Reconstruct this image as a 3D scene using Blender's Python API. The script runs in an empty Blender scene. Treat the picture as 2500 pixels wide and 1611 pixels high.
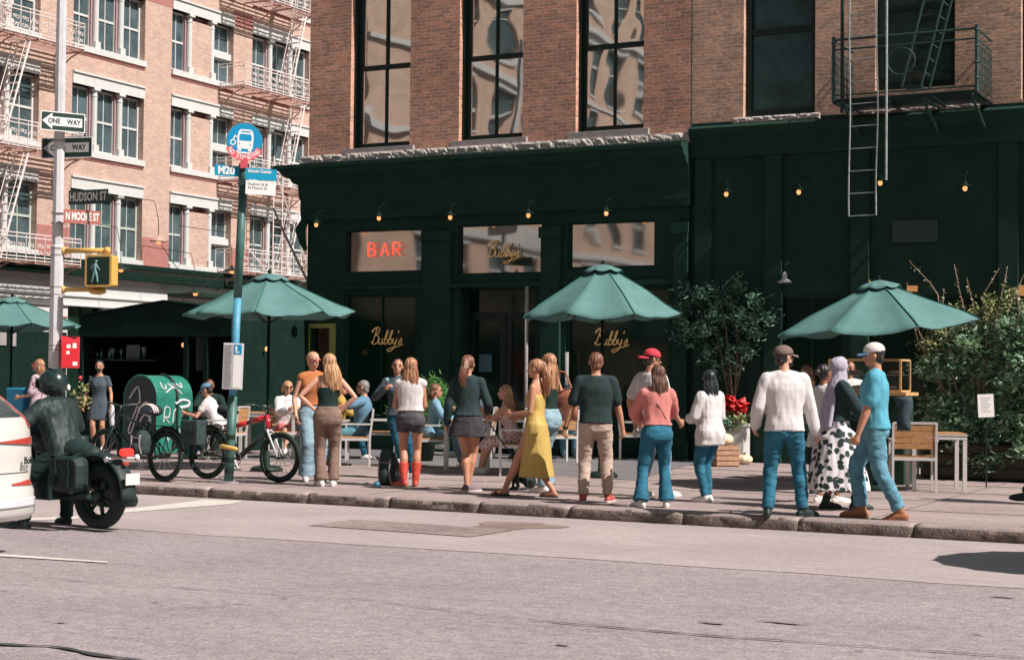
import bpy, bmesh, math, random
import numpy as np
from mathutils import Vector, Matrix, noise
sin, cos, pi, rad = math.sin, math.cos, math.pi, math.radians
random.seed(7)
S = bpy.context.scene
COL = S.collection

# ------------------------------------------------------------------ camera
FPX, PITCH, ROLL, YAW = 4045.4, 0.028798, -0.0102977, 0.478
CAM = Vector((0, 0, 1.54))
MR = Matrix.Rotation(YAW, 3, 'Z') @ Matrix.Rotation(PITCH, 3, 'X') @ Matrix.Rotation(ROLL, 3, 'Y')
cd = bpy.data.cameras.new('camera'); cam = bpy.data.objects.new('camera', cd); COL.objects.link(cam)
cd.sensor_width = 36; cd.lens = FPX / 2500 * 36; cd.clip_end = 2000; cd.clip_start = 0.1
cam.matrix_world = Matrix.Translation(CAM) @ (MR @ Matrix.Rotation(pi / 2, 3, 'X')).to_4x4()
S.camera = cam
# ------------------------------------------------------------------ world, sun
SUN_EL, SUN_PHI = rad(47), rad(4.8)          # elevation; angle in front of the facade plane
sunv = Vector((cos(SUN_EL) * cos(SUN_PHI), -cos(SUN_EL) * sin(SUN_PHI), sin(SUN_EL)))
W = bpy.data.worlds.new('World'); S.world = W; W.use_nodes = True
wn = W.node_tree; wn.nodes.clear()
sky = wn.nodes.new('ShaderNodeTexSky'); sky.sky_type = 'NISHITA'; sky.sun_disc = False
sky.sun_elevation = SUN_EL; sky.sun_rotation = math.atan2(sunv.x, sunv.y); sky.dust_density = 2.0
bg = wn.nodes.new('ShaderNodeBackground'); bg.inputs[1].default_value = 0.055
wo = wn.nodes.new('ShaderNodeOutputWorld')
tint = wn.nodes.new('ShaderNodeMix'); tint.data_type = 'RGBA'; tint.blend_type = 'MULTIPLY'; tint.inputs[0].default_value = 1; tint.inputs[7].default_value = (.80, 1.0, .88, 1)
wn.links.new(sky.outputs[0], tint.inputs[6]); wn.links.new(tint.outputs[2], bg.inputs[0]); wn.links.new(bg.outputs[0], wo.inputs[0])
sd = bpy.data.lights.new('sun', 'SUN'); sd.energy = 5.0; sd.angle = rad(0.5); sd.color = (1.0, 0.925, 0.875)
sun = bpy.data.objects.new('sun', sd); COL.objects.link(sun)
sun.rotation_euler = sunv.to_track_quat('Z', 'Y').to_euler(); sun.location = (10, -10, 30)
S.view_settings.view_transform = 'Standard'; S.view_settings.look = 'None'
S.view_settings.exposure = 0.45; S.view_settings.gamma = 1
S.render.engine = 'CYCLES'
S.render.resolution_x = 1024; S.render.resolution_y = 659

# ------------------------------------------------------------------ helpers
def ray(x, y): return MR @ Vector(((x - 1250) / FPX, 1, -(y - 805.5) / FPX))
def hit(x, y, ax, v):
    d = ray(x, y); return CAM + d * ((v - CAM[ax]) / d[ax])
SW = 0.13                                    # pavement height
YF = 27.2                                    # facade plane of the corner building
XL = -42.0                                   # facade plane of the building across the side street
def G(x, y, z=SW): return hit(x, y, 2, z)
def F(x, y, Y=YF): return hit(x, y, 1, Y)
def L(x, y, X=XL): return hit(x, y, 0, X)
def D(x, y, Z):                               # point at view depth Z
    return CAM + ray(x, y) * Z
V = Vector

WT = {}
class MB:
    def __init__(s): s.v = []; s.f = []; s.m = []
    def add(s, vs, fs, mi=0):
        b = len(s.v); s.v += [tuple(p) for p in vs]; s.f += [tuple(i + b for i in f) for f in fs]; s.m += [mi] * len(fs)
    def box(s, x0, x1, y0, y1, z0, z1, mi=0, M=None):
        vs = [V((x, y, z)) for x in (x0, x1) for y in (y0, y1) for z in (z0, z1)]
        if M: vs = [M @ p for p in vs]
        s.add(vs, [(0, 1, 3, 2), (4, 6, 7, 5), (0, 4, 5, 1), (2, 3, 7, 6), (0, 2, 6, 4), (1, 5, 7, 3)], mi)
    def rings(s, R, mi=0, cap=True, closed=False):
        n = len(R[0]); b = len(s.v)
        for r in R: s.v += [tuple(p) for p in r]
        k = len(R); fs = []
        for i in range(k if closed else k - 1):
            a = b + i * n; c = b + ((i + 1) % k) * n
            for j in range(n): fs.append((a + j, a + (j + 1) % n, c + (j + 1) % n, c + j))
        if cap and not closed:
            fs.append(tuple(b + j for j in reversed(range(n)))); fs.append(tuple(b + (k - 1) * n + j for j in range(n)))
        s.f += fs; s.m += [mi] * len(fs)
    def tube(s, pts, rs, n=10, mi=0, cap=True, closed=False, round_=False, flat=None):
        pts = [V(p) for p in pts]
        if not hasattr(rs, '__len__'): rs = [rs] * len(pts)
        if round_:                            # dome the ends
            d0 = (pts[0] - pts[1]).normalized(); d1 = (pts[-1] - pts[-2]).normalized(); r0, r1 = rs[0], rs[-1]
            pts = [pts[0] + d0 * r0 * .95, pts[0] + d0 * r0 * .6] + pts + [pts[-1] + d1 * r1 * .6, pts[-1] + d1 * r1 * .95]
            rs = [r0 * .35, r0 * .8] + list(rs) + [r1 * .8, r1 * .35]
        R = []; up = None
        for i, p in enumerate(pts):
            if closed: t = pts[(i + 1) % len(pts)] - pts[i - 1]
            else: t = pts[min(i + 1, len(pts) - 1)] - pts[max(i - 1, 0)]
            if t.length < 1e-9: t = V((0, 0, 1))
            t.normalize()
            if up is None:
                up = flat.copy() if flat is not None else (V((0, 0, 1)) if abs(t.z) < .9 else V((1, 0, 0)))
            a = t.cross(up)
            if a.length < 1e-6: a = t.orthogonal()
            a.normalize(); up2 = a.cross(t).normalized(); up = up2
            R.append([p + (a * cos(2 * pi * j / n + pi / n) + up2 * sin(2 * pi * j / n + pi / n)) * rs[i] for j in range(n)])
        s.rings(R, mi, cap, closed)
    def ell(s, c, rx, ry, rz, M=None, n=12, k=8, mi=0):
        c = V(c); R = []
        for i in range(k + 1):
            t = -pi / 2 + pi * (i + .15) / (k + .3) if 0 < i < k else (-pi / 2 + .08 if i == 0 else pi / 2 - .08)
            r = []
            for j in range(n):
                q = V((rx * cos(t) * cos(2 * pi * j / n), ry * cos(t) * sin(2 * pi * j / n), rz * sin(t)))
                r.append(c + (M @ q if M else q))
            R.append(r)
        s.rings(R, mi)
    def lathe(s, c, prof, n=20, mi=0, M=None, cap=True):
        c = V(c); R = []
        for r, z in prof:
            ring = [V((r * cos(2 * pi * j / n), r * sin(2 * pi * j / n), z)) for j in range(n)]
            R.append([c + (M @ q if M else q) for q in ring])
        s.rings(R, mi, cap)
    def prism(s, poly, M, depth, mi=0):       # poly 2D (x,y) extruded along local z
        n = len(poly)
        vs = [M @ V((x, y, 0)) for x, y in poly] + [M @ V((x, y, depth)) for x, y in poly]
        s.add(vs, [tuple(reversed(range(n))), tuple(range(n, 2 * n))] + [(i, (i + 1) % n, n + (i + 1) % n, n + i) for i in range(n)], mi)
    def strip(s, R, mi=0):                    # open sheet through rows of points
        n = len(R[0]); b = len(s.v)
        for r in R: s.v += [tuple(p) for p in r]
        for i in range(len(R) - 1):
            for j in range(n - 1): s.f.append((b + i * n + j, b + i * n + j + 1, b + (i + 1) * n + j + 1, b + (i + 1) * n + j)); s.m.append(mi)
    def split(s, name, mats, parent=None, smooth=False, bevel=0, tol=.004):
        """one object for every separate piece"""
        n = len(s.v); pa = list(range(n))
        def fd(i):
            while pa[i] != i: pa[i] = pa[pa[i]]; i = pa[i]
            return i
        for f in s.f:
            r = fd(f[0])
            for q in f[1:]: pa[fd(q)] = r
        co = np.array(s.v); comp = {}
        for i in range(n): comp.setdefault(fd(i), []).append(i)
        L_ = [[set(v), co[v].min(0) - tol, co[v].max(0) + tol] for v in comp.values()]
        ch = True
        while ch:
            ch = False
            for i in range(len(L_)):
                for j in range(i + 1, len(L_)):
                    if (L_[i][1] <= L_[j][2]).all() and (L_[j][1] <= L_[i][2]).all():
                        L_[i] = [L_[i][0] | L_[j][0], np.minimum(L_[i][1], L_[j][1]), np.maximum(L_[i][2], L_[j][2])]; L_.pop(j); ch = True; break
                if ch: break
        out = []
        for vs_, _, _ in L_:
            g = MB(); ix = {}; 
            for k in sorted(vs_): ix[k] = len(g.v); g.v.append(s.v[k])
            for f, m_ in zip(s.f, s.m):
                if f[0] in ix: g.f.append(tuple(ix[q] for q in f)); g.m.append(m_)
            out.append(g.build(name, mats, parent, smooth, bevel=bevel))
        return out
    def quad(s, a, b, c, d, mi=0): s.add([a, b, c, d], [(0, 1, 2, 3)], mi)
    def mesh(s, name, mats, smooth=False):
        me = bpy.data.meshes.new(name); me.from_pydata(s.v, [], s.f)
        if not isinstance(mats, (list, tuple)): mats = [mats]
        for m in mats: me.materials.append(m)
        me.polygons.foreach_set('material_index', s.m)
        if smooth: me.polygons.foreach_set('use_smooth', [True] * len(s.f))
        me.update(); return me
    def build(s, name, mats, parent=None, smooth=False, recalc=True, bevel=0):
        me = s.mesh(name, mats, smooth)
        if recalc or bevel:
            bm = bmesh.new(); bm.from_mesh(me)
            if recalc: bmesh.ops.recalc_face_normals(bm, faces=bm.faces)
            if bevel:
                ed = [e for e in bm.edges if len(e.link_faces) == 2 and e.calc_face_angle(0) > .6]
                bmesh.ops.bevel(bm, geom=ed, offset=bevel, segments=2, affect='EDGES', profile=.6)
            bm.to_mesh(me); bm.free()
        return link(name, me, parent)

def link(name, me, parent=None):
    o = bpy.data.objects.new(name, me); COL.objects.link(o)
    if parent is not None:
        o.parent = parent
        if parent.name in WT: o.matrix_parent_inverse = WT[parent.name]
    return o

def thing(name, label, cat, loc=(0, 0, 0), rz=0, group=None, kind=None):
    o = bpy.data.objects.new(name, None); COL.objects.link(o)
    o.empty_display_size = .2
    o.location = loc; o.rotation_euler = (0, 0, rz)
    o['label'] = label; o['category'] = cat
    if group: o['group'] = group
    if kind: o['kind'] = kind
    return o
def wthing(name, label, cat, loc=(0, 0, 0), group=None, kind=None):
    # an Empty at the thing's base whose parts are modelled in world coordinates
    o = thing(name, label, cat, loc, 0, group, kind); WT[o.name] = Matrix.Translation(-V(loc)); return o
def tag(o, label, cat, group=None, kind=None):
    o['label'] = label; o['category'] = cat
    if group: o['group'] = group
    if kind: o['kind'] = kind
    return o
def struct(o):
    o['kind'] = 'structure'; return o
def kids(o): return [c for c in bpy.data.objects if c.parent == o]
def copy_tree(o, parent=None):
    c = o.copy(); COL.objects.link(c); c.parent = parent
    for ch in kids(o): copy_tree(ch, c)
    return c
def place(o, loc, rz=0, label=None, group=None):
    o.location = loc; o.rotation_euler = (0, 0, rz)
    if label: o['label'] = label
    if group: o['group'] = group
    return o

# ------------------------------------------------------------------ materials
def mat(name, col, rough=.6, metal=0, spec=.4, var=0, vscale=8, bump=0, bscale=60, emit=None, es=0, coat=0, trans=0, sheen=0, stretch=None, var2=None):
    m = bpy.data.materials.new(name); m.use_nodes = True; nt = m.node_tree; N = nt.nodes; Lk = nt.links
    b = N['Principled BSDF']
    b.inputs['Base Color'].default_value = (*col, 1); b.inputs['Roughness'].default_value = rough
    b.inputs['Metallic'].default_value = metal; b.inputs['Specular IOR Level'].default_value = spec
    b.inputs['Coat Weight'].default_value = coat
    if sheen: b.inputs['Sheen Weight'].default_value = sheen
    if emit: b.inputs['Emission Color'].default_value = (*emit, 1); b.inputs['Emission Strength'].default_value = es
    if var or bump:
        tc = N.new('ShaderNodeTexCoord'); mp = N.new('ShaderNodeMapping'); Lk.new(tc.outputs['Object'], mp.inputs[0])
        if stretch: mp.inputs['Scale'].default_value = stretch
        if var:
            n1 = N.new('ShaderNodeTexNoise'); n1.inputs['Scale'].default_value = vscale; n1.inputs['Detail'].default_value = 6
            n1.inputs['Roughness'].default_value = .65
            Lk.new(mp.outputs[0], n1.inputs['Vector'])
            mr = N.new('ShaderNodeMapRange'); mr.inputs[1].default_value = .3; mr.inputs[2].default_value = .7
            Lk.new(n1.outputs[0], mr.inputs[0])
            mx = N.new('ShaderNodeMix'); mx.data_type = 'RGBA'
            c1 = tuple(max(0, c * (1 - var)) for c in col); c2 = var2 or tuple(min(1, c * (1 + var)) for c in col)
            mx.inputs[6].default_value = (*c1, 1); mx.inputs[7].default_value = (*c2, 1)
            Lk.new(mr.outputs[0], mx.inputs[0]); Lk.new(mx.outputs[2], b.inputs['Base Color'])
        if bump:
            n2 = N.new('ShaderNodeTexNoise'); n2.inputs['Scale'].default_value = bscale; n2.inputs['Detail'].default_value = 4
            Lk.new(mp.outputs[0], n2.inputs['Vector'])
            bp = N.new('ShaderNodeBump'); bp.inputs['Strength'].default_value = bump; bp.inputs['Distance'].default_value = .02
            Lk.new(n2.outputs[0], bp.inputs['Height']); Lk.new(bp.outputs[0], b.inputs['Normal'])
    return m

def brick_mat(name, c1, c2, mortar, axis, bw=.2, rh=.067, bump=.5, stain=.25, pinkish=None):
    m = bpy.data.materials.new(name); m.use_nodes = True; nt = m.node_tree; N = nt.nodes; Lk = nt.links
    b = N['Principled BSDF']; b.inputs['Roughness'].default_value = .85; b.inputs['Specular IOR Level'].default_value = .2
    tc = N.new('ShaderNodeTexCoord'); sp = N.new('ShaderNodeSeparateXYZ'); cb = N.new('ShaderNodeCombineXYZ')
    Lk.new(tc.outputs['Object'], sp.inputs[0]); ad = N.new('ShaderNodeMath'); ad.operation = 'ADD'
    Lk.new(sp.outputs[0], ad.inputs[0]); Lk.new(sp.outputs[1], ad.inputs[1])
    Lk.new(ad.outputs[0], cb.inputs[0]); Lk.new(sp.outputs[2], cb.inputs[1])
    br = N.new('ShaderNodeTexBrick'); br.inputs['Scale'].default_value = 1; br.inputs['Brick Width'].default_value = bw
    br.inputs['Row Height'].default_value = rh; br.inputs['Mortar Size'].default_value = .007; br.inputs['Mortar Smooth'].default_value = .4
    br.inputs['Bias'].default_value = -.1
    br.inputs['Color1'].default_value = (*c1, 1); br.inputs['Color2'].default_value = (*c2, 1); br.inputs['Mortar'].default_value = (*mortar, 1)
    Lk.new(cb.outputs[0], br.inputs['Vector'])
    n = N.new('ShaderNodeTexNoise'); n.inputs['Scale'].default_value = .9; n.inputs['Detail'].default_value = 8; n.inputs['Roughness'].default_value = .7
    Lk.new(tc.outputs['Object'], n.inputs['Vector'])
    mr = N.new('ShaderNodeMapRange'); mr.inputs[1].default_value = .3; mr.inputs[2].default_value = .7; mr.inputs[3].default_value = 1 - stain; mr.inputs[4].default_value = 1 + stain
    Lk.new(n.outputs[0], mr.inputs[0])
    n3 = N.new('ShaderNodeTexNoise'); n3.inputs['Scale'].default_value = 14; n3.inputs['Detail'].default_value = 3
    ms = N.new('ShaderNodeMapping'); ms.inputs['Scale'].default_value = (1, 1, 3); Lk.new(tc.outputs['Object'], ms.inputs[0]); Lk.new(ms.outputs[0], n3.inputs['Vector'])
    mr3 = N.new('ShaderNodeMapRange'); mr3.inputs[1].default_value = .3; mr3.inputs[2].default_value = .7; mr3.inputs[3].default_value = .7; mr3.inputs[4].default_value = 1.3
    Lk.new(n3.outputs[0], mr3.inputs[0])
    mu = N.new('ShaderNodeMath'); mu.operation = 'MULTIPLY'; Lk.new(mr.outputs[0], mu.inputs[0]); Lk.new(mr3.outputs[0], mu.inputs[1])
    vm = N.new('ShaderNodeVectorMath'); vm.operation = 'SCALE'; Lk.new(br.outputs[0], vm.inputs[0]); Lk.new(mu.outputs[0], vm.inputs['Scale'])
    Lk.new(vm.outputs[0], b.inputs['Base Color'])
    bp = N.new('ShaderNodeBump'); bp.inputs['Strength'].default_value = bump; bp.inputs['Distance'].default_value = .01
    iv = N.new('ShaderNodeMath'); iv.operation = 'SUBTRACT'; iv.inputs[0].default_value = 1; Lk.new(br.outputs['Fac'], iv.inputs[1])
    a2 = N.new('ShaderNodeMath'); a2.operation = 'MULTIPLY_ADD'; a2.inputs[1].default_value = .5
    Lk.new(n3.outputs[0], a2.inputs[0]); Lk.new(iv.outputs[0], a2.inputs[2])
    Lk.new(a2.outputs[0], bp.inputs['Height']); Lk.new(bp.outputs[0], b.inputs['Normal'])
    return m

def ground_mat(name, col, big, fine, fs):
    m = mat(name, col, .9, spec=.2); nt = m.node_tree; N = nt.nodes; Lk = nt.links; b = N['Principled BSDF']
    tc = N.new('ShaderNodeTexCoord'); fac = None
    for sc, st, amp, det in ((.55, (1, 1.6, 1), big, 5), (5, (.35, 1.6, 1), big * .7, 6), (fs * .25, (1, 1, 1), fine * .6, 3), (fs, (1, 1, 1), fine, 2)):
        mp = N.new('ShaderNodeMapping'); mp.inputs['Scale'].default_value = st; n = N.new('ShaderNodeTexNoise'); n.inputs['Scale'].default_value = sc; n.inputs['Detail'].default_value = det
        Lk.new(tc.outputs['Object'], mp.inputs[0]); Lk.new(mp.outputs[0], n.inputs['Vector'])
        r = N.new('ShaderNodeMapRange'); r.inputs[1].default_value = .3; r.inputs[2].default_value = .7; r.inputs[3].default_value = 1 - amp; r.inputs[4].default_value = 1 + amp; Lk.new(n.outputs[0], r.inputs[0]); last = n
        if fac is None: fac = r.outputs[0]
        else: q = N.new('ShaderNodeMath'); q.operation = 'MULTIPLY'; Lk.new(fac, q.inputs[0]); Lk.new(r.outputs[0], q.inputs[1]); fac = q.outputs[0]
    v = N.new('ShaderNodeVectorMath'); v.operation = 'SCALE'; v.inputs[0].default_value = col; Lk.new(fac, v.inputs['Scale']); Lk.new(v.outputs[0], b.inputs['Base Color'])
    bp = N.new('ShaderNodeBump'); bp.inputs['Strength'].default_value = .5; bp.inputs['Distance'].default_value = .006; Lk.new(last.outputs[0], bp.inputs['Height']); Lk.new(bp.outputs[0], b.inputs['Normal'])
    return m

def glass_mat(name, col=(.01, .02, .018), wav=.15, scale=2.2, rough=.03, spec=1.0, ior=1.9):
    m = bpy.data.materials.new(name); m.use_nodes = True; nt = m.node_tree; N = nt.nodes; Lk = nt.links
    b = N['Principled BSDF']; b.inputs['Base Color'].default_value = (*col, 1); b.inputs['Roughness'].default_value = rough
    b.inputs['Specular IOR Level'].default_value = spec if ior > 1.4 else .5; b.inputs['IOR'].default_value = ior
    tc = N.new('ShaderNodeTexCoord'); n = N.new('ShaderNodeTexNoise'); n.inputs['Scale'].default_value = scale; n.inputs['Detail'].default_value = 0
    n.inputs['Distortion'].default_value = .6
    Lk.new(tc.outputs['Object'], n.inputs['Vector'])
    bp = N.new('ShaderNodeBump'); bp.inputs['Strength'].default_value = wav; bp.inputs['Distance'].default_value = .05
    Lk.new(n.outputs[0], bp.inputs['Height']); Lk.new(bp.outputs[0], b.inputs['Normal'])
    return m

def leaf_mat(name, c1, c2, scale=7):
    m = mat(name, c1, .45, var=0); nt = m.node_tree; N = nt.nodes; Lk = nt.links; b = N['Principled BSDF']
    tc = N.new('ShaderNodeTexCoord'); n = N.new('ShaderNodeTexNoise'); n.inputs['Scale'].default_value = scale; n.inputs['Detail'].default_value = 3
    Lk.new(tc.outputs['Object'], n.inputs['Vector'])
    mr = N.new('ShaderNodeMapRange'); mr.inputs[1].default_value = .35; mr.inputs[2].default_value = .65; Lk.new(n.outputs[0], mr.inputs[0])
    mx = N.new('ShaderNodeMix'); mx.data_type = 'RGBA'; mx.inputs[6].default_value = (*c1, 1); mx.inputs[7].default_value = (*c2, 1)
    Lk.new(mr.outputs[0], mx.inputs[0]); Lk.new(mx.outputs[2], b.inputs['Base Color'])
    return m

def pattern_mat(name, base, ink, scale, thr, kind='voronoi', rough=.7, soft=.03, rand=1.0):
    m = mat(name, base, rough); nt = m.node_tree; N = nt.nodes; Lk = nt.links; b = N['Principled BSDF']
    tc = N.new('ShaderNodeTexCoord')
    if kind == 'voronoi':
        v = N.new('ShaderNodeTexVoronoi'); v.inputs['Scale'].default_value = scale; v.inputs['Randomness'].default_value = rand; out = v.outputs['Distance']
    elif kind == 'edge':
        v = N.new('ShaderNodeTexVoronoi'); v.feature = 'DISTANCE_TO_EDGE'; v.inputs['Scale'].default_value = scale; out = v.outputs['Distance']
    else:
        v = N.new('ShaderNodeTexNoise'); v.inputs['Scale'].default_value = scale; v.inputs['Detail'].default_value = 2; out = v.outputs[0]
    # warp the lookup so blobs get petal-like outlines
    nz = N.new('ShaderNodeTexNoise'); nz.inputs['Scale'].default_value = scale * 2.2; Lk.new(tc.outputs['Object'], nz.inputs['Vector'])
    vs = N.new('ShaderNodeVectorMath'); vs.operation = 'SCALE'; vs.inputs['Scale'].default_value = .55 / scale; Lk.new(nz.outputs['Color'], vs.inputs[0])
    va = N.new('ShaderNodeVectorMath'); va.operation = 'ADD'; Lk.new(tc.outputs['Object'], va.inputs[0]); Lk.new(vs.outputs[0], va.inputs[1])
    Lk.new(va.outputs[0], v.inputs['Vector'])
    mr = N.new('ShaderNodeMapRange'); mr.inputs[1].default_value = thr - soft; mr.inputs[2].default_value = thr + soft; Lk.new(out, mr.inputs[0])
    mx = N.new('ShaderNodeMix'); mx.data_type = 'RGBA'; mx.inputs[6].default_value = (*ink, 1); mx.inputs[7].default_value = (*base, 1)
    Lk.new(mr.outputs[0], mx.inputs[0]); Lk.new(mx.outputs[2], b.inputs['Base Color'])
    return m

M = {}
M['asphalt'] = ground_mat('asphalt', (.275, .235, .24), .10, .26, 42)
M['concrete'] = ground_mat('concrete', (.345, .288, .28), .11, .14, 50)
M['paving'] = ground_mat('paving', (.31, .245, .232), .14, .16, 50)
M['shedblack'] = mat('black_stained_timber', (.007, .020, .015), .8, var=.25, vscale=4, spec=.08)
M['bluestone'] = mat('bluestone', (.165, .155, .158), .8, var=.12, vscale=3, bump=.2)
M['granite'] = mat('granite', (.27, .225, .2), .85, var=.45, vscale=22, bump=.8, bscale=45)
M['paint'] = mat('road_paint', (.56, .52, .48), .7, var=.12, vscale=9)
M['darkgreen'] = mat('dark_green_paint', (.0185, .047, .036), .75, var=.16, vscale=2.2, spec=.05)
M['deepgreen'] = mat('deep_green_paint', (.0175, .044, .033), .8, var=.2, vscale=2, spec=.1)
M['black'] = mat('black_paint', (.009, .024, .018), .5, var=.1, spec=.3)
M['blackmetal'] = mat('black_metal', (.012, .026, .023), .35, metal=.0, spec=.5)
M['rubber'] = mat('rubber', (.012, .024, .021), .8)
M['chrome'] = mat('chrome', (.7, .7, .7), .15, metal=1)
M['steel'] = mat('steel', (.5, .5, .5), .35, metal=1)
M['galv'] = mat('galvanised_steel', (.58, .57, .60), .5, metal=.08, var=.12, vscale=5)
M['alu'] = mat('brushed_aluminium', (.62, .585, .57), .4, metal=.25, var=.06)
M['brick'] = brick_mat('brown_brick', (.64, .305, .20), (.36, .205, .15), (.49, .41, .37), 'x')
M['brick2'] = brick_mat('weathered_brick', (.62, .36, .245), (.385, .25, .185), (.51, .43, .38), 'x')
M['brickL'] = brick_mat('pale_orange_brick', (.53, .355, .285), (.42, .28, .225), (.48, .41, .37), 'y', bw=.26, rh=.085, stain=.10)
M['brickO'] = brick_mat('orange_brick', (.58, .39, .29), (.46, .30, .22), (.55, .47, .40), 'y', stain=.2)
M['redstone'] = mat('red_stone', (.36, .15, .13), .8, var=.12, vscale=4, bump=.2)
M['cream'] = mat('cream_paint', (.545, .545, .53), .6, var=.06, vscale=3)
M['sagewhite'] = mat('pale_sage_frame', (.42, .47, .42), .5, var=.05)
M['mauve'] = mat('mauve_panel', (.34, .22, .23), .7, var=.06)
M['white'] = mat('white_paint', (.60, .57, .55), .5, var=.04)
M['ledge'] = mat('rough_stone', (.46, .40, .37), .9, var=.35, vscale=16, bump=1.0, bscale=30)
M['sill'] = mat('stone_sill', (.30, .27, .27), .85, var=.2, vscale=10, bump=.4)
M['glassW'] = glass_mat('old_window_glass', (.085, .10, .10), .13, .9, rough=.02, ior=2.5)
M['glassS'] = glass_mat('shop_glass', (.004, .018, .011), .06, 1.0, rough=.08, spec=.5, ior=1.32)
M['glassT'] = glass_mat('transom_glass', (.012, .02, .016), .10, .8, rough=.03, spec=1.0, ior=2.2)
M['glassB'] = mat('blue_grey_glass', (.022, .06, .06), .15, var=.5, vscale=2.5, spec=.6)
M['glassL'] = mat('far_window_glass', (.06, .09, .10), .25, var=.6, vscale=1.2, spec=.6)
M['wood'] = mat('teak_slats', (.44, .225, .095), .5, var=.22, vscale=14, stretch=(1, 9, 1))
M['woodlt'] = mat('pale_wood', (.55, .33, .15), .5, var=.15, vscale=10)
M['canopy'] = mat('green_canvas', (.11, .235, .225), .8, var=.13, vscale=3, bump=.55, bscale=5)
M['canopydk'] = mat('green_canvas_hem', (.04, .16, .14), .8)
M['bulb'] = mat('glowing_bulb', (.9, .5, .3), .3, emit=(1.0, .36, .12), es=1.1)
M['neon'] = mat('red_neon', (.8, .1, .05), .3, emit=(1.0, .07, .03), es=1.1)
M['gold'] = mat('glowing_gold_leaf', (.36, .25, .11), .4, emit=(.55, .32, .12), es=.22)  # faint glow added to make the gilt letters stand out, not a lamp
M['yellowframe'] = mat('olive_yellow_paint', (.34, .33, .09), .5, var=.1)
M['yellow'] = mat('signal_yellow', (.60, .37, .10), .5, var=.1, vscale=5)
M['signblack'] = mat('sign_black', (.010, .032, .024), .45)
M['signwhite'] = mat('sign_white', (.74, .72, .70), .45)
M['signgrey'] = mat('sign_grey_white', (.40, .39, .40), .45)
M['signblue'] = mat('sign_blue', (.0, .24, .46), .45)
M['signteal'] = mat('sign_bright_blue', (.0, .27, .44), .45)
M['signred'] = mat('sign_red', (.66, .10, .13), .45)
M['signbrown'] = mat('sign_brown', (.38, .12, .10), .45)
M['signgreen'] = mat('sign_dark_green', (.012, .075, .05), .45)
M['polegreen'] = mat('green_post_paint', (.05, .13, .115), .5, var=.35, vscale=6)
M['poleblue'] = mat('blue_post_paint', (.07, .27, .40), .5, var=.25, vscale=6)
M['redpaint'] = mat('red_enamel', (.60, .025, .035), .35, var=.08, coat=.3)
M['mailgreen'] = mat('mailbox_green', (.022, .175, .13), .4, var=.25, vscale=4, coat=.15)
M['maildark'] = mat('mailbox_dark_front', (.028, .045, .05), .45, var=.2)
M['graf'] = mat('white_spray_paint', (.62, .6, .62), .8, var=.2)
M['bark'] = mat('bark', (.20, .14, .105), .9, var=.3, vscale=20)
M['leafA'] = leaf_mat('dark_leaves', (.035, .13, .085), (.34, .52, .40))
M['leafB'] = leaf_mat('shrub_leaves', (.07, .22, .15), (.52, .62, .47))
M['leafC'] = leaf_mat('fern_leaves', (.06, .22, .06), (.2, .42, .14), 20)
M['leafD'] = leaf_mat('yellow_green_leaves', (.14, .2, .06), (.42, .4, .2), 12)
M['petal'] = leaf_mat('red_petals', (.5, .015, .02), (.75, .06, .06), 20)
M['pumpkin'] = mat('white_pumpkin_skin', (.70, .56, .38), .5, var=.12, vscale=6)
M['crate'] = mat('crate_wood', (.40, .22, .14), .7, var=.2, vscale=8)
M['carwhite'] = mat('white_car_paint', (.56, .53, .50), .25, coat=.8, spec=.5)
M['tailred'] = mat('tail_lamp_red', (.40, .045, .03), .2, coat=.8)
M['tailhot'] = mat('lit_tail_lamp', (.6, .02, .02), .2, emit=(1, .03, .02), es=1.3)
M['plate'] = mat('number_plate', (.62, .58, .56), .5)
M['leather'] = mat('black_leather', (.012, .026, .025), .6, var=.25, vscale=10, bump=.3, bscale=25)
M['paper'] = mat('paper', (.55, .58, .62), .8)
M['papertx'] = mat('printed_text', (.12, .12, .13), .8)
M['silver'] = mat('silver_paint', (.6, .6, .6), .3, metal=.6)

def add_translucency(m, fac, col):
    nt = m.node_tree; N = nt.nodes; Lk = nt.links; o = [n for n in N if n.type == 'OUTPUT_MATERIAL'][0]; b = N['Principled BSDF']
    t = N.new('ShaderNodeBsdfTranslucent'); t.inputs[0].default_value = (*col, 1); mx = N.new('ShaderNodeMixShader'); mx.inputs[0].default_value = fac
    Lk.new(b.outputs[0], mx.inputs[1]); Lk.new(t.outputs[0], mx.inputs[2]); Lk.new(mx.outputs[0], o.inputs[0])
add_translucency(M['canopy'], .18, (.12, .34, .30)); add_translucency(M['leafB'], .3, (.3, .5, .22)); add_translucency(M['leafA'], .25, (.15, .35, .2)); add_translucency(M['leafC'], .3, (.25, .5, .15))
# ================================================================== SETTING
KY0, KY1 = 16.42, 16.62                       # kerb front / back
def kerb_y(x): return 16.5 + (x + 8) * -.03   # slightly skewed to the facade, as measured
g = MB(); g.box(-160, 120, -120, 160, -.5, 0)
struct(g.build('road', M['asphalt']))
g = MB()                                      # paler concrete gutter lane along the kerb
xs = [-60, -30, -20] + [x * 1.0 for x in range(-16, 4)] + [20]
pts = [(x, 12.86 + .035 * sin(x * 2.7) + .03 * sin(x * 7.1)) for x in xs]
g.strip([[V((x, y, .004)), V((x, 17.0, .004))] for x, y in pts])
struct(g.build('gutter_lane', M['concrete']))
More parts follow.
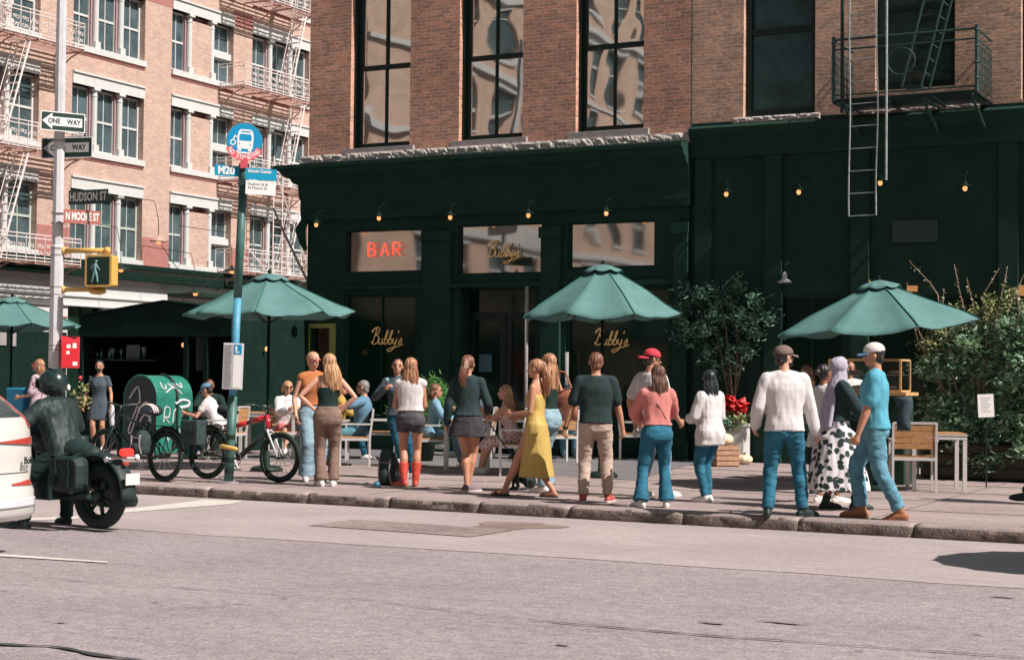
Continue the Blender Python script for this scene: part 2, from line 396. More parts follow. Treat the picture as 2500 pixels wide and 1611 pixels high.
# crosswalk / markings
g = MB()
def mark(g, pts, z=.009): g.add([V((p.x, p.y, z)) for p in pts], [tuple(range(len(pts)))])
mark(g, [G(-40, 1351, 0), G(255, 1372, 0), G(268, 1376, 0), G(-40, 1357, 0)])
struct(g.build('lane_marking', M['paint']))
g = MB()
mark(g, [G(280, 1247, 0), G(500, 1221, 0), G(600, 1224, 0), G(560, 1232, 0), G(380, 1246, 0), G(290, 1254, 0)])
mark(g, [G(-30, 1270, 0), G(190, 1261, 0), G(190, 1268, 0), G(-30, 1275, 0)])
struct(g.build('stop_line', M['paint']))
# repaired asphalt patch, stain, cracks in the road
M['patch'] = ground_mat('patched_asphalt', (.25, .195, .185), .2, .3, 60)
g = MB(); mark(g, [G(752, 1284, 0), G(862, 1270, 0), G(1252, 1296, 0), G(1150, 1312, 0)], .011)
struct(g.build('asphalt_patch', M['patch']))
M['wet'] = mat('damp_stain', (.23, .17, .15), .5, var=.3, vscale=3)
g = MB()
ring = []
for k in range(26):
    t = 2 * pi * k / 26; r = 1 + .16 * sin(3 * t + 1) + .13 * sin(5 * t)
    ring.append(G(1255 + 110 * cos(t) * r, 1285 + 9 * sin(t) * r, 0))
mark(g, ring, .0085); struct(g.build('puddle_stain', M['wet']))
M['tar'] = mat('tar', (.05, .05, .055), .6, var=.4, vscale=6)
g = MB()
def crack(g, P, w, z=.010, j=.02, n=26, a=None):
    R = []
    for i in range(n + 1):
        t = i / n * (len(P) - 1); k = min(int(t), len(P) - 2); p = P[k].lerp(P[k + 1], t - k)
        p = p + V((0, j * (noise.noise(V((p.x * 2.3, p.y, 1))) * 2), 0)); ww = w * (.5 + abs(noise.noise(V((p.x * 3, 4, 2)))) * 1.8)
        R.append([V((p.x, p.y - ww, z)), V((p.x, p.y + ww, z))])
    g.strip(R)
crack(g, [G(1290, 1515, 0), G(1800, 1560, 0), G(2520, 1608, 0)], .010)
crack(g, [G(420, 1436, 0), G(900, 1466, 0), G(1260, 1512, 0)], .005)
crack(g, [G(60, 1405, 0), G(200, 1421, 0), G(420, 1436, 0)], .003)
crack(g, [G(-20, 1573, 0), G(120, 1578, 0), G(250, 1602, 0), G(330, 1620, 0)], .028, j=.05)
crack(g, [G(290, 1526, 0), G(400, 1492, 0), G(560, 1480, 0)], .006, j=.05)
crack(g, [G(1480, 1460, 0), G(1600, 1440, 0), G(1665, 1428, 0)], .008, j=.03, n=10)
for k in range(5):
    x0, y0 = random.uniform(0, 2300), random.uniform(1400, 1600); P_ = [G(x0, y0, 0)]
    for j in range(4): P_.append(P_[-1] + V((random.uniform(.1, .5), random.uniform(-.14, .14), 0)))
    crack(g, P_, .0020, j=.03, n=16)
struct(g.build('road_cracks', M['tar']))
M['stain'] = mat('oil_stain', (.20, .175, .172), .8, var=.35, vscale=9)
g = MB()
for k in range(16):
    px_ = random.uniform(0, 2500); py_ = random.uniform(1330 + px_ * .045, 1600); c_ = G(px_, py_, 0); w_ = random.uniform(.012, .06) * (2.6 if k < 4 else 1); h_ = w_ * random.uniform(.12, .5)
    g.add([(c_.x + w_ * cos(t * pi / 6) * (1 + .5 * sin(t * 2.1 + k) * cos(t * 5.3)), c_.y + h_ * sin(t * pi / 6) * (1 + .3 * cos(t * 1.7 + k)), .0085) for t in range(12)], [tuple(range(12))])
struct(g.build('road_stains', M['stain']))
# pavement slab and blue-grey paving strip by the facade
g = MB()
def pave_poly(z0, z1):
    P = [V((60, kerb_y(60) + .15, 0))] + [V((x, kerb_y(x) + .15, 0)) for x in range(10, -18, -2)]
    cx, cy, r = -18.0, kerb_y(-18) + 2.65, 2.5
    P += [V((cx + r * cos(t), cy + r * sin(t), 0)) for t in [(-pi / 2) - pi / 2 * k / 7 for k in range(8)]]
    P += [V((-20.5, 90, 0)), V((60, 90, 0))]
    return P
P = pave_poly(0, SW); n = len(P)
g.add([(p.x, p.y, -.1) for p in P] + [(p.x, p.y, SW) for p in P], [tuple(range(n, 2 * n))] + [(i, (i + 1) % n, n + (i + 1) % n, n + i) for i in range(n)])
struct(g.build('pavement', M['paving']))
g = MB(); g.box(-62, -36.5, 17, 100, -.1, SW); struct(g.build('far_pavement', M['paving']))
g = MB(); g.box(-70, -38, -60, -3.2, -.1, SW); g.box(-22, 60, -60, -3.2, -.1, SW); struct(g.build('near_pavement', M['paving']))
g = MB()
q = [G(1180, 1146), G(1345, 1158), G(1555, 1172), G(1690, 1133), G(1900, 1139)]
g.add([(-18, q[0].y + .1, SW + .004), (q[0].x, q[0].y, SW + .004), (q[1].x, q[1].y, SW + .004), (q[2].x, q[2].y, SW + .004), (q[3].x, q[3].y, SW + .004), (q[3].x, YF, SW + .004), (-18, YF, SW + .004)], [tuple(range(7))])
struct(g.build('bluestone_paving', M['bluestone']))
g = MB()                                      # joints between pavement flags
for k in range(-12, 5):
    x = k * 1.52; g.box(x, x + .012, kerb_y(x) + .2, 26.5, SW + .001, SW + .0065)
for k in range(1, 6): g.box(-18, 3, 16.6 + k * 1.6, 16.612 + k * 1.6, SW + .001, SW + .0055)
M['joint'] = mat('joint', (.17, .14, .13), .9)
struct(g.build('paving_joints', M['joint']))
# granite kerb of separate weathered stones, all one structure
g = MB(); x = 3.5
def kerb_stone(g, pa, pb, nseg=14):
    R = []; d = (pb - pa).normalized(); nrm = V((-d.y, d.x, 0)) if V((-d.y, d.x, 0)).y > 0 else V((d.y, -d.x, 0))
    sd_ = random.random() * 50
    for i in range(nseg + 1):
        t = i / nseg; p = pa.lerp(pb, t); e = min(t, 1 - t) * (pb - pa).length; pull = .018 * math.exp(-e / .025)
        ring = []
        prof = [(0.0, -.05), (.0, .03), (.003, .075), (.012, .112), (.045, .134), (.12, .141), (.24, .141), (.26, .135), (.27, -.05)]
        for k, (o, z) in enumerate(prof):
            nz = noise.noise(V((p.x * 5 + sd_, k * 1.7, z * 9))) * (.020 if k < 5 else .003) + noise.noise(V((p.x * 22 + sd_, k * 3.1, 5))) * (.013 if 0 < k < 5 else .002)
            ring.append(p + nrm * (o + pull * (1 if k < 6 else 0) + nz) + V((0, 0, z - pull * (.5 if 2 <= k <= 7 else 0))))
        R.append(ring)
    g.rings(R)
while x > -18:
    ln = random.uniform(1.15, 1.75); kerb_stone(g, V((x, kerb_y(x), 0)), V((x - ln + .012, kerb_y(x - ln), 0)), 18); x -= ln
cx, cy = x, kerb_y(x) + 2.5
for k in range(4):
    a0 = -pi / 2 - k * pi / 8; a1 = -pi / 2 - (k + 1) * pi / 8 + .01
    kerb_stone(g, V((cx + 2.5 * cos(a0), cy + 2.5 * sin(a0), 0)), V((cx + 2.5 * cos(a1), cy + 2.5 * sin(a1), 0)), 6)
M['kerbtop'] = ground_mat('pale_kerb_top', (.30, .24, .225), .12, .16, 50); M['kerbface'] = mat('shaded_granite_face', (.15, .115, .10), .9, var=.55, vscale=26, bump=.9, bscale=50)  # kerb sides get a darker granite: their shade is painted into the colour
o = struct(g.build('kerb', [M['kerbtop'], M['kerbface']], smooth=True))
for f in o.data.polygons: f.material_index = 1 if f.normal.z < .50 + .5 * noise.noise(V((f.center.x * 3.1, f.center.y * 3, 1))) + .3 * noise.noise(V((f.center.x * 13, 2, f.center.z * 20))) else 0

# ================================================================== WALL MAKER
def wall_holes(mb, T, u0, u1, v0, v1, holes, mi=0, depth=0, mi_rev=None):
    """flat wall in (u,v) with rectangular holes; T maps (u, v, w) to world, w>0 goes into the wall; reveals get depth"""
    us = sorted(set([u0, u1] + [h[0] for h in holes] + [h[1] for h in holes])); vs = sorted(set([v0, v1] + [h[2] for h in holes] + [h[3] for h in holes]))
    us = [u for u in us if u0 <= u <= u1]; vs = [v for v in vs if v0 <= v <= v1]
    for i in range(len(us) - 1):
        j = 0
        while j < len(vs) - 1:
            um = (us[i] + us[i + 1]) / 2
            def inh(k):
                vm = (vs[k] + vs[k + 1]) / 2
                return any(h[0] < um < h[1] and h[2] < vm < h[3] for h in holes)
            if inh(j): j += 1; continue
            k = j
            while k + 1 < len(vs) - 1 and not inh(k + 1): k += 1
            mb.quad(T(us[i], vs[j], 0), T(us[i + 1], vs[j], 0), T(us[i + 1], vs[k + 1], 0), T(us[i], vs[k + 1], 0), mi); j = k + 1
    mr = mi if mi_rev is None else mi_rev
    for h in holes:
        a, b, c, d = max(h[0], u0), min(h[1], u1), max(h[2], v0), min(h[3], v1)
        dp = h[4] if len(h) > 4 else depth
        if not dp: continue
        mb.quad(T(a, c, 0), T(a, d, 0), T(a, d, dp), T(a, c, dp), mr); mb.quad(T(b, c, 0), T(b, c, dp), T(b, d, dp), T(b, d, 0), mr)
        mb.quad(T(a, c, 0), T(a, c, dp), T(b, c, dp), T(b, c, 0), mr); mb.quad(T(a, d, 0), T(b, d, 0), T(b, d, dp), T(a, d, dp), mr)
def tbox(mb, T, a, b, c, d, w0, w1, mi=0):
    vs = [T(u, v, w) for u in (a, b) for v in (c, d) for w in (w0, w1)]
    mb.add(vs, [(0, 1, 3, 2), (4, 6, 7, 5), (0, 4, 5, 1), (2, 3, 7, 6), (0, 2, 6, 4), (1, 5, 7, 3)], mi)
def window(T, parent, a, b, c, d, w, mf, mg, fr=.07, rail=None, mull=1, name='window', sash=True, lower_open=False):
    """sash window filling hole a..b, c..d at wall depth w: window > frame, glass"""
    g = MB(); tbox(g, T, a, b, c, c + fr * 1.3, w, w + .1); tbox(g, T, a, b, d - fr, d, w, w + .1)
    tbox(g, T, a, a + fr, c + fr * 1.3, d - fr, w, w + .1); tbox(g, T, b - fr, b, c + fr * 1.3, d - fr, w, w + .1)
    if rail is not None: tbox(g, T, a + fr, b - fr, rail - fr * .5, rail + fr * .5, w + .015, w + .09)
    top = rail if rail is not None else d
    for k in range(1, mull + 1):
        u = a + (b - a) * k / (mull + 1)
        tbox(g, T, u - fr * .22, u + fr * .22, c + fr * 1.3, (rail - fr * .5) if rail else d - fr, w + .02, w + .07)
        if rail: tbox(g, T, u - fr * .22, u + fr * .22, rail + fr * .5, d - fr, w + .03, w + .08)
    wd = g.build(name, mf, parent)
    g = MB()
    if rail is not None:
        g.quad(T(a + fr, c + fr, w + .055), T(b - fr, c + fr, w + .055), T(b - fr, rail, w + .055), T(a + fr, rail, w + .055))
        g.quad(T(a + fr, rail, w + .075), T(b - fr, rail, w + .075), T(b - fr, d - fr, w + .075), T(a + fr, d - fr, w + .075))
    else: g.quad(T(a + fr, c + fr, w + .055), T(b - fr, c + fr, w + .055), T(b - fr, d - fr, w + .055), T(a + fr, d - fr, w + .055))
    g.build('pane', mg, wd, recalc=False)
    return wd

# ================================================================== CORNER BUILDING (main)
TF = lambda u, v, w: V((u, YF + w, v))
XC = F(755, 300).x; XSEAM = F(1686, 300).x
cb = wthing('brick_building', 'brown brick corner building with red BAR sign and gold lettering in its dark green shopfront', 'building', (XC, YF, SW))
def fx(px, py=320): return F(px, py).x
def fz(px, py): return F(px, py).z
ZL = fz(1200, 372)                           # ledge height
print('ledge', ZL, 'corner', XC, 'seam', XSEAM)
wins = []
for (pa, pb, pyb, pxm, rail) in ((855, 1000, 353, 940, 158), (1120, 1275, 333, 1213, 133), (1405, 1571, 312, 1500, 106)):
    z0 = fz(pxm, pyb + 6); zr = fz(pxm, rail); wins.append((fx(pa), fx(pb), z0, zr + (zr - z0) + .1, .28, zr))
g = MB()
wall_holes(g, TF, XC, XSEAM, 5.55, 24, [w[:5] for w in wins] + [(w[0], w[1], w[3] + 1.6, w[3] + 4.6, .28) for w in wins])
g.quad(V((XC, YF, .13)), V((XC, YF, 24)), V((XC, YF + 25, 24)), V((XC, YF + 25, .13)))
g.quad(V((XC, YF, 24)), V((XSEAM, YF, 24)), V((XSEAM, YF + 25, 24)), V((XC, YF + 25, 24)))
g.build('brick_wall', M['brick'], cb, recalc=False)
for a, b, c, d, _, r in wins:
    w = window(TF, cb, a, b, c, d, .2, M['black'], M['glassW'], fr=.09, rail=r, mull=1)
    g = MB(); tbox(g, TF, a - .14, b + .12, c - .17, c - .004, -.07, .28)
    s_ = g.build('window_sill', M['sill'], cb, bevel=.01)
    # white inner jamb strip
    g = MB(); tbox(g, TF, a + .002, a + .05, c, d, .12, .2); g.build('jamb', M['black'], w)
    window(TF, cb, a, b, d + 1.6, d + 4.6, .2, M['black'], M['glassW'], fr=.09, rail=d + 3.1, mull=1)
# rough ledge course
def rough_band(x0, x1, z0, z1, y0, y1, amp, step=.045, jag=.02, seed=0):
    g = MB(); R = []; n = max(4, int((x1 - x0) / step))
    for i in range(n + 1):
        x = x0 + (x1 - x0) * i / n
        nn = lambda k: noise.noise(V((x * 7 + seed, k * 2.3, seed))) * amp + noise.noise(V((x * 19, k * 5.3, seed + 3))) * amp * .6
        R.append([V((x, y1, z1)), V((x, y0 + .02 + nn(0) * .3, z1)), V((x, y0 + nn(1), z1 - (z1 - z0) * .22)), V((x, y0 + nn(2), z1 - (z1 - z0) * .5)),
                  V((x, y0 + nn(3), z1 - (z1 - z0) * .75)), V((x, y0 + .03 + nn(4) * .4, z0 + nn(5) * jag * 12)), V((x, y1, z0))])
    g.rings(R); return g
zt = fz(1200, 362)
rough_band(XC - .12, XSEAM + .02, zt - .13, zt + .05, YF - .14, YF - .001, .035).build('stone_ledge', M['ledge'], cb, smooth=False)
# cornice of the shopfront : stepped profile along front and short return on the side street
ZC = zt - .13
prof = [(.30, ZC), (.50, ZC - .03), (.50, ZC - .10), (.42, ZC - .14), (.36, ZC - .24), (.26, ZC - .28), (.24, ZC - .34), (.15, ZC - .40), (.13, ZC - .66), (.11, ZC - .70), (.11, ZC - .98), (.10, ZC - 1.02), (.10, ZC - 1.10), (-.0, ZC - 1.10)]
prof = [(-.0, ZC)] + prof[1:]
XE = XSEAM + .02
g = MB(); R = []
R.append([V((XC - o, YF + 6, z)) for o, z in prof]); R.append([V((XC - o, YF - o, z)) for o, z in prof]); R.append([V((XE, YF - o, z)) for o, z in prof])
g.rings(R); corn = g.build('cornice', M['darkgreen'], cb)
g = MB()                                      # little console bracket at the corner
g.tube([(XC - .02, YF - .06, 4.62), (XC - .10, YF - .12, 4.42), (XC - .06, YF - .10, 4.2), (XC - .02, YF - .06, 4.05)], [.08, .11, .08, .05], n=8, round_=True)
g.build('console_bracket', M['darkgreen'], cb, smooth=True)
# shopfront wall with transom windows, doors and shop windows
def hole(pxa, pya, pxb, pyb, dp=.12): 
    A = F(pxa, pya); B = F(pxb, pyb); return (A.x, B.x, min(A.z, B.z), max(A.z, B.z), dp)
T1 = hole(844, 563, 1028, 664); T2 = hole(1118, 550, 1322, 668); T3 = hole(1386, 544, 1598, 652)
B1 = (fx(845), fx(1022), .75, fz(930, 718), .14); B3 = (fx(1385), fx(1640), .75, fz(1500, 700), .14)
D1 = (fx(1128), fx(1312), .16, fz(1210, 700), .5); B0 = (fx(732), fx(828), .16, fz(780, 790), .3)
B0 = (XC + .12, fx(828), .16, fz(780, 790), .25)
g = MB(); wall_holes(g, TF, XC, XSEAM, .12, 5.56, [T1, T2, T3, B1, B3, D1, B0])
g.build('shopfront', M['darkgreen'], cb, recalc=False)
g = MB(); g.box(XC + .1, XSEAM - .1, YF + .9, YF + 1.0, .13, 5.4); g.box(XC + .02, XSEAM, YF + .31, YF + .9, 5.0, 5.1); g.build('dark_interior', M['deepgreen'], cb)
for h, nm in ((T1, 1), (T2, 2), (T3, 3)):
    w = window(TF, cb, h[0], h[1], h[2], h[3], .05, M['darkgreen'], M['glassT'], fr=.03, mull=0, name='transom_window')
def opal(parent, px, py, r, Y=YF + .35):
    p = F(px, py, Y); g = MB(); g.ell(p, r, r, r, n=16, k=10); g.build('globe_lamp', M['opal'], parent, smooth=True)
M['opal'] = mat('warm_globe', (.6, .32, .2), .4, emit=(1, .42, .22), es=.42)
for h, mu in ((B1, 1), (B3, 0)):
    window(TF, cb, h[0], h[1], h[2], h[3], .06, M['darkgreen'], M['glassS'], fr=.06, mull=mu, name='shop_window')
# door
dz = D1[3]; dm = (D1[0] + D1[1]) / 2
g = MB()
for u0, u1 in ((D1[0] + .02, dm - .01), (dm + .01, D1[1] - .02)):
    tbox(g, TF, u0, u0 + .11, .16, dz - .5, .36, .41); tbox(g, TF, u1 - .11, u1, .16, dz - .5, .36, .41)
    tbox(g, TF, u0 + .11, u1 - .11, .16, .5, .36, .41); tbox(g, TF, u0 + .11, u1 - .11, dz - .62, dz - .5, .36, .41)
door = g.build('entrance_door', M['black'], cb)
g = MB(); tbox(g, TF, D1[0] + .1, D1[1] - .1, .5, dz - .6, .38, .39); tbox(g, TF, D1[0] + .05, D1[1] - .05, dz - .46, dz - .04, .38, .39); g.build('door_glass', M['glassS'], door)
g = MB(); tbox(g, TF, D1[0], D1[1], dz - .5, dz - .46, .34, .42); tbox(g, TF, D1[0], D1[1], dz - .04, dz, .34, .42); g.build('door_transom_bar', M['black'], door)
# slim steel columns in front of the shopfront
for px, z1 in ((1292, fz(1292, 700)), (1391, fz(1391, 860))):
    g = MB(); x = fx(px, 850); g.tube([(x, YF - .12, SW), (x, YF - .12, z1)], .035, n=10); g.build('steel_column', M['galvdk'] if 'galvdk' in M else M['sill'], cb, smooth=True)
# pilasters and mouldings
g = MB()
for pa, pb in ((1042, 1108), (1328, 1374), (1650, 1684)):
    tbox(g, TF, fx(pa), fx(pb), .13, 4.3, -.09, -.002)
    tbox(g, TF, fx(pa) - .03, fx(pb) + .03, .13, .55, -.13, -.09); tbox(g, TF, fx(pa) - .03, fx(pb) + .03, 4.1, 4.3, -.13, -.09)
g.split('pilaster', M['darkgreen'], cb)
g = MB(); zz = fz(1200, 690)
for (a, b) in ((830, 1042), (1108, 1328), (1374, 1650)):
    tbox(g, TF, fx(a) + .005, fx(b) - .005, zz - .09, zz, -.07, -.003)
g.split('transom_rail', M['darkgreen'], cb)
# yellow framed opening at the corner
g = MB(); a, b, d = fx(733) , fx(826), fz(780, 790)
a = max(a, XC + .02)
tbox(g, TF, a, a + .07, .16, d, -.04, .02); tbox(g, TF, b - .12, b, .16, d, -.04, .02); tbox(g, TF, a + .07, b - .12, d - .09, d, -.04, .02)
g.build('yellow_door_frame', M['yellowframe'], cb)
# notices on the door, glass lettering, neon
def card(px0, py0, px1, py1, Y, m, name, parent, lines=0, t=.008):
    A = F(px0, py0, Y); B = F(px1, py1, Y); g = MB(); g.box(A.x, B.x, Y - t, Y, B.z, A.z)
    o = g.build(name, m, parent)
    if lines:
        g = MB(); h = (A.z - B.z) / (lines + 1.5)
        for k in range(lines):
            z = A.z - h * (k + 1.1); g.box(A.x + (B.x - A.x) * .12, A.x + (B.x - A.x) * random.uniform(.6, .9), Y - t - .003, Y - t - .001, z, z + h * .35)
        g.build('printed_lines', M['papertx'], o)
    return o
M['paperblue'] = mat('blue_tinted_notice', (.06, .16, .20), .7)
card(1170, 865, 1201, 908, YF + .34, M['paperblue'], 'door_notice', cb, 7)
# warm lamps and reflections inside
opal(cb, 869, 751, .10); opal(cb, 1551, 793, .10)

# cursive sign lettering as thin gold strokes
SCRIPT = {
 'B': [[(0, .95), (.12, 1.15), (.35, 1.2), (.42, 1.15), (.30, .5), (.2, .05)], [(.05, .9), (.3, 1.28), (.62, 1.25), (.66, .95), (.36, .68)], [(.36, .68), (.66, .62), (.68, .2), (.42, 0), (.16, .08), (.1, .22)]],
 'u': [[(0, .45), (-.03, .12), (.08, .0), (.24, .12), (.3, .45)], [(.3, .45), (.27, .1), (.36, .02), (.46, .1)]],
 'b': [[(.06, .3), (.22, .95), (.14, 1.05), (.06, .7), (.02, .1), (.14, 0), (.28, .1), (.28, .36), (.14, .4)], [(.28, .36), (.4, .3)]],
 'y': [[(0, .45), (-.02, .15), (.1, .04), (.24, .2), (.3, .45)], [(.3, .45), (.2, -.2), (-.05, -.5), (-.3, -.55), (-.4, -.42), (-.1, -.3), (.5, -.16), (.95, .0)]],
 "'": [[(0, 1.05), (-.03, .85)]],
 's': [[(0, .1), (.2, .45), (.26, .2), (.16, .02), (.0, .06)]],
}
def smooth_path(P, n=5):
    out = []
    for i in range(len(P) - 1):
        p0 = P[max(i - 1, 0)]; p1 = P[i]; p2 = P[i + 1]; p3 = P[min(i + 2, len(P) - 1)]
        for k in range(n):
            t = k / n
            out.append(tuple(.5 * ((2 * p1[c]) + (-p0[c] + p2[c]) * t + (2 * p0[c] - 5 * p1[c] + 4 * p2[c] - p3[c]) * t * t + (-p0[c] + 3 * p1[c] - 3 * p2[c] + p3[c]) * t ** 3) for c in range(2)))
    out.append(P[-1]); return out
def lettering(px, py, pw, Y, parent, r=.009, m='gold', slant=.18, tilt=.0):
    A = F(px, py, Y); B = F(px + pw, py, Y); sc_ = (B.x - A.x) / 2.75; g = MB(); adv = 0
    for ch, w in (('B', .8), ('u', .46), ('b', .4), ('b', .4), ('y', .38), ("'", .12), ('s', .3)):
        for st in SCRIPT[ch]:
            pts = smooth_path(st)
            g.tube([V((A.x + (x + adv + y * slant) * sc_, Y, A.z + (y + (x + adv) * tilt) * sc_)) for x, y in pts], r, n=5)
        adv += w
    return g.build('gilt_lettering', M[m], parent)
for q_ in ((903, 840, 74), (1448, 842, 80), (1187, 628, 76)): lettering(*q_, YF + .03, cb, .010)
# BAR neon
def text_mb(mb, txt, size, Mx, mi=0, extrude=.0, font=None, bold=0, spacing=1.0, xs=1.0):
    cu = bpy.data.curves.new('t', 'FONT'); cu.body = txt; cu.size = size; cu.extrude = extrude; cu.align_x = 'CENTER'; cu.align_y = 'CENTER'
    cu.offset = bold; cu.space_character = spacing; cu.resolution_u = 3
    ob = bpy.data.objects.new('t', cu); COL.objects.link(ob); dg = bpy.context.evaluated_depsgraph_get(); dg.update()
    me = bpy.data.meshes.new_from_object(ob.evaluated_get(dg))
    mb.add([Mx @ V((v.co.x * xs, v.co.y, v.co.z)) for v in me.vertices], [tuple(p.vertices) for p in me.polygons], mi)
    bpy.data.objects.remove(ob); bpy.data.curves.remove(cu); bpy.data.meshes.remove(me)
g = MB(); A = F(898, 628, YF + .02); B = F(978, 590, YF + .02); h = B.z - A.z; w = (B.x - A.x)
STK = {'B': [[(0, 0), (0, 1)], [(0, 1), (.45, .97), (.58, .78), (.45, .56), (0, .52)], [(0, .52), (.5, .5), (.68, .27), (.5, .04), (0, 0)]],
       'A': [[(0, 0), (.38, 1), (.76, 0)], [(.14, .36), (.62, .36)]], 'R': [[(0, 0), (0, 1)], [(0, 1), (.5, .97), (.62, .75), (.5, .52), (0, .5)], [(.3, .5), (.66, 0)]]}
for k, ch in enumerate('BAR'):
    for st in STK[ch]:
        pts = st if ch == 'A' or len(st) == 2 else smooth_path(st, 4)
        for off in (0, .028):
            g.tube([V((A.x + w * (k * .38 + x * .3) + off, YF + .02, A.z + .02 + (h - .03) * y)) for x, y in pts], .0065, n=6, round_=True)
g.build('neon_sign', M['neon'], cb, smooth=True)

# ================================================================== NEXT BUILDING (right)
nb = wthing('brick_building', 'brick building at the right with a fire escape hung over its black shopfront', 'building', (-6, YF, SW))
Y2 = YF + .03; TF2 = lambda u, v, w: V((u, Y2 + w, v))
xr = F(2600, 300).x + 3; ztr = fz(1850, 292)
rw = []
for pa, pb, pyb, rail, pxm in ((1813, 1988, 281, 70, 1900), (2135, 2330, 214, 12, 2240)):
    z0 = fz(pxm, pyb); zr = fz(pxm, rail); rw.append((fx(pa), fx(pb), z0, zr + (zr - z0) + .1, .26, zr))
rw.append((fx(2492), fx(2700), rw[0][2], rw[0][3], .26, rw[0][5]))
g = MB(); wall_holes(g, TF2, XSEAM, xr, ztr, 24, [w[:5] for w in rw]); g.quad(V((XSEAM, Y2, 24)), V((xr, Y2, 24)), V((xr, Y2 + 25, 24)), V((XSEAM, Y2 + 25, 24)))
g.quad(V((xr, Y2, .1)), V((xr, Y2, 24)), V((xr, Y2 + 25, 24)), V((xr, Y2 + 25, .1)))
g.build('brick_wall', M['brick2'], nb, recalc=False)
for a, b, c, d, _, r in rw: window(TF2, nb, a, b, c, d, .14, M['black'], M['glassB'], fr=.10, rail=r, mull=0)
g = MB(); g.tube([(XSEAM + .0, Y2 - .01, 5.6), (XSEAM, Y2 - .01, 20)], .012, n=6); g.build('wall_seam', M['black'], nb)
zs = rw[0][2]
rough_band(rw[0][0] - .16, rw[0][1] + .1, zs - .12, zs - .01, Y2 - .1, Y2 - .001, .035, seed=9).build('window_sill', M['ledge'], nb)
rough_band(rw[1][0] - .5, rw[1][1] + .4, zs - .10, zs - .03, Y2 - .06, Y2 - .001, .05, seed=19).build('broken_ledge', M['ledge'], nb)
zd = zs - .13
prof = [(-.0, zd), (.16, zd), (.22, zd - .05), (.20, zd - .16), (.12, zd - .22), (.12, zd - .5), (.08, zd - .55), (0, zd - .55)]
g = MB(); g.rings([[V((XSEAM + .03, Y2 - o, z)) for o, z in prof], [V((xr, Y2 - o, z)) for o, z in prof]]); g.build('cornice', M['deepgreen'], nb)
R1 = hole(1900, 720, 2060, 1010, .1); R2 = (fx(2110), fx(2420), .7, fz(2200, 720), .1)
g = MB(); wall_holes(g, TF2, XSEAM, xr, .12, ztr, [R1, R2]); g.build('shopfront', M['deepgreen'], nb, recalc=False)
for h in (R1, R2): window(TF2, nb, h[0], h[1], h[2], h[3], .04, M['deepgreen'], M['glassS'], fr=.06, mull=1, name='shop_window')
g = MB()
for px in (1700, 1870, 2080, 2440):
    tbox(g, TF2, fx(px), fx(px) + .3, .13, zd - .56, -.08, -.002)
g.split('pilaster', M['deepgreen'], nb)
g = MB(); a = F(2180, 540, Y2); b = F(2290, 590, Y2); g.box(a.x, b.x, Y2 - .03, Y2 - .002, b.z, a.z); g.build('blank_sign_panel', mat('dull_panel', (.03, .055, .05), .6), nb)
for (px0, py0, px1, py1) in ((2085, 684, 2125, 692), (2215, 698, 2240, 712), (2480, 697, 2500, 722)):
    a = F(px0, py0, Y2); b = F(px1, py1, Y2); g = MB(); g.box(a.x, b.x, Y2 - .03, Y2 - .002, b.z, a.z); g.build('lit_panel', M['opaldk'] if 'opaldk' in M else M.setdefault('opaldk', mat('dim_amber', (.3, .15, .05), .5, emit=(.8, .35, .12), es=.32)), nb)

# ------------------------------------------------------------------ black fire escape on the right building
fe = wthing('fire_escape', 'black iron fire escape with a drop ladder on the right brick wall', 'fire escape', tuple(F(2200, 270, Y2)))
YO = Y2 - 1.15                                # outer edge
pl = F(2078, 268, YO); pr = F(2402, 235, YO)
zp = (fz(2150, 262)) ; xl = F(2035, 250, YO).x; xr2 = F(2385, 230, YO).x
zp = F(2385, 222, YO).z
g = MB()
for k in range(16):
    y = YO + (Y2 - YO) * k / 15.0; g.box(xl, xr2, y - .012, y + .012, zp, zp + .02)
for x in (xl, xl + (xr2 - xl) * .35, xl + (xr2 - xl) * .68, xr2): g.box(x - .02, x + .02, YO, Y2 - .01, zp - .04, zp)
g.build('platform', M['blackmetal'], fe)
g = MB(); zh = zp + .98
for z in (zp + .08, zp + .82, zh): 
    g.tube([(xl, Y2 - .02, z), (xl, YO, z), (xr2, YO, z), (xr2, Y2 - .02, z)], .014 if z < zh else .02, n=6)
for (x, y) in ((xl, YO), (xr2, YO)):
    g.tube([(x, y, zp - .02), (x, y, zh + .05)], .032, n=8)
    for q in (.2, .45, .7, .95): g.ell((x, y, zp + q), .045, .045, .03, n=8, k=4)
g.build('railing', M['fegreen'] if 'fegreen' in M else M.setdefault('fegreen', mat('weathered_green_iron', (.024, .056, .050), .5, var=.3, vscale=12)), fe)
for xx in (xl, xr2):
    g = MB()
    for k in range(7):
        y = YO + .1 + (Y2 - YO - .15) * k / 6
        g.tube([(xx, y, zp + .1), (xx, y, zp + .8)], .008, n=5)
        for q in range(5):
            z = zp + .2 + q * .13; g.tube([(xx, y + .05 * cos(t * pi / 4), z + .05 * sin(t * pi / 4)) for t in range(9)], .006, n=4)
    g.build('end_panel', M['fegreen'], fe)
g = MB()
for xx in (xl + .15, (xl + xr2) / 2 + .3, xr2 - .08):
    g.tube([(xx, YO + .05, zp - .03), (xx, YO + .25, zp - .16), (xx, Y2 - .05, zp - .48)], .025, n=6)
    g.tube([(xx, YO + .15, zp - .05), (xx, Y2 - .03, zp - .05)], .02, n=6)
g.split('bracket', M['fegreen'], fe)
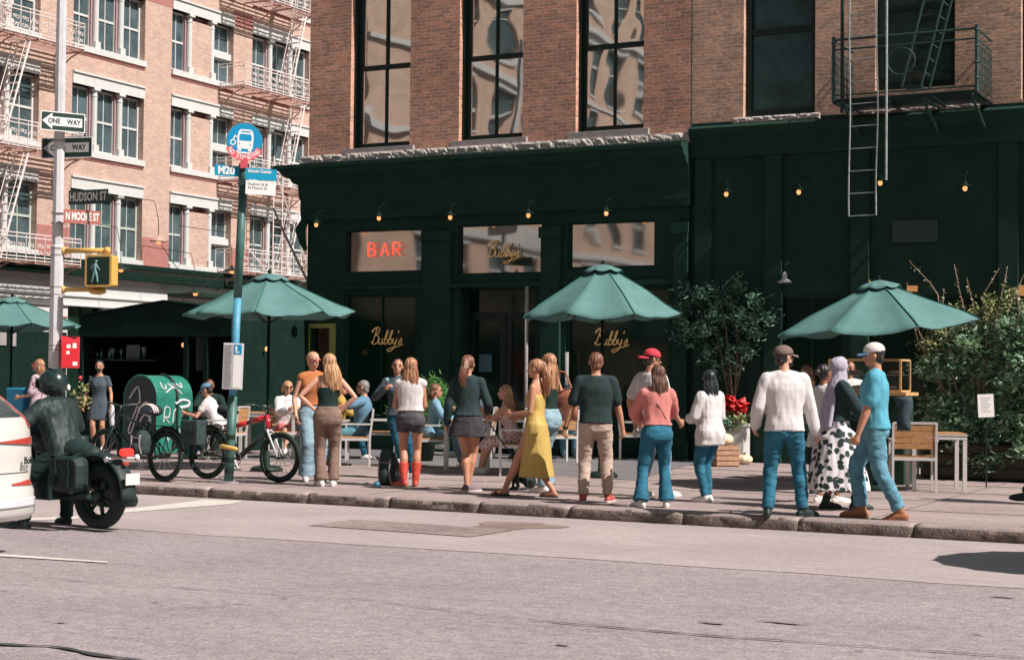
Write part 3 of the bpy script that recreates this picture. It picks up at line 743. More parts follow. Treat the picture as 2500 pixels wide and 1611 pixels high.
# tilted stair inside the escape
g = MB(); sa = F(2205, 215, YO + .55); sb = F(2275, -60, YO + .55)
for dx in (-.0, .42):
    for s_ in (0,):
        p0 = V((sa.x + dx * .75, YO + .45, sa.z)); p1 = V((sb.x + dx * .75, YO + .45, sb.z)); g.tube([p0, p1], .022, n=6); 
        g.tube([p0 + V((0, .5, 0)), p1 + V((0, .5, 0))], .022, n=6)
for k in range(9):
    t = k / 8; p = V((sa.x, YO + .45, sa.z)).lerp(V((sb.x, YO + .45, sb.z)), t); g.box(p.x, p.x + .3, YO + .45, YO + .95, p.z, p.z + .02)
g.build('stair', M['fegreen'], fe)
g = MB(); c = F(2200, 150, YO + .3)
g.tube([(c.x + .22 * cos(t * pi / 10), YO + .3, c.z + .22 * sin(t * pi / 10)) for t in range(20)], .012, n=6, closed=True); g.build('hoop', M['fegreen'], fe)
# drop ladder hanging in front
g = MB(); YLd = YO - .05
lx0 = F(2074, 300, YLd).x; lx1 = F(2141, 300, YLd).x; lz0 = F(2078, 528, YLd).z; lz1 = F(2078, -60, YLd).z
for x, wob in ((lx0, .010), (lx1, .014)):
    pts = [(x + wob * sin(z * 2.4), YLd, z) for z in [lz0 + (lz1 - lz0) * k / 14 for k in range(15)]]
    g.tube(pts, .014, n=6)
g.tube([(F(2164, 250, YLd).x, YLd, F(2164, 440, YLd).z), (F(2164, 250, YLd).x, YLd, lz1)], .02, n=8)
k = 0; z = lz0
while z < lz1:
    g.tube([(lx0, YLd, z), (lx1, YLd, z + .01)], .008, n=5); z += .36
g.build('drop_ladder', M['fesilver'] if 'fesilver' in M else M.setdefault('fesilver', mat('pale_worn_iron', (.30, .34, .33), .45, var=.3, vscale=12)), fe)
g = MB(); x_ = F(2055, 200, YO).x; g.tube([(x_, YO + .02, zp - 0.2), (x_, YO + .02, lz1)], .03, n=6); x_ = F(2152, 200, YO).x; g.box(x_ - .035, x_ + .035, YO, YO + .03, zp + .3, lz1); g.build('post', M['blackmetal'], fe)

# ------------------------------------------------------------------ gooseneck shop lamps
def lamp_bulb(p, wall_y=None, label='', group='bulb lamps hanging along the shopfront'):
    t = wthing('shop_lamp', label, 'lamp', tuple(p), group)
    g = MB(); g.ell(p, .038, .038, .046, n=12, k=8); g.build('bulb', M['bulb'], t, smooth=True)
    g = MB(); g.lathe(p + V((0, 0, .03)), [(.11, 0), (.105, .012), (.05, .03), (.03, .07), (.012, .09)], n=16); g.build('lamp_shade', M['shedblack'], t, smooth=True)
    g = MB(); y1 = wall_y if wall_y else p.y + .5
    g.tube([p + V((0, 0, .1)), p + V((0, .03, .22)), p + V((0, .2, .3)), V((p.x, y1, p.z + .22))], .007, n=6); g.build('arm', M['shedblack'], t)
    return t
LB = ['beside the corner bracket', 'above the window with the red neon sign', 'between the neon window and the lettered transom', 'above the gold lettered transom window', 'above the umbrella nearest the entrance door',
      'right of the wall seam', 'on the dark wall left of the drop ladder', 'beside the foot of the drop ladder', 'farthest right on the dark wall']
for (px, py), lb in zip(((772, 549), (925, 533), (1099, 531), (1290, 526), (1480, 521), (1773, 474), (1950, 469), (2149, 447), (2356, 460)), LB):
    lamp_bulb(F(px, py, YF - .75), YF - .08, 'small glowing bulb lamp ' + lb)
g = thing('wall_lamp', 'grey dish lamp on the dark wall high above the small tree', 'lamp', tuple(F(1916, 690, YF - .3))); 
m_ = MB(); m_.lathe((0, 0, 0), [(.13, 0), (.11, .02), (.045, .06), (.035, .16), (.01, .18)], n=16); m_.build('lamp_shade', M['galv'], g, smooth=True)
m_ = MB(); m_.tube([(0, 0, .16), (0, .02, .3), (0, .2, .36), (0, .27, .3)], .012, n=6); m_.build('arm', M['black'], g)
# ================================================================== BUILDING ACROSS THE SIDE STREET (left)
lb = wthing('brick_building', 'sunlit pale brick loft building across the side street with cream columns between its windows', 'building', (XL, 45, 0))
TL = lambda u, v, w: V((XL - w, u, v))        # u = world Y, w>0 into the wall
def ly(px, py=400): return L(px, py).y
def lz(px, py): return L(px, py).z
S1 = lz(260, 141); S2 = lz(290, 397)          # sill bottoms of two storeys
FH = 3.87
FH = S1 - S2
LT = lz(344, 241)                             # lintel bottom below S1
print('floors', S1, S2, FH, LT)
SB = [S2 - FH, S2, S1, S1 + FH]               # sill bottoms
bays = [('A', ly(-150), ly(92)), ('B', ly(173), ly(349)), ('C', ly(415), ly(566)), ('D', ly(612), ly(752)), ('E', ly(800), ly(960))]
WS = .22; WO = LT - S2                        # sill height / lintel bottom above sill bottom
holes = []
for n_, a, b in bays:
    for s_ in SB: holes.append((a, b, s_ + .02, s_ + WO, .42))
g = MB(); wall_holes(g, TL, 22, 80, SB[0] - .02, 26, holes)
g.quad(V((XL, 22, 0)), V((XL, 22, 26)), V((XL - 15, 22, 26)), V((XL - 15, 22, 0)))
g.quad(V((XL, 22, 26)), V((XL, 80, 26)), V((XL - 15, 80, 26)), V((XL - 15, 22, 26)))
g.build('brick_wall', M['brickL'], lb, recalc=False)
g = MB(); g.quad(V((XL - .43, 22, 0)), V((XL - .43, 80, 0)), V((XL - .43, 80, 26)), V((XL - .43, 22, 26))); g.build('window_backing', M['mauve'], lb)
# red stone blocks on piers
g = MB()
def redblk(a, b, z0, z1): tbox(g, TL, a, b, z0, z1, -.012, .001)
redblk(bays[1][2] + .01, bays[2][1] - .01, SB[0], SB[0] + 1.15); redblk(bays[2][2] + .01, bays[3][1] - .01, SB[0], SB[0] + 1.15); redblk(bays[0][2] + .01, bays[1][1] - .01, SB[0], SB[0] + 1.15)
zr_ = lz(400, 14); redblk(bays[1][2] + .01, bays[2][1] - .01, zr_, zr_ + .9)
zr_ = lz(583, 66); redblk(bays[2][2] + .01, bays[3][1] - .01, zr_, zr_ + .62); redblk(bays[2][2] + .01, bays[3][1] - .01, zr_ + 2.0, zr_ + 2.5)
g.split('red_stone_band', M['redstone'], lb)
def col(g, u, z0, z1, w, r=.115):
    c = TL(u, 0, w)
    g.box(c.x - r * 1.25, c.x + r * 1.25, c.y - r * 1.25, c.y + r * 1.25, z0, z0 + .28)
    g.lathe(V((c.x, c.y, 0)), [(r, z0 + .28), (r, z1 - .34), (r * 1.15, z1 - .32), (r * 1.15, z1 - .27), (r * .95, z1 - .26), (r * .95, z1 - .16), (r * 1.3, z1 - .1)], n=12)
    g.box(c.x - r * 1.45, c.x + r * 1.45, c.y - r * 1.45, c.y + r * 1.45, z1 - .1, z1)
for bi, (n_, a, b) in enumerate(bays):
    for fi, s_ in enumerate(SB):
        z0 = s_ + WS; z1 = s_ + WO; door = False
        g = MB(); tbox(g, TL, a - .02, b + .02, s_, z0, -.10, .30); sl = g.build('window_sill', M['cream'], lb)
        if fi > 0:
            g = MB()
            for k, (o, h0, h1) in enumerate(((.07, .0, -.035), (.04, -.055, -.08), (.025, -.10, -.12))):
                tbox(g, TL, a, b, s_ + h1, s_ + h0 + .021, -o, -.002)
            g.build('brick_moulding', M['redstone'], lb)
        g = MB(); tbox(g, TL, a - .0, b + .0, z1, z1 + .40, -.05, .25); tbox(g, TL, a - .0, b + .0, z1 + .40, z1 + .47, -.11, .1); g.build('lintel', M['cream'], lb)
        wdt = b - a
        zin = z1
        if n_ == 'C' or n_ == 'E':
            u1 = a + wdt * .30; u2 = a + wdt * .66
            g = MB(); tbox(g, TL, u1 + .1, u2 - .1, z0, z1 - .22, .06, .3); g.build('brick_infill', M['brickL'], lb)
            cols = [u1, u2]; ww = [(a, u1 - .1, None), (u2 + .1, b, 'half')]
        else:
            u1 = a + wdt * .325; u2 = a + wdt * .675; cols = [u1, u2]; ww = [(a, u1 - .12, None), (u1 + .12, u2 - .12, None), (u2 + .12, b, None)]
        g = MB()
        for u in cols: col(g, u, z0, z1, .10)
        g.split('column', M['cream'], lb)
        g = MB()
        for u in cols: tbox(g, TL, u - .2, u - .11, z0, z1, .16, .4); tbox(g, TL, u + .0, u + .13, z0, z1, .2, .4)
        g.split('mullion_panel', M['mauve'], lb)
        for (p, q, kind) in ww:
            if kind == 'half':
                zm = z0 + (z1 - z0) * .42; g = MB(); tbox(g, TL, p, q, zm, zm + .26, .12, .3); g.build('spandrel_bar', M['cream'], lb)
                window(TL, lb, p + .02, q - .02, z0, zm, .26, M['cream'], M['glassL'], fr=.06, mull=1)
                window(TL, lb, p + .02, q - .02, zm + .26, z1, .26, M['cream'], M['glassL'], fr=.06, mull=1)
            else:
                window(TL, lb, p + .02, q - .02, z0, z1 - .02, .24, M['sagewhite'] if fi < 1 else M['cream'], M['glassL'], fr=.085, rail=z0 + (z1 - z0) * .5, mull=1)
# ground floor of the left building
zt0 = SB[0]
g = MB()
cor = [(.0, zt0), (.42, zt0), (.42, zt0 - .10), (.30, zt0 - .13), (.16, zt0 - .22), (.14, zt0 - .34), (.36, zt0 - .36), (.36, zt0 - .48), (.26, zt0 - .52), (.02, zt0 - .54), (.02, zt0 - .82), (.05, zt0 - .83), (.05, zt0 - 1.25), (.12, zt0 - 1.27), (.12, zt0 - 1.33), (.04, zt0 - 1.36), (.04, zt0 - 1.6), (.1, zt0 - 1.62), (.1, zt0 - 1.68), (0, zt0 - 1.7)]
g.rings([[V((XL + o, 22, z)) for o, z in cor], [V((XL + o, 80, z)) for o, z in cor]]); g.build('cornice', M['cream'], lb)
g = MB()
gh = [(ly(0) - 8, ly(82), 2.6, lz(40, 728), .3), (ly(172), ly(258), .4, lz(215, 722), .3), (ly(362), ly(430), .4, lz(400, 733), .3), (ly(500), ly(600), .4, lz(400, 733), .3)]
wall_holes(g, TL, 22, 80, 0, zt0 - 1.68, gh)
for k in range(7):
    z = 1.0 + k * .38
    if z < zt0 - 1.8: tbox(g, TL, 22, 80, z, z + .05, -.02, -.002) if False else None
g.build('ground_floor_wall', M['cream'], lb, recalc=False)
for h in gh: window(TL, lb, h[0], h[1], h[2], h[3], .2, M['deepgreen'], M['glassS'], fr=.1, mull=1, name='shop_window')
g = MB()
for k in range(1, 9): 
    z = zt0 - 1.7 - k * .42
    for (a, b) in ((ly(82), ly(172)), (ly(258), ly(362)), (ly(430), ly(500))): tbox(g, TL, a + .02, b - .02, z, z + .05, -.03, -.001)
g.build('stone_courses', M['redstone'], lb)
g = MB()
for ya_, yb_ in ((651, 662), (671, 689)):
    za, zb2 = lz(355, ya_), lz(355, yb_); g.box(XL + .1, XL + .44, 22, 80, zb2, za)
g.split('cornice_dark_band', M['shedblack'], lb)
# dark shop panels low on the left
g = MB(); tbox(g, TL, 22, ly(150), .1, 3.0, -.4, -.05); g.build('dark_shop_panels', M['shedblack'], lb)
g = MB()
for px0, px1, py0, py1 in ((-6, 14, 811, 843), (24, 38, 812, 845)):
    A = L(px0, py0, XL + .42); B = L(px1, py1, XL + .42); g.box(XL + .42, XL + .45, A.y, B.y, B.z, A.z)
g.split('shop_poster', M['sill'], lb)
# flat awning
g = MB(); a = L(476, 715, XL + 1.4); b = L(600, 705, XL + 1.4); g.box(XL, XL + 1.5, a.y, b.y + 2.5, a.z - .14, a.z); g.build('flat_awning', M['black'], lb)

# ------------------------------------------------------------------ cream fire escapes on the left building
M['fewhite'] = mat('cream_iron', (.70, .62, .59), .6, var=.05)
M['ferust'] = mat('rusty_iron', (.48, .29, .24), .8, var=.2)
def scroll(g, T2, u, v, s, r=.015, flip=1):
    pts = []
    for k in range(14):
        t = k / 13 * 2.2 * pi; rr = s * (.15 + .85 * k / 13)
        pts.append(T2(u + flip * rr * cos(t), v + rr * sin(t)))
    g.tube(pts, r, n=4)
def fire_escape_L(label, ya, yb, levels, xo, stairs, plat_z):
    f = wthing('fire_escape', label, 'fire escape', (XL, ya, levels[0]), 'cream fire escapes on the pale loft building')
    for li, z in enumerate(levels):
        g = MB()
        n = 9
        for k in range(n):
            x = XL + .1 + (xo - .15) * k / (n - 1); g.box(x - .022, x + .022, ya, yb, z, z + .03)
        for k in range(4):
            y = ya + (yb - ya) * k / 3; g.box(XL, XL + xo, y - .02, y + .02, z - .06, z)
        g.build('platform', M['ferust'], f)
        g = MB(); X = XL + xo; h = .95
        for q in (.05, .16, h - .13, h): g.tube([(XL + .05, ya, z + q), (X, ya, z + q), (X, yb, z + q), (XL + .05, yb, z + q)], .022, n=5)
        yy = ya; step = .45
        while yy <= yb + .01:
            g.tube([(X, yy, z), (X, yy, z + h)], .014, n=4); yy += step
        yy = ya + step / 2
        Tq = lambda u, v: V((X, u, v))
        while yy < yb:
            scroll(g, Tq, yy - .09, z + .34, .10); scroll(g, Tq, yy + .09, z + .58, .10, flip=-1); scroll(g, Tq, yy + .09, z + .34, .07, flip=-1); scroll(g, Tq, yy - .09, z + .6, .08); yy += step
        g.build('railing', M['fewhite'], f)
        g = MB()
        for y in (ya + .1, (ya + yb) / 2, yb - .1):
            g.tube([(X - .05, y, z - .05), (X - .5, y, z - .2), (XL + .05, y, z - .75)], .03, n=5); g.tube([(X, y, z - .04), (XL + .05, y, z - .04)], .025, n=5)
        g.split('bracket', M['ferust'], f)
        if li + 1 < len(levels) or True:
            z2 = levels[li + 1] if li + 1 < len(levels) else z + FH
            g = MB(); y0, y1 = stairs
            for x in (XL + xo - .15, XL + xo - .72):
                g.tube([(x, y0, z), (x, y1, z2)], .035, n=6)
                g.tube([(x, y0, z + .7), (x, y1, z2 + .6)], .016, n=5)
            for k in range(13):
                t = (k + .5) / 13; y = y0 + (y1 - y0) * t; zz = z + (z2 - z) * t; g.box(XL + xo - .72, XL + xo - .15, y - .09, y + .09, zz, zz + .025)
            g.build('stair', M['fewhite'], f)
    return f
xo = 1.35
zL = L(0, 524, XL + xo).z
zp0 = L(60, 638, XL + xo).z
y_r = L(197, 640, XL + xo).y; y_l = L(-160, 600, XL + xo).y
fire_escape_L('cream fire escape with scrolled railings at the far left behind the signal pole', y_l, y_r, [zp0, zp0 + FH, zp0 + 2 * FH, zp0 + 3 * FH], xo, (L(14, 300, XL + xo).y, L(84, 100, XL + xo).y), 0)
zq = L(700, 236, XL + xo).z
yq0 = L(597, 240, XL + xo).y; yq1 = L(768, 240, XL + xo).y
fe2 = fire_escape_L('cream fire escape with balcony and ladder next to the corner of the brown building', yq0, yq1, [zq - 2 * FH + .1, zq - FH, zq, zq + FH], xo, (L(712, 400, XL + xo).y, L(752, 300, XL + xo).y), 0)
g = MB()                                      # straight ladder and bracing low on the second escape
a = L(668, 470, XL + xo + .1); b = L(690, 470, XL + xo + .1)
for y in (a.y, b.y): g.tube([(XL + xo + .1, y, L(668, 680, XL + xo + .1).z), (XL + xo + .1, y, L(668, 380, XL + xo + .1).z)], .03, n=6)
z = L(668, 680, XL + xo + .1).z
while z < L(668, 400, XL + xo + .1).z: g.tube([(XL + xo + .1, a.y, z), (XL + xo + .1, b.y, z)], .018, n=5); z += .36
p = L(600, 600, XL + xo + .1); q = L(644, 655, XL + xo + .1); g.tube([p, q], .03, n=5)
p = L(755, 660, XL + xo + .1); q = L(665, 400, XL + xo + .1); g.tube([p, q], .03, n=5)
g.build('ladder', M['fewhite'], fe2)

# hanging street lamps and wires before the left building
for (px, py, lab) in ((387, 590, 'dish lamp hung on a wire in front of the red pier'), (295, 658, 'round lit dish lamp just right of the walk signal'), (566, 662, 'dish lamp with a lit bulb beside the bus stop pole'), (477, 716, 'small lamp at the edge of the black awning')):
    p = L(px, py, XL + 3.0); t = thing('hanging_lamp', lab, 'lamp', tuple(p), group='dish lamps strung before the loft building')
    g = MB(); g.lathe((0, 0, 0), [(.34, 0), (.30, .04), (.1, .1), (.06, .2), (.02, .22)], n=16); g.build('lamp_shade', M['black'] if py > 600 else M['ferust'], t, smooth=True)
    g = MB(); g.ell((0, 0, -.02), .09, .09, .08, n=10, k=6); g.build('bulb', M['bulb'], t, smooth=True)
    g = MB(); g.tube([(0, 0, .2), (0, -.02, .8), (-.3, .1, 1.5), (-3.0, .5, 1.9)], .014, n=5); g.build('wire', M['black'], t)
g = MB()
A = D(668, 510, 48); B = D(772, 728, 27.2 / .81)
g.tube([A, A.lerp(B, .3) + V((0, 0, -.05)), A.lerp(B, .6) + V((0, 0, -.05)), B], .03, n=6)
tag(g.build('cable', M['black']), 'thick dark cable running down past the cream fire escape to the corner building', 'cable')
g = MB()
A = L(395, 600, XL + 3); B = L(476, 712, XL + 3); C_ = L(556, 660, XL + 3); g.tube([A, A.lerp(B, .5) + V((0, 0, -.05)), B], .014, n=4); g.tube([B, B.lerp(C_, .5), C_], .014, n=4)
tag(g.build('lamp_wire', M['black']), 'thin wire linking the dish lamps before the pale loft building', 'wire')

# ================================================================== OPPOSITE BUILDINGS (they show in the window panes)
def simple_block(label, x0, x1, y0, y1, h, face, mt):
    b_ = wthing('brick_building', label, 'building', ((x0 + x1) / 2, (y0 + y1) / 2, 0))
    if face == 'x': T = lambda u, v, w: V((x1 - w, u, v)); u0, u1 = y0, y1
    else: T = lambda u, v, w: V((u, y1 - w, v)); u0, u1 = x0, x1
    hs = []; n = int((u1 - u0) / 3.6)
    for k in range(n):
        for f in range(int(h / 4)): 
            a = u0 + .9 + k * 3.6; hs.append((a, a + 1.7, 1.4 + f * 4, 3.9 + f * 4, .3))
    g = MB(); wall_holes(g, T, u0, u1, 0, h, hs); 
    cs = [V((x0, y0, 0)), V((x1, y0, 0)), V((x1, y1, 0)), V((x0, y1, 0))]
    for i in range(4):
        p, q = cs[i], cs[(i + 1) % 4]
        if (face == 'x' and i == 1) or (face == 'y' and i == 2): continue
        g.quad(p, q, q + V((0, 0, h)), p + V((0, 0, h)))
    g.quad(*[c + V((0, 0, h)) for c in cs]); g.build('brick_wall', mt, b_, recalc=False)
    g = MB(); gl = MB()
    for a, b, c, d, _ in hs:
        tbox(g, T, a - .1, b + .1, c - .2, c - .005, -.12, .28); tbox(g, T, a - .1, b + .1, d + .005, d + .35, -.06, .1)
        tbox(g, T, a, b, (c + d) / 2 - .06, (c + d) / 2 + .06, .12, .2); gl.quad(T(a, c, .25), T(b, c, .25), T(b, d, .25), T(a, d, .25))
    for f in range(1, int(h / 4)): tbox(g, T, u0, u1, f * 4 + .25, f * 4 + .6, -.25, -.001)
    g.build('stone_trim', M['cream'], b_); gl.build('windows', M['glassL'], b_, recalc=False)
    return b_
simple_block('sunlit orange brick loft building across the avenue, seen only mirrored in the shop panes', -60, -38, -44, -4.6, 27, 'x', M['brickO'])
simple_block('pale brick building behind the viewer, seen only mirrored in the panes', -21, 34, -30, -7.5, 22, 'y', M['brickO'])

# ================================================================== DINING SHED
sh = wthing('dining_shed', 'black timber outdoor dining shed with an open bar front beside the brown corner building', 'shed', (-21, 24.5, 0))
YS = 24.6
def SP(px, py, Y=YS): return F(px, py, Y)
p0 = SP(193, 774); p1 = SP(400, 738); p2 = SP(478, 748); p3 = SP(752, 752, YS)
XR = -17.6
p3 = V((F(754, 760, YS + 2.5).x, YS, SP(742, 765).z))
zb = .1
g = MB()                                      # fascia above the opening
fa = [(p0.x, p0.z), (p1.x, p1.z), (p2.x, p2.z), (p3.x, p3.z)]
zo = SP(300, 822).z
poly = fa + [(p3.x, zo), (p0.x, zo)]
g.add([(x, YS, z) for x, z in poly] + [(x, YS + .06, z) for x, z in poly], [tuple(range(6)), tuple(range(11, 5, -1))] + [(i, (i + 1) % 6, 6 + (i + 1) % 6, 6 + i) for i in range(6)])
g.build('fascia', M['shedblack'], sh)
g = MB(); g.box(p0.x, p3.x, YS, YS + .08, zb, SP(300, 985).z); g.build('counter_front', M['shedblack'], sh)
g = MB()
for px in (195, 452, 500, 600, 742):
    x = min(SP(px, 900).x, p3.x - .05); g.box(x - .05, x + .05, YS + .002, YS + .1, zb, zo)
g.split('post', M['shedblack'], sh)
g = MB(); g.box(p0.x, p3.x, YS + 2.4, YS + 2.5, zb, p1.z - .05); g.box(p0.x, p0.x + .06, YS + .1, YS + 2.4, zb, p0.z + .01); g.box(p3.x - .05, p3.x, YS + .11, YS + 2.4, zb, p3.z + .01); g.build('back_wall', M['shedblack'], sh)
g = MB(); R = []
for x, z in fa: R.append([V((x, YS - .03, z + .015)), V((x, YS - .03, z + .045)), V((x, YS + 2.5, z + .045)), V((x, YS + 2.5, z + .015))])
g.rings(R); g.build('roof', M['shedblack'], sh)
sz = SP(260, 877, YS + .35).z
g = MB(); g.box(SP(195, 880).x, SP(360, 880).x, YS + .2, YS + .5, sz - .03, sz); shf = g.build('bar_shelf', M['black'], sh)
g = MB(); A = SP(455, 800); B = SP(478, 905); g.box(A.x, B.x, YS + .3, YS + .33, B.z, A.z); g.build('mirror_panel', mat('smoky_mirror', (.035, .05, .05), .3, var=.4, vscale=20), sh)
M['glassware'] = mat('clear_glassware', (.10, .2, .2), .15, spec=.8)
for k, (px, w_, h_) in enumerate(((208, .05, .28), (222, .03, .12), (238, .03, .12), (248, .035, .2), (268, .05, .22), (276, .06, .22), (296, .035, .2), (352, .055, .24))):
    p = SP(px, 877, YS + .35); g = MB()
    if k in (0, 3, 4): g.lathe((0, 0, 0), [(w_ * .7, 0), (w_ * .75, h_ * .55), (w_ * .25, h_ * .75), (w_ * .25, h_), ], n=10)
    elif k == 7: g.lathe((0, 0, 0), [(w_ * .4, 0), (w_ * .95, h_ * .9), (w_, h_)], n=10)
    else: g.lathe((0, 0, 0), [(w_ * .6, 0), (w_ * .2, .02), (w_ * .2, h_ * .4), (w_, h_ * .7), (w_ * .85, h_)], n=10)
    o = g.build('bottle' if k in (0, 3, 4) else 'drinking_glass', M['glassware'], smooth=True); o.location = (p.x, YS + .35, sz + .002)
    tag(o, ['tall bottle at the left end of the shed bar shelf', 'short stemmed glass next to the tall bottle on the bar shelf', 'second short stemmed glass on the bar shelf', 'slim bottle behind the short glasses on the bar shelf', 'squat bottle in the middle of the bar shelf', 'wide goblet in the middle of the bar shelf', 'narrow goblet left of the framed notice on the bar shelf', 'tall flared glass right of the framed notice on the bar shelf'][k], 'bottle' if k in (0, 3, 4) else 'glass', 'glassware along the shed bar shelf')
g = MB(); A = SP(309, 842, YS + .36); B = SP(341, 876, YS + .36); g.box(A.x, B.x, YS + .36, YS + .38, sz + .001, A.z); tag(g.build('framed_notice', mat('grey_notice', (.11, .14, .14), .6, var=.6, vscale=40)), 'grey printed framed notice standing on the shed bar shelf', 'notice')
for k, (px, py) in enumerate(((447, 842), (561, 846), (651, 852), (630, 700))):
    if k == 3: continue
    p = SP(px, py, YS + 1.0); g = MB(); g.ell((0, 0, 0), .035, .035, .045, n=10, k=6); t = g.build('bulb', M['bulb']); t.location = p; t.name = 'bulb_lamp'
    tag(t, ['glowing bulb in the shed above the mailbox', 'glowing bulb left of the bus timetable panel', 'small glowing bulb behind the green parasol pole in the shed'][k], 'lamp', 'warm bulbs inside the dining shed')
    g = MB(); g.tube([(0, 0, .04), (0, 0, .9)], .006, n=4); g.build('cord', M['black'], t)

# ================================================================== TRAFFIC POLE WITH SIGNS
Zp = 26.0
pt = D(152, -60, Zp); pb = D(134, 940, Zp); dirp = (pt - pb)
k0 = (pb.z - SW) / dirp.z; base = pb - dirp * k0
tp = wthing('traffic_pole', 'tall silver traffic pole carrying one way signs, street name signs and a yellow walk signal', 'traffic pole', tuple(base))
g = MB(); nn = 8
lenp = dirp.normalized()
g.tube([base, base + lenp * .5, base + lenp * 3.4, base + lenp * 3.42, base + lenp * 9.5], [.155, .118, .104, .09, .075], n=8); pole = g.build('pole', M['galv'], tp)
g = MB()
for py in (345, 520, 545, 606, 622, 700, 718, 843, 853, 866):
    c = D(134 + (940 - py) * .018, py, Zp); g.tube([c - lenp * .008, c + lenp * .008], .112, n=8)
g.split('steel_band', M['sill'], tp)
def sign_frame(px, py, Z, rz=0, tilt=0, roll=0):
    """matrix for a sign facing the camera turned by rz about the vertical"""
    o = D(px, py, Z); Fm = Matrix.Rotation(YAW + rz, 4, 'Z') @ Matrix.Rotation(pi / 2, 4, 'X') @ Matrix.Rotation(roll, 4, 'Z')
    return Matrix.Translation(o) @ Fm
def rect(w, h, r=0): 
    if not r: return [(-w / 2, -h / 2), (w / 2, -h / 2), (w / 2, h / 2), (-w / 2, h / 2)]
    P = []
    for cx, cy, a in ((w / 2 - r, -h / 2 + r, -pi / 2), (w / 2 - r, h / 2 - r, 0), (-w / 2 + r, h / 2 - r, pi / 2), (-w / 2 + r, -h / 2 + r, pi)):
        for k in range(4): P.append((cx + r * cos(a + k * pi / 6), cy + r * sin(a + k * pi / 6)))
    return P
def plate(Mx, w, h, m, name, parent, t=.012, r=.03):
    g = MB(); g.prism(rect(w, h, r), Mx, -t); return g.build(name, m, parent)
def flat(Mx, poly, z, m, name, parent):
    g = MB(); g.add([Mx @ V((x, y, z)) for x, y in poly], [tuple(range(len(poly)))]); return g.build(name, m, parent, recalc=False)
def oneway(Mx, w, h, mbk, mw, tb, name='one_way_sign'):
    s_ = plate(Mx, w, h, M['signwhite'], name, tp, r=.02)
    flat(Mx, rect(w - .03, h - .03, .015), .0015, mbk, 'sign_face', s_)
    L_ = w / 2
    arrow = [(-L_ * .93, 0), (-L_ * .48, h * .42), (-L_ * .48, h * .23), (L_ * .86, h * .23), (L_ * .86, -h * .23), (-L_ * .48, -h * .23), (-L_ * .48, -h * .42)]
    flat(Mx, arrow, .003, mw, 'arrow', s_)
    g = MB(); text_mb(g, 'ONE', h * .36, Mx @ Matrix.Translation((-w * .2, 0, .0045)), extrude=0, bold=.004, xs=.85); g.build('lettering', tb, s_, recalc=False); g = MB(); text_mb(g, 'WAY', h * .36, Mx @ Matrix.Translation((w * .24, 0, .0045)), bold=.004, xs=.85); g.build('lettering', tb, s_, recalc=False)
    return s_
s1 = sign_frame(154, 298, Zp - .25, rz=rad(32)); oneway(s1, .70, .30, M['signblack'], M['signwhite'], M['signblack'])
s2 = sign_frame(163, 361, Zp + .16, rz=rad(-14)); oneway(s2, .89, .33, M['signblack'], M['signgrey'], M['signblack'])
s3 = sign_frame(215, 481, Zp - .05, rz=rad(-24)); w3, h3 = .76, .225
o = plate(s3, w3, h3, M['signblack'], 'street_name_sign', tp, r=.01); g = MB(); text_mb(g, 'HUDSON ST', h3 * .84, s3 @ Matrix.Translation((0, 0, .003)), bold=.006, xs=.68); g.build('lettering', M['signgrey'], o, recalc=False)
s4 = sign_frame(201, 530, Zp - .05, rz=rad(30)); w4, h4 = .57, .215
o = plate(s4, w4, h4, M['signbrown'], 'street_name_sign', tp, r=.01); o['label'] = 'red brown street name sign'; g = MB(); text_mb(g, 'N MOORE ST', h4 * .78, s4 @ Matrix.Translation((0, 0, .003)), bold=.006, xs=.53); g.build('lettering', M['signwhite'], o, recalc=False)
# pedestrian signal
sg = sign_frame(240, 661, Zp - .45, rz=rad(-16)); W_, H_ = .435, .475
g = MB(); g.prism(rect(W_, H_, .03), sg, -.22); hs = g.build('walk_signal', M['yellow'], tp, bevel=.008)
g = MB(); g.prism(rect(W_ + .03, H_ + .03, .04), sg @ Matrix.Translation((0, 0, -.03)), .035); g.build('door_rim', M['yellow'], hs, bevel=.006)
M['lcdblack'] = mat('signal_screen', (.008, .03, .022), .25)
flat(sg, rect(W_ - .045, H_ - .045, .02), .0075, M['lcdblack'], 'screen', hs)
M['walkman'] = mat('pale_walk_symbol', (.13, .26, .27), .6, emit=(.3, .6, .65), es=.02, var=.3, vscale=30)
man = MB(); zq_ = .012
def blob(P, r):
    man.tube([sg @ V((x * W_, y * H_, zq_)) for x, y in P], [q * W_ for q in r], n=8, round_=True)
blob([(-.075, .30), (-.074, .305)], [.05, .05]); blob([(-.10, .2), (-.12, .0)], [.06, .055]); blob([(-.12, 0), (-.18, -.18), (-.24, -.36)], [.05, .04, .03])
blob([(-.10, 0), (-.04, -.18), (-.01, -.36)], [.05, .04, .03]); blob([(-.08, .2), (0, .1), (.06, .03)], [.03, .025, .02]); blob([(-.15, .2), (-.25, .12), (-.24, 0)], [.03, .025, .02])
man.build('walking_man', M['walkman'], hs, smooth=True)
g = MB()
c1 = D(154, 612, Zp); c2 = D(262, 612, Zp - .3); g.tube([c1, c2], .04, n=10); g.ell(c1, .07, .07, .07); g.ell(c2, .06, .06, .06)
cc = D(235, 628, Zp - .3); g.tube([cc, cc + V((0, 0, -.08))], .09, n=10)
c1 = D(154, 707, Zp); c2 = D(255, 707, Zp - .3); g.tube([c1, c2], .035, n=10); g.ell(c1, .06, .06, .06); g.ell(D(238, 712, Zp - .3), .16, .09, .05)
g.build('signal_brackets', M['yellow'], tp, smooth=True)
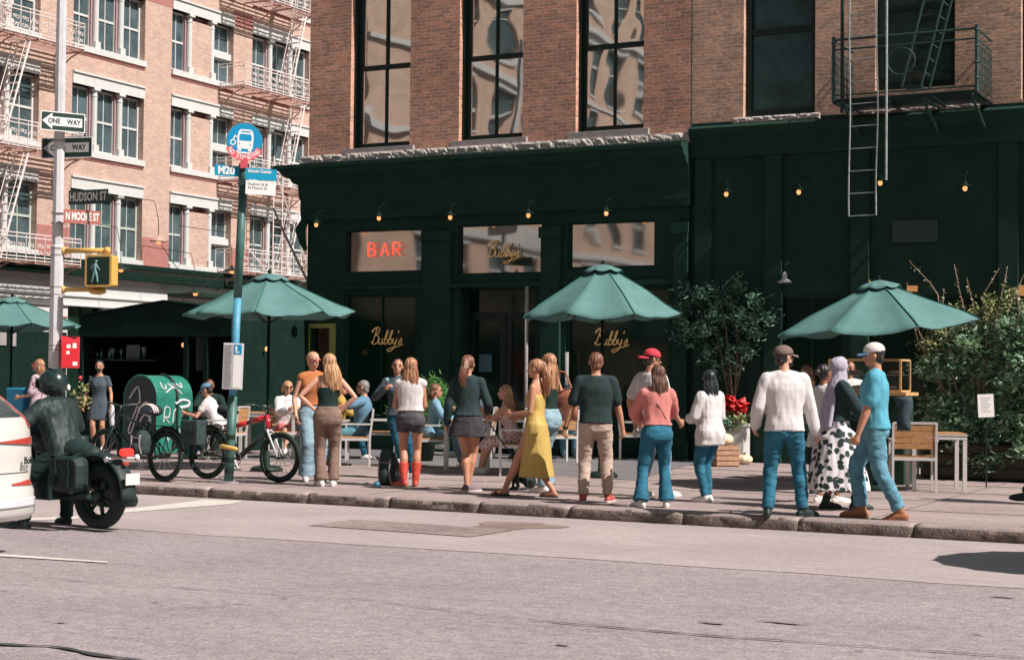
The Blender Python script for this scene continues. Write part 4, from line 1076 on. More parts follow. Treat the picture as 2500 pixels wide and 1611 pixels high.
# red call box on the pole
rb = MB(); A = D(152, 822, Zp - .1); Bm = Matrix.Translation(D(171, 858, Zp - .05)) @ Matrix.Rotation(YAW + rad(18), 4, 'Z')
rb.box(-.14, .14, -.14, .14, -.26, .17, M=Bm)
R = [[Bm @ V((x, -.14 + .28 * k / 7, .17 + .075 * sin(pi * k / 7))) for k in range(8)] for x in (-.14, .14)]
rb.rings(R); cbx = rb.build('red_call_box', M['redpaint'], tp, bevel=.012)
g = MB()
for (x, z, w, h) in ((-.03, .08, .06, .06), (-.04, -.02, .05, .05), (.06, .09, .06, .08), (.07, -.19, .07, .06)):
    g.box(x - w / 2, x + w / 2, -.145, -.141, z - h / 2, z + h / 2, M=Bm)
g.split('sticker', M['signwhite'], cbx)
# newspaper cover / dark stand under the call box
# ================================================================== BUS STOP POLE
bp0 = G(558, 1178); top = D(596, 400, 21.75); dv = (top - bp0)
bs = wthing('bus_stop_pole', 'leaning green and blue bus stop pole with round bus sign and timetable box', 'bus stop', tuple(bp0))
g = MB(); k1 = (D(578, 700, 21.75) - bp0).length / dv.length
g.tube([bp0, bp0 + dv * .27], .062, n=14); g.build('base_sleeve', M['polegreen'], bs, smooth=True)
g = MB(); g.tube([bp0 + dv * .27, bp0 + dv * .58], .052, n=14); g.build('blue_post', M['poleblue'], bs, smooth=True)
g = MB(); g.tube([bp0 + dv * .58, bp0 + dv * .93], .056, n=14); g.tube([bp0 + dv * .93, bp0 + dv * 1.0], .068, n=14); g.build('green_post', M['polegreen'], bs, smooth=True)
g = MB(); g.tube([bp0 + V((0, 0, .0)), bp0 + V((0, 0, .02))], .17, n=16); g.build('base_plate', M['sill'], bs)
g = MB()
for k in range(4): g.tube([bp0 + dv * (.03 + k * .035), bp0 + dv * (.045 + k * .035)], .0635, n=14)
g.split('spiral_sticker', M['black'], bs)
Zb = 21.6
rz_b = rad(14); rl = -.045
c = sign_frame(597, 344, Zb, rz=rz_b, roll=rl); Rr = .237
disc = [(Rr * cos(t * 2 * pi / 40), Rr * sin(t * 2 * pi / 40)) for t in range(40)]
g = MB(); g.prism(disc, c, -.015); ds = g.build('bus_sign', M['paperblue'], bs)
disc2 = [(x * .95, y * .95) for x, y in disc]; flat(c, disc2, .0015, M['signblue'], 'sign_face', ds)
g = MB(); z_ = .004; k_ = Rr / .45
def fp(P, z=z_): g.add([c @ V((x * k_, y * k_, z)) for x, y in P], [tuple(range(len(P)))])
fp([(-.17, -.2), (-.18, .1), (-.15, .24), (-.1, .28), (.14, .28), (.19, .24), (.22, .1), (.21, -.2)]); fp([(-.15, -.26), (-.15, -.19), (-.07, -.19), (-.07, -.26)]); fp([(.1, -.26), (.1, -.19), (.18, -.19), (.18, -.26)])
ar = [(-.24, -.28), (-.17, -.22), (-.17, -.26), (.14, -.26), (.14, -.22), (.21, -.28), (.14, -.34), (.14, -.30), (-.17, -.30), (-.17, -.34)]; fp([(x + .02, y - .02) for x, y in ar])
ring = [(-.28 + .075 * cos(t * pi / 9), -.06 + .075 * sin(t * pi / 9)) for t in range(18)]; ri = [(-.28 + .045 * cos(t * pi / 9), -.06 + .045 * sin(t * pi / 9)) for t in range(18)]
for i in range(18): fp([ring[i], ring[(i + 1) % 18], ri[(i + 1) % 18], ri[i]])
fp([(-.31, .0), (-.24, .1), (-.19, .1), (-.2, .06), (-.24, .06), (-.27, 0)]); fp([(-.28, .08), (-.23, .13), (-.20, .10), (-.25, .05)])
g.build('bus_symbol', M['signwhite'], ds, recalc=False)
g = MB(); fp([(-.13, .0), (-.13, .13), (-.11, .165), (.14, .165), (.17, .13), (.17, .0)], .006); fp([(-.1, .21), (-.09, .24), (.13, .24), (.15, .21)], .006)
for cx_, cy_ in ((-.12, -.08), (.15, -.1)): fp([(cx_ + .018 * cos(t * pi / 4), cy_ + .018 * sin(t * pi / 4)) for t in range(8)], .006)
g.build('bus_windows', M['signblue'], ds, recalc=False)
arc = []
for t in range(15): a = rad(207 + t * 9.2 - 1); arc.append((Rr * 1.12 * cos(a), Rr * 1.12 * sin(a)))
for t in range(14, -1, -1): a = rad(207 + t * 9.2 - 1); arc.append((Rr * .76 * cos(a), Rr * .76 * sin(a)))
g = MB(); n_ = len(arc); H2 = n_ // 2
for i in range(H2 - 1): g.add([c @ V((*arc[i], .008)), c @ V((*arc[i + 1], .008)), c @ V((*arc[n_ - 2 - i], .008)), c @ V((*arc[n_ - 1 - i], .008))], [(0, 1, 2, 3)])
rbn = g.build('red_ribbon', M['signred'], ds, recalc=False)
g = MB(); txt = 'NO STANDING'
for i, ch in enumerate(txt):
    a = rad(270 + (i - 5) * 10.6); 
    if ch != ' ': text_mb(g, ch, .078, c @ Matrix.Translation((Rr * .93 * cos(a), Rr * .93 * sin(a), .010)) @ Matrix.Rotation(a + pi / 2, 4, 'Z'), bold=.002, xs=.8)
g.build('lettering', M['signwhite'], rbn, recalc=False)
g = MB(); cc = D(596, 398, Zb); g.box(-.045, .045, -.02, .02, -.07, .07, M=Matrix.Translation(cc) @ Matrix.Rotation(YAW, 4, 'Z')); g.build('red_clamp', M['signred'], bs)
def bsign(px0, py0, px1, py1, m, name, Z=Zb):
    A = D(px0, (py0 + py1) / 2, Z); wpx = (px1 - px0) / FPX * Z; hpx = (py1 - py0) / FPX * Z
    Mx = sign_frame((px0 + px1) / 2, (py0 + py1) / 2, Z, rz=rz_b, roll=-.04 + .012)
    return Mx, wpx / cos(rz_b), hpx, plate(Mx, wpx / cos(rz_b), hpx, m, name, bs, r=.005)
Mx, w_, h_, o1 = bsign(526, 404, 582, 430, M['signteal'], 'route_sign')
g = MB(); text_mb(g, 'M20', h_ * 1.0, Mx @ Matrix.Translation((-.01, .0, .004)), bold=.006, xs=.88); g.build('lettering', M['signwhite'], o1, recalc=False)
Mx, w_, h_, o1 = bsign(601, 412, 674, 440, M['signteal'], 'direction_sign')
g = MB(); text_mb(g, 'Lincoln Center', h_ * .40, Mx @ Matrix.Translation((-.02, h_ * .24, .004)), bold=.002, xs=.84); g.build('lettering', M['signwhite'], o1, recalc=False)
Mx, w_, h_, o1 = bsign(601, 442, 672, 476, M['signwhite'], 'street_corner_sign')
g = MB(); text_mb(g, 'Hudson St &\nN Moore St', h_ * .28, Mx @ Matrix.Translation((-.04, .02, .004)), xs=1.0); g.build('lettering', M['papertx'], o1, recalc=False)
# timetable box (two faced)
g = MB(); bx = Matrix.Translation(D(569, 894, Zb - .05)) @ Matrix.Rotation(YAW - .02, 4, 'Z') @ Matrix.Rotation(rad(1.5), 4, 'Y')
W2, H2_ = .25, .60
g.box(-W2 / 2, W2 / 2, -.05, .05, -H2_ / 2, H2_ / 2, M=bx); o1 = g.build('timetable_box', M['galv'], bs, bevel=.006)
g = MB(); g.box(-W2 / 2 + .015, 0, -.054, -.051, -H2_ / 2 + .02, H2_ / 2 - .02, M=bx); g.build('grey_timetable', M['signgrey'], o1)
g = MB()
for k in range(30):
    z = H2_ / 2 - .035 - k * .0182; g.box(-W2 / 2 + .022, -.008 - random.random() * .02, -.0565, -.0545, z - .005, z, M=bx)
g.build('timetable_text', M['papertx'], o1)
g = MB(); g.box(.012, W2 / 2 - .012, -.054, -.051, -H2_ / 2 + .02, H2_ / 2 - .15, M=bx); g.build('white_notice', M['signwhite'], o1)
g = MB(); g.box(.012, W2 / 2 - .012, -.054, -.051, H2_ / 2 - .146, H2_ / 2 - .02, M=bx); g.build('blue_notice', M['signblue'], o1)
g = MB(); g.box(.03, .055, -.0575, -.055, H2_ / 2 - .10, H2_ / 2 - .04, M=bx); g.box(.03, .085, -.0575, -.055, H2_ / 2 - .125, H2_ / 2 - .108, M=bx); g.build('notice_mark', M['signwhite'], o1)

# ================================================================== GREEN RELAY MAILBOX
mg = G(385, 1118); mb_ = thing('mailbox', 'green round topped mailbox covered in white graffiti behind the parked bicycles', 'mailbox', tuple(mg), rz=YAW + rad(-36))
# local: -y face = dark front, +x side = graffiti side ; box w (x) .62, depth (y) .66
def rtop(x0, x1, yw, z1, rr, g, mi=0):
    R = []
    for x in (x0, x1):
        prof = [(-yw, .12), (-yw, z1)] + [(-yw * cos(t * pi / 12), z1 + rr * sin(t * pi / 12)) for t in range(1, 12)] + [(yw, z1), (yw, .12)]
        R.append([V((x, y, z)) for y, z in prof])
    g.rings(R, mi)
# arch profile lies in local x-z, extruded along local y
bw, bd, z1, rr = .40, .40, 1.02, .37
prof = [(-bw, .1), (-bw, z1)] + [(-bw * cos(t * pi / 14), z1 + rr * sin(t * pi / 14)) for t in range(1, 14)] + [(bw, z1), (bw, .1)]
g = MB(); g.rings([[V((x, y, z)) for x, z in prof] for y in (-bd, bd)]); body = g.build('body', M['mailgreen'], mb_, bevel=.012)
g = MB(); g.add([V((x * .94, -bd - .004, .13 + (z - .1) * .955)) for x, z in prof], [tuple(range(len(prof)))]); fr = g.build('front_panel', M['maildark'], mb_, recalc=False)
g = MB(); g.tube([V((x * 1.0, -bd - .0, z)) for x, z in prof], .014, n=6); g.build('rim', M['mailgreen'], mb_)
g = MB()
for sx in (-1, 1):
    for sy in (-1, 1): g.box(sx * .34 - .03, sx * .34 + .03, sy * .34 - .03, sy * .34 + .03, 0, .12)
g.split('foot', M['mailgreen'], mb_)
g = MB()
def fstroke(P, r=.014): g.tube([V((x, -bd - .01, z)) for x, z in smooth_path(P, 5)], r, n=5)
fstroke([(-.26, 1.0), (-.05, 1.2), (.0, .9), (-.12, .6), (-.22, .42), (-.26, .5), (-.1, .8), (.02, 1.02)]); fstroke([(.05, .9), (.16, .95), (.2, .9), (.08, .8), (.18, .76), (.26, .78)]); fstroke([(.0, .6), (.12, .74), (.28, .64), (.1, .52), (.05, .4)])
g.build('graffiti', M['graf'], fr)
g = MB()
def sstroke(P, r=.010): g.tube([V((bw + .006, y, z)) for y, z in smooth_path(P, 5)], r, n=5)
def tstroke(P, r=.012):                       # on the curved top: param (t, y)
    pts = []
    for t, y in smooth_path(P, 5): a = t * pi; pts.append(V((-(bw + .006) * cos(a), y, z1 + (rr + .006) * sin(a))))
    g.tube(pts, r, n=5)
for y0, P in ((-.25, [(0, .5), (.0, .8), (.08, .8), (.08, .62)]), (-.1, [(0, .55), (.12, .8), (.12, .52)]), (.05, [(0, .78), (.0, .5), (.12, .78), (.14, .5)])): tstroke([(.62 + z * .3, y0 + y) for y, z in P])
tstroke([(.93, -.2), (.85, .0), (.95, .15)]); sstroke([(-.25, .62), (-.22, .85), (-.12, .84), (-.14, .7), (-.22, .7), (-.12, .6)]); sstroke([(-.05, .6), (-.02, .8), (.06, .8), (.05, .6)]); 
sstroke([(-.3, .35), (-.2, .5), (-.15, .3), (-.08, .5), (-.02, .3), (.05, .48), (.06, .3)]); sstroke([(.1, .5), (.15, .3), (.2, .48), (.28, .5), (.25, .3)]); sstroke([(.0, .92), (.15, .98), (.3, .96), (.28, .88), (.1, .86)], .022); sstroke([(.16, .88), (.15, .7)]); sstroke([(.22, .88), (.22, .74)])
g.build('graffiti', M['graf'], body)
g = MB(); g.box(bw + .004, bw + .016, .02, .07, .3, 1.0); g.tube([V((-(bw + .008) * cos(a * pi), .045, z1 + (rr + .008) * sin(a * pi))) for a in (.5, .6, .7, .8, .9, 1.0)], .03, n=5); g.build('tar_stripe', M['black'], body)
# ================================================================== UMBRELLAS
def umbrella(label, px, py, Z, Rr, hrim, hap, rot=0, tilt=0, seed=1, n=8, grp='green canvas parasols over the pavement tables'):
    """apex at pixel px,py and view depth Z"""
    ap = D(px, py, Z); t = thing('parasol', label, 'parasol', (ap.x, ap.y, SW), rot, grp)
    apz = ap.z - SW; rimz = hrim - SW; rng = random.Random(seed)
    sub = 64 // n; rows = 9; g = MB(); R = []
    r0 = .13
    for i in range(rows + 1):
        f = i / rows; ring = []
        for k in range(n):
            for j in range(sub):
                u = j / sub; a0 = 2 * pi * k / n; a1 = 2 * pi * (k + 1) / n
                rr = r0 + (Rr - r0) * f
                p0 = V((cos(a0) * rr, sin(a0) * rr, 0)); p1 = V((cos(a1) * rr, sin(a1) * rr, 0)); p = p0.lerp(p1, u)
                z = apz - .10 + (rimz - apz + .10) * (f ** 1.08)
                sag = 4 * u * (1 - u); z -= .050 * sag * f * (1.2 - f * .3) * Rr * (1 + .9 * noise.noise(V((k * 3.1, seed, 1)))) * (8 / n) ** 2
                p *= (1 - .045 * (8 / n) ** 2 * sag * f ** 2)
                wr = noise.noise(V((p.x * 2 + seed, p.y * 2, f * 1.2))) * .05 * f + sin(u * pi * 5 + k + 9 * noise.noise(V((k, f, seed)))) * .006 * f ** 3 * sag
                ring.append(V((p.x, p.y, z + wr - tilt * p.x)))
        R.append(ring)
    nr = n * sub
    g.rings(R, cap=False)
    cn = g.build('canopy', M['canopy'], t, smooth=True)
    md = cn.modifiers.new('s', 'SOLIDIFY'); md.thickness = .006
    g = MB(); R = []
    for f in (0, .35, .7, 1.0):
        ring = []
        for k in range(n * 6):
            a = 2 * pi * k / (n * 6); rr = .02 + .27 * f; wv = abs(sin(a * 4)) ; ring.append(V((rr * cos(a), rr * sin(a), apz - .02 - .085 * f ** 1.3 - .035 * wv * f * f + .012 * noise.noise(V((a, f, seed)))- tilt * rr * cos(a))))
        R.append(ring)
    g.rings(R, cap=False); vc = g.build('vent_cap', M['canopy'], t, smooth=True); md = vc.modifiers.new('s', 'SOLIDIFY'); md.thickness = .006
    for k in range(n):
        g = MB(); a = 2 * pi * k / n; q = lambda f, dz: V((cos(a) * Rr * f, sin(a) * Rr * f, apz - .10 + (rimz - apz + .10) * f ** 1.08 - dz - tilt * cos(a) * Rr * f))
        g.tube([q(.06, .03), q(.99, .025)], .009, n=4); g.tube([V((0, 0, rimz - .15)), q(.5, .03)], .007, n=4); g.build('rib', M['black'], t)
    g = MB()
    for k in range(n):
        a = 2 * pi * k / n; P_s = []
        for i in range(rows + 1):
            f = i / rows; rr = r0 + (Rr - r0) * f; z = apz - .10 + (rimz - apz + .10) * (f ** 1.08); wr = noise.noise(V((cos(a) * rr * 2 + seed, sin(a) * rr * 2, f * 1.2))) * .05 * f
            P_s.append(V((cos(a) * rr, sin(a) * rr, z + wr - tilt * cos(a) * rr + .006)))
        g.tube(P_s, .007, n=4)
    g.build('seams', M['canopydk'], cn)
    g = MB(); g.tube([(0, 0, .02), (0, 0, apz - .02)], .022, n=12); g.ell((0, 0, apz), .03, .03, .04, n=8, k=6); g.build('pole', M['shedblack'], t, smooth=True)
    g = MB(); g.lathe((0, 0, 0), [(.24, 0), (.24, .04), (.2, .07), (.05, .09), (.04, .3)], n=20); g.build('base', M['black'], t, smooth=True)
    return t
umbrella('green parasol at the far left edge behind the silver pole', 30, 722, 30.0, 1.27, 2.38, 3, rot=.25, tilt=-.02, seed=2)
umbrella('green parasol behind the bus stop pole, its edge over the neon window', 658, 664, 24.5, 1.28, 2.44, 3, rot=.48, tilt=-.02, seed=3)
umbrella('green parasol in front of the gold lettered shop window', 1472, 642, 23.8, 1.20, 2.44, 3, rot=.80, tilt=-.03, seed=4)
umbrella('green parasol at the right by the leafy shrub', 2145, 680, 21.6, 1.36, 2.24, 3, rot=.62, tilt=-.085, seed=5)
t = umbrella('green parasol outside the frame whose round shadow falls on the road', 3170, 640, 13.2, 1.0, 2.2, 2.8, rot=.3, tilt=0, seed=7, n=16); t.location.z = .004

# ================================================================== FURNITURE
def make_chair():
    t = thing('garden_chair', 'chair', 'chair')
    fr = MB(); w = .27; s = .017
    def bar(a, b, r=.016): fr.tube([a, b], r * 1.3, n=4)
    # local: chair faces +y
    for x in (-w, w):
        g = MB(); g.tube([(x, -.22, 0), (x, -.22, .44), (x, -.27, .88)], .022, n=4); g.build('rear_leg', M['alu'], t)
        g = MB(); g.tube([(x, .24, 0), (x, .24, .645)], .022, n=4); g.build('front_leg', M['alu'], t)
        g = MB(); g.box(x - .028, x + .028, -.25, .27, .645, .67); g.build('armrest', M['alu'], t)
    g = MB(); g.box(-w, w, .225, .255, .40, .44); g.box(-w, w, -.235, -.205, .40, .44); g.box(-w - .015, -w + .015, -.2, .22, .40, .44); g.box(w - .015, w + .015, -.2, .22, .40, .44); g.build('seat_frame', M['alu'], t)
    g = MB()
    for k in range(6): g.box(-w + .01, w - .01, -.2 + k * .073, -.2 + k * .073 + .066, .443, .46)
    g.build('seat_slats', M['wood'], t)
    g = MB(); Mx = Matrix.Translation((0, -.232, .53)) @ Matrix.Rotation(-.12, 4, 'X')
    Mx = Matrix.Translation((0, -.225, .55)) @ Matrix.Rotation(.115, 4, 'X')
    for k in range(4): g.box(-w + .02, w - .02, -.012, .010, k * .078, k * .078 + .07, M=Mx)
    g.build('backrest_slats', M['wood'], t)
    g = MB(); g.box(-w, w, -.016, .012, .318, .345, M=Mx); g.build('top_rail', M['alu'], t)
    return t
CH = make_chair(); used_ch = [0]
def chair(p, a, label, group='aluminium and teak pavement chairs'):
    """a: image-relative facing, 0 away from the camera, 90 to the right"""
    rz = YAW - rad(a)
    o = CH if not used_ch[0] else copy_tree(CH); used_ch[0] = 1
    return place(o, (p.x, p.y, SW + .002), rz, label, group)
def make_table():
    t = thing('cafe_table', 'table', 'table'); w = .32
    for x in (-w, w):
        for y in (-w, w):
            g = MB(); g.box(x - .025, x + .025, y - .025, y + .025, 0, .72); g.build('leg', M['alu'], t)
    g = MB(); g.box(-w - .02, w + .02, -w - .03, -w + .02, .67, .72); g.box(-w - .02, w + .02, w - .02, w + .03, .67, .72); g.box(-w - .03, -w + .02, -w + .02, w - .02, .67, .72); g.box(w - .02, w + .03, -w + .02, w - .02, .67, .72); g.build('apron', M['alu'], t)
    g = MB(); g.box(-w - .04, w + .04, -w - .04, w + .04, .722, .735); g.build('table_rim', M['alu'], t)
    g = MB()
    for k in range(7): g.box(-w - .02, w + .02, -w - .02 + k * .098, -w - .02 + k * .098 + .09, .737, .752)
    g.build('tabletop_slats', M['wood'], t)
    return t
TB = make_table(); used_tb = [0]
def table(p, a, label):
    o = TB if not used_tb[0] else copy_tree(TB); used_tb[0] = 1
    return place(o, (p.x, p.y, SW + .002), YAW - rad(a), label, 'aluminium and teak pavement tables')

chair(G(556, 1122), -80, 'chair with teak back just behind the bus stop pole')
chair(G(690, 1118), 165, 'chair under the woman in the white sweater beside the red bicycle')
chair(G(868, 1136), -95, 'chair with bright teak back holding the grey haired man in blue')
chair(G(930, 1118), 85, 'empty chair behind the grey haired man, nearly hidden by him')
chair(G(1050, 1140), 90, 'chair under the woman in the denim jacket')
chair(G(1262, 1160), -90, 'chair under the blonde woman in the red spotted dress')
chair(G(1268, 1120), -60, 'chair whose dark teak back shows behind the blonde diner')
chair(G(812, 1122), 88, 'chair of the diner in the mustard top behind the brown trousers')
chair(G(1172, 1118), -85, 'chair of the diner in dark clothes facing the denim jacket')
chair(G(1360, 1128), -20, 'chair behind the man in the black shirt')
chair(G(1545, 1122), 95, 'empty chair half hidden by the man in the red cap')
chair(G(2228, 1198), 8, 'empty chair with its slatted back to the road beside the man in the blue shirt')
chair(G(2292, 1162), 4, 'empty chair behind the right hand table, before the dark planter')
table(G(1140, 1146), 0, 'table between the denim jacket diner and the blonde diner')
table(G(770, 1118), 5, 'table with the red bottle beside the woman in white sweater')
table(G(640, 1108), 5, 'table behind the red electric bicycle')
table(G(2284, 1196), 6, 'table at the right beside two empty chairs')
table(G(1640, 1118), 8, 'table behind the woman in the pink shirt')
# bottle on the table
pb_ = G(733, 1110); g = MB(); g.lathe((0, 0, 0), [(.03, 0), (.034, .01), (.034, .13), (.016, .18), (.014, .23)], n=12); o = thing('bottle', 'red sauce bottle with a white cap standing on the table', 'bottle', (pb_.x, pb_.y - .1, SW + .757))
g.build('bottle_body', M['redpaint'], o, smooth=True); g = MB(); g.lathe((0, 0, .23), [(.018, 0), (.018, .03), (.01, .035)], n=12); g.build('cap', M['white'], o, smooth=True)

# ================================================================== PLANTS
def leaves(name, parent, pts, size, m, seed=0, aspect=.5, droop=.3):
    rng = random.Random(seed); vs = []; fs = []
    for p in pts:
        s = size * rng.choice((.5, .8, 1, 1.2, 1.55)) * rng.uniform(.8, 1.2); a = rng.uniform(0, 2 * pi); e = rng.uniform(-.7, .9)
        d = V((cos(a) * cos(e), sin(a) * cos(e), sin(e))); q = d.cross(V((rng.uniform(-.5, .5), rng.uniform(-.5, .5), 1))).normalized(); b = len(vs)
        nn_ = d.cross(q) * s * .12
        vs += [p - d * s * .1, p + d * s * .4 + q * s * aspect * .5 + nn_, p + d * s, p + d * s * .4 - q * s * aspect * .5 + nn_]; fs.append((b, b + 1, b + 2, b + 3))
    me = bpy.data.meshes.new(name); me.from_pydata([tuple(v) for v in vs], [], fs); me.materials.append(m); me.update()
    return link(name, me, parent)
def clump_pts(c, rx, ry, rz, n, seed, ncl=14, cr=.28, shell=.35):
    rng = random.Random(seed); out = []; cl = []
    for k in range(ncl):
        a = rng.uniform(0, 2 * pi); e = rng.uniform(-1, 1); r = rng.uniform(shell, 1) ** .6
        cl.append((V((rx * r * cos(a) * (1 - e * e) ** .5, ry * r * sin(a) * (1 - e * e) ** .5, rz * r * e)), rng.uniform(.6, 1.3)))
    for i in range(n):
        q, s = rng.choice(cl); w = V((rng.gauss(0, 1), rng.gauss(0, 1), rng.gauss(0, .8))) * cr * s * .55
        out.append(V(c) + q + w)
    return out
# small tree in the white box
tp_ = G(1786, 1128); tr = wthing('small_tree', 'small multi stemmed tree rising from the white planter box against the dark wall', 'tree', (tp_.x, tp_.y, SW + .75))
TY = tp_.y
def TP(px, py, dy=0): return F(px, py, TY + dy)
g = MB(); rng = random.Random(4)
tips = []
for (P, r) in (([(1790, 1000), (1782, 900), (1772, 800), (1760, 740)], .018), ([(1792, 1000), (1798, 880), (1802, 780), (1790, 700)], .014), ([(1785, 1005), (1760, 860), (1740, 790), (1700, 760)], .013), ([(1790, 990), (1812, 880), (1830, 820), (1850, 780)], .012), ([(1782, 960), (1770, 850), (1730, 760), (1680, 730)], .011), ([(1795, 950), (1805, 830), (1780, 720), (1770, 690)], .01)):
    pts = [TP(x, y, rng.uniform(-.25, .25) * i / 3) for i, (x, y) in enumerate(P)]; g.tube(pts, [r, r * .85, r * .65, r * .3], n=6); tips += pts[2:]
g.build('trunk', M['bark'], tr, smooth=True)
pp = []
for (px, py, r, n) in ((1780, 770, .3, 500), (1720, 800, .3, 400), (1690, 780, .34, 520), (1740, 730, .32, 420), (1790, 700, .25, 260), (1850, 790, .26, 520), (1760, 800, .36, 520), (1690, 720, .26, 260), (1680, 830, .2, 150), (1840, 740, .16, 140), (1730, 860, .2, 160), (1800, 850, .2, 120), (1660, 750, .16, 120), (1790, 900, .2, 90), (1755, 900, .16, 90), (1825, 860, .16, 110)):
    pp += clump_pts(TP(px, py), r, r * 1.1, r * .8, n, int(px), ncl=9, cr=.14)
leaves('crown', tr, pp, .075, M['leafA'], 3)
# white planter + flowers
bx = G(1806, 1130); pl_ = thing('planter', 'tall pale panelled planter box holding the small tree and red flowers', 'planter', (bx.x - .12, bx.y, SW), YAW * .2)
g = MB(); g.box(-.24, .24, -.22, .22, .03, .62); bd_ = g.build('box', M['cream'], pl_, bevel=.01)
g = MB(); g.box(-.27, .27, -.25, .25, .62, .67); g.build('rim', M['cream'], pl_, bevel=.008)
g = MB(); g.box(-.17, .17, -.226, -.221, .1, .54); g.box(.241, .246, -.15, .15, .1, .54); g.split('panel', M['white'], bd_)
fl = thing('flower_cluster', 'red flowers over green leaves spilling from the pale planter', 'flowers', (bx.x - .2, bx.y - .1, SW + .67))
leaves('foliage', fl, clump_pts((0, 0, .06), .38, .3, .16, 420, 5, ncl=12, cr=.12), .09, M['leafD'], 5)
leaves('dark_leaves', fl, clump_pts((-.1, 0, .0), .4, .3, .18, 380, 6, ncl=12, cr=.12), .09, M['leafA'], 6)
leaves('petals', fl, clump_pts((.05, -.05, .30), .27, .22, .16, 330, 8, ncl=7, cr=.07), .085, M['petal'], 8, aspect=.9)
# pumpkins and crate
def pumpkin(p, r, lab, hgt=.62):
    t = thing('pumpkin', lab, 'pumpkin', tuple(p)); g = MB(); R = []
    for i in range(13):
        e = -pi / 2 + pi * i / 12; ring = []
        for k in range(40):
            a = 2 * pi * k / 40; rr = r * max(.06, cos(e)) ** .75 * (1 - .07 * abs(sin(a * 5)) ** 4 * 1.0 + .02); ring.append(V((rr * cos(a), rr * sin(a), r * hgt * (sin(e) + 1) - (.05 * r if i == 12 else 0))))
        R.append(ring)
    g.rings(R); g.build('body', M['pumpkin'], t, smooth=True); g = MB(); g.tube([(0, 0, r * hgt * 1.9), (.01, 0, r * hgt * 2.2), (.03, 0, r * hgt * 2.35)], [.022, .016, .02], n=7); g.build('stem', M['bark'], t, smooth=True); return t
pumpkin(G(1816, 1133), .15, 'white pumpkin on the pavement in front of the pale planter', .55)
cr_ = G(1768, 1138); ct = thing('wooden_crate', 'slatted wooden crate left of the pale planter', 'crate', tuple(cr_), rz=YAW * 1 + .3)
g = MB()
for k in range(4):
    for s_ in (-1, 1):
        g.box(-.2, .2, s_ * .15 - .008, s_ * .15 + .008, .02 + k * .085, .02 + k * .085 + .07); g.box(s_ * .2 - .008, s_ * .2 + .008, -.14, .14, .02 + k * .085, .02 + k * .085 + .07)
g.build('slats', M['crate'], ct)
g = MB()
for sx in (-1, 1):
    for sy in (-1, 1): g.box(sx * .18 - .015, sx * .18 + .015, sy * .13 - .012, sy * .13 + .012, 0, .35)
g.box(-.18, .18, -.13, .13, .01, .03); g.build('corner_posts', M['crate'], ct)
g = MB(); g.box(-.18, .18, -.13, .13, .28, .335); g.build('filling', M['bark'], ct)
pumpkin(V((cr_.x - .02, cr_.y, SW + .336)), .17, 'pale round pumpkin resting on the wooden crate', .6)
# conifer like fern bush
fb = G(1035, 1125); ft = thing('potted_bush', 'bright green feathery bush in a pot between the seated diners', 'plant', (fb.x, fb.y, SW))
g = MB(); g.lathe((0, 0, 0), [(.15, 0), (.22, .45), (.24, .47), (.2, .47), (.19, .42)], n=18); g.build('pot', M['black'], ft, smooth=True)
pts = clump_pts((.1, 0, 1.02), .34, .25, .36, 1700, 11, ncl=22, cr=.13) + clump_pts((-.45, 0, .75), .2, .2, .3, 800, 12, ncl=12, cr=.12) + clump_pts((0, 0, .6), .4, .2, .2, 500, 19, ncl=12, cr=.14)
leaves('foliage', ft, pts, .10, M['leafC'], 12, aspect=.16)
g = MB(); g.tube([(0, 0, .4), (.02, 0, .8), (.08, 0, 1.2)], .02, n=6); g.build('stem', M['bark'], ft)
# big shrub at right with long bare twigs
sb_ = G(2410, 1172); st = wthing('leafy_shrub', 'big leafy shrub with long bare twigs in a dark planter at the right edge', 'shrub', (sb_.x, sb_.y, SW))
SYY = sb_.y
def SPt(px, py, dy=0): return F(px, py, SYY + dy)
pp = []
for (px, py, r, n) in ((2420, 840, .42, 1500), (2350, 850, .32, 950), (2460, 920, .42, 1500), (2400, 980, .4, 1100), (2480, 1040, .4, 1100), (2350, 1060, .34, 900), (2300, 1000, .26, 500), (2430, 1100, .36, 800), (2500, 800, .34, 900), (2290, 900, .22, 420), (2560, 900, .5, 1000), (2540, 1060, .5, 900)):
    pp += clump_pts(SPt(px, py), r, r, r * .85, int(n * 1.45), px * 3 + py, ncl=16, cr=.17)
leaves('foliage', st, pp, .088, M['leafB'], 21)
pp = []
for (px, py, r, n) in ((2285, 830, .3, 420), (2300, 780, .2, 200), (2440, 740, .3, 420), (2330, 790, .25, 260), (2410, 760, .2, 160)):
    pp += clump_pts(SPt(px, py), r, r, r, n, px + py, ncl=9, cr=.14)
leaves('yellow_foliage', st, pp, .055, M['leafD'], 22)
g = MB(); rng = random.Random(3); buds = []
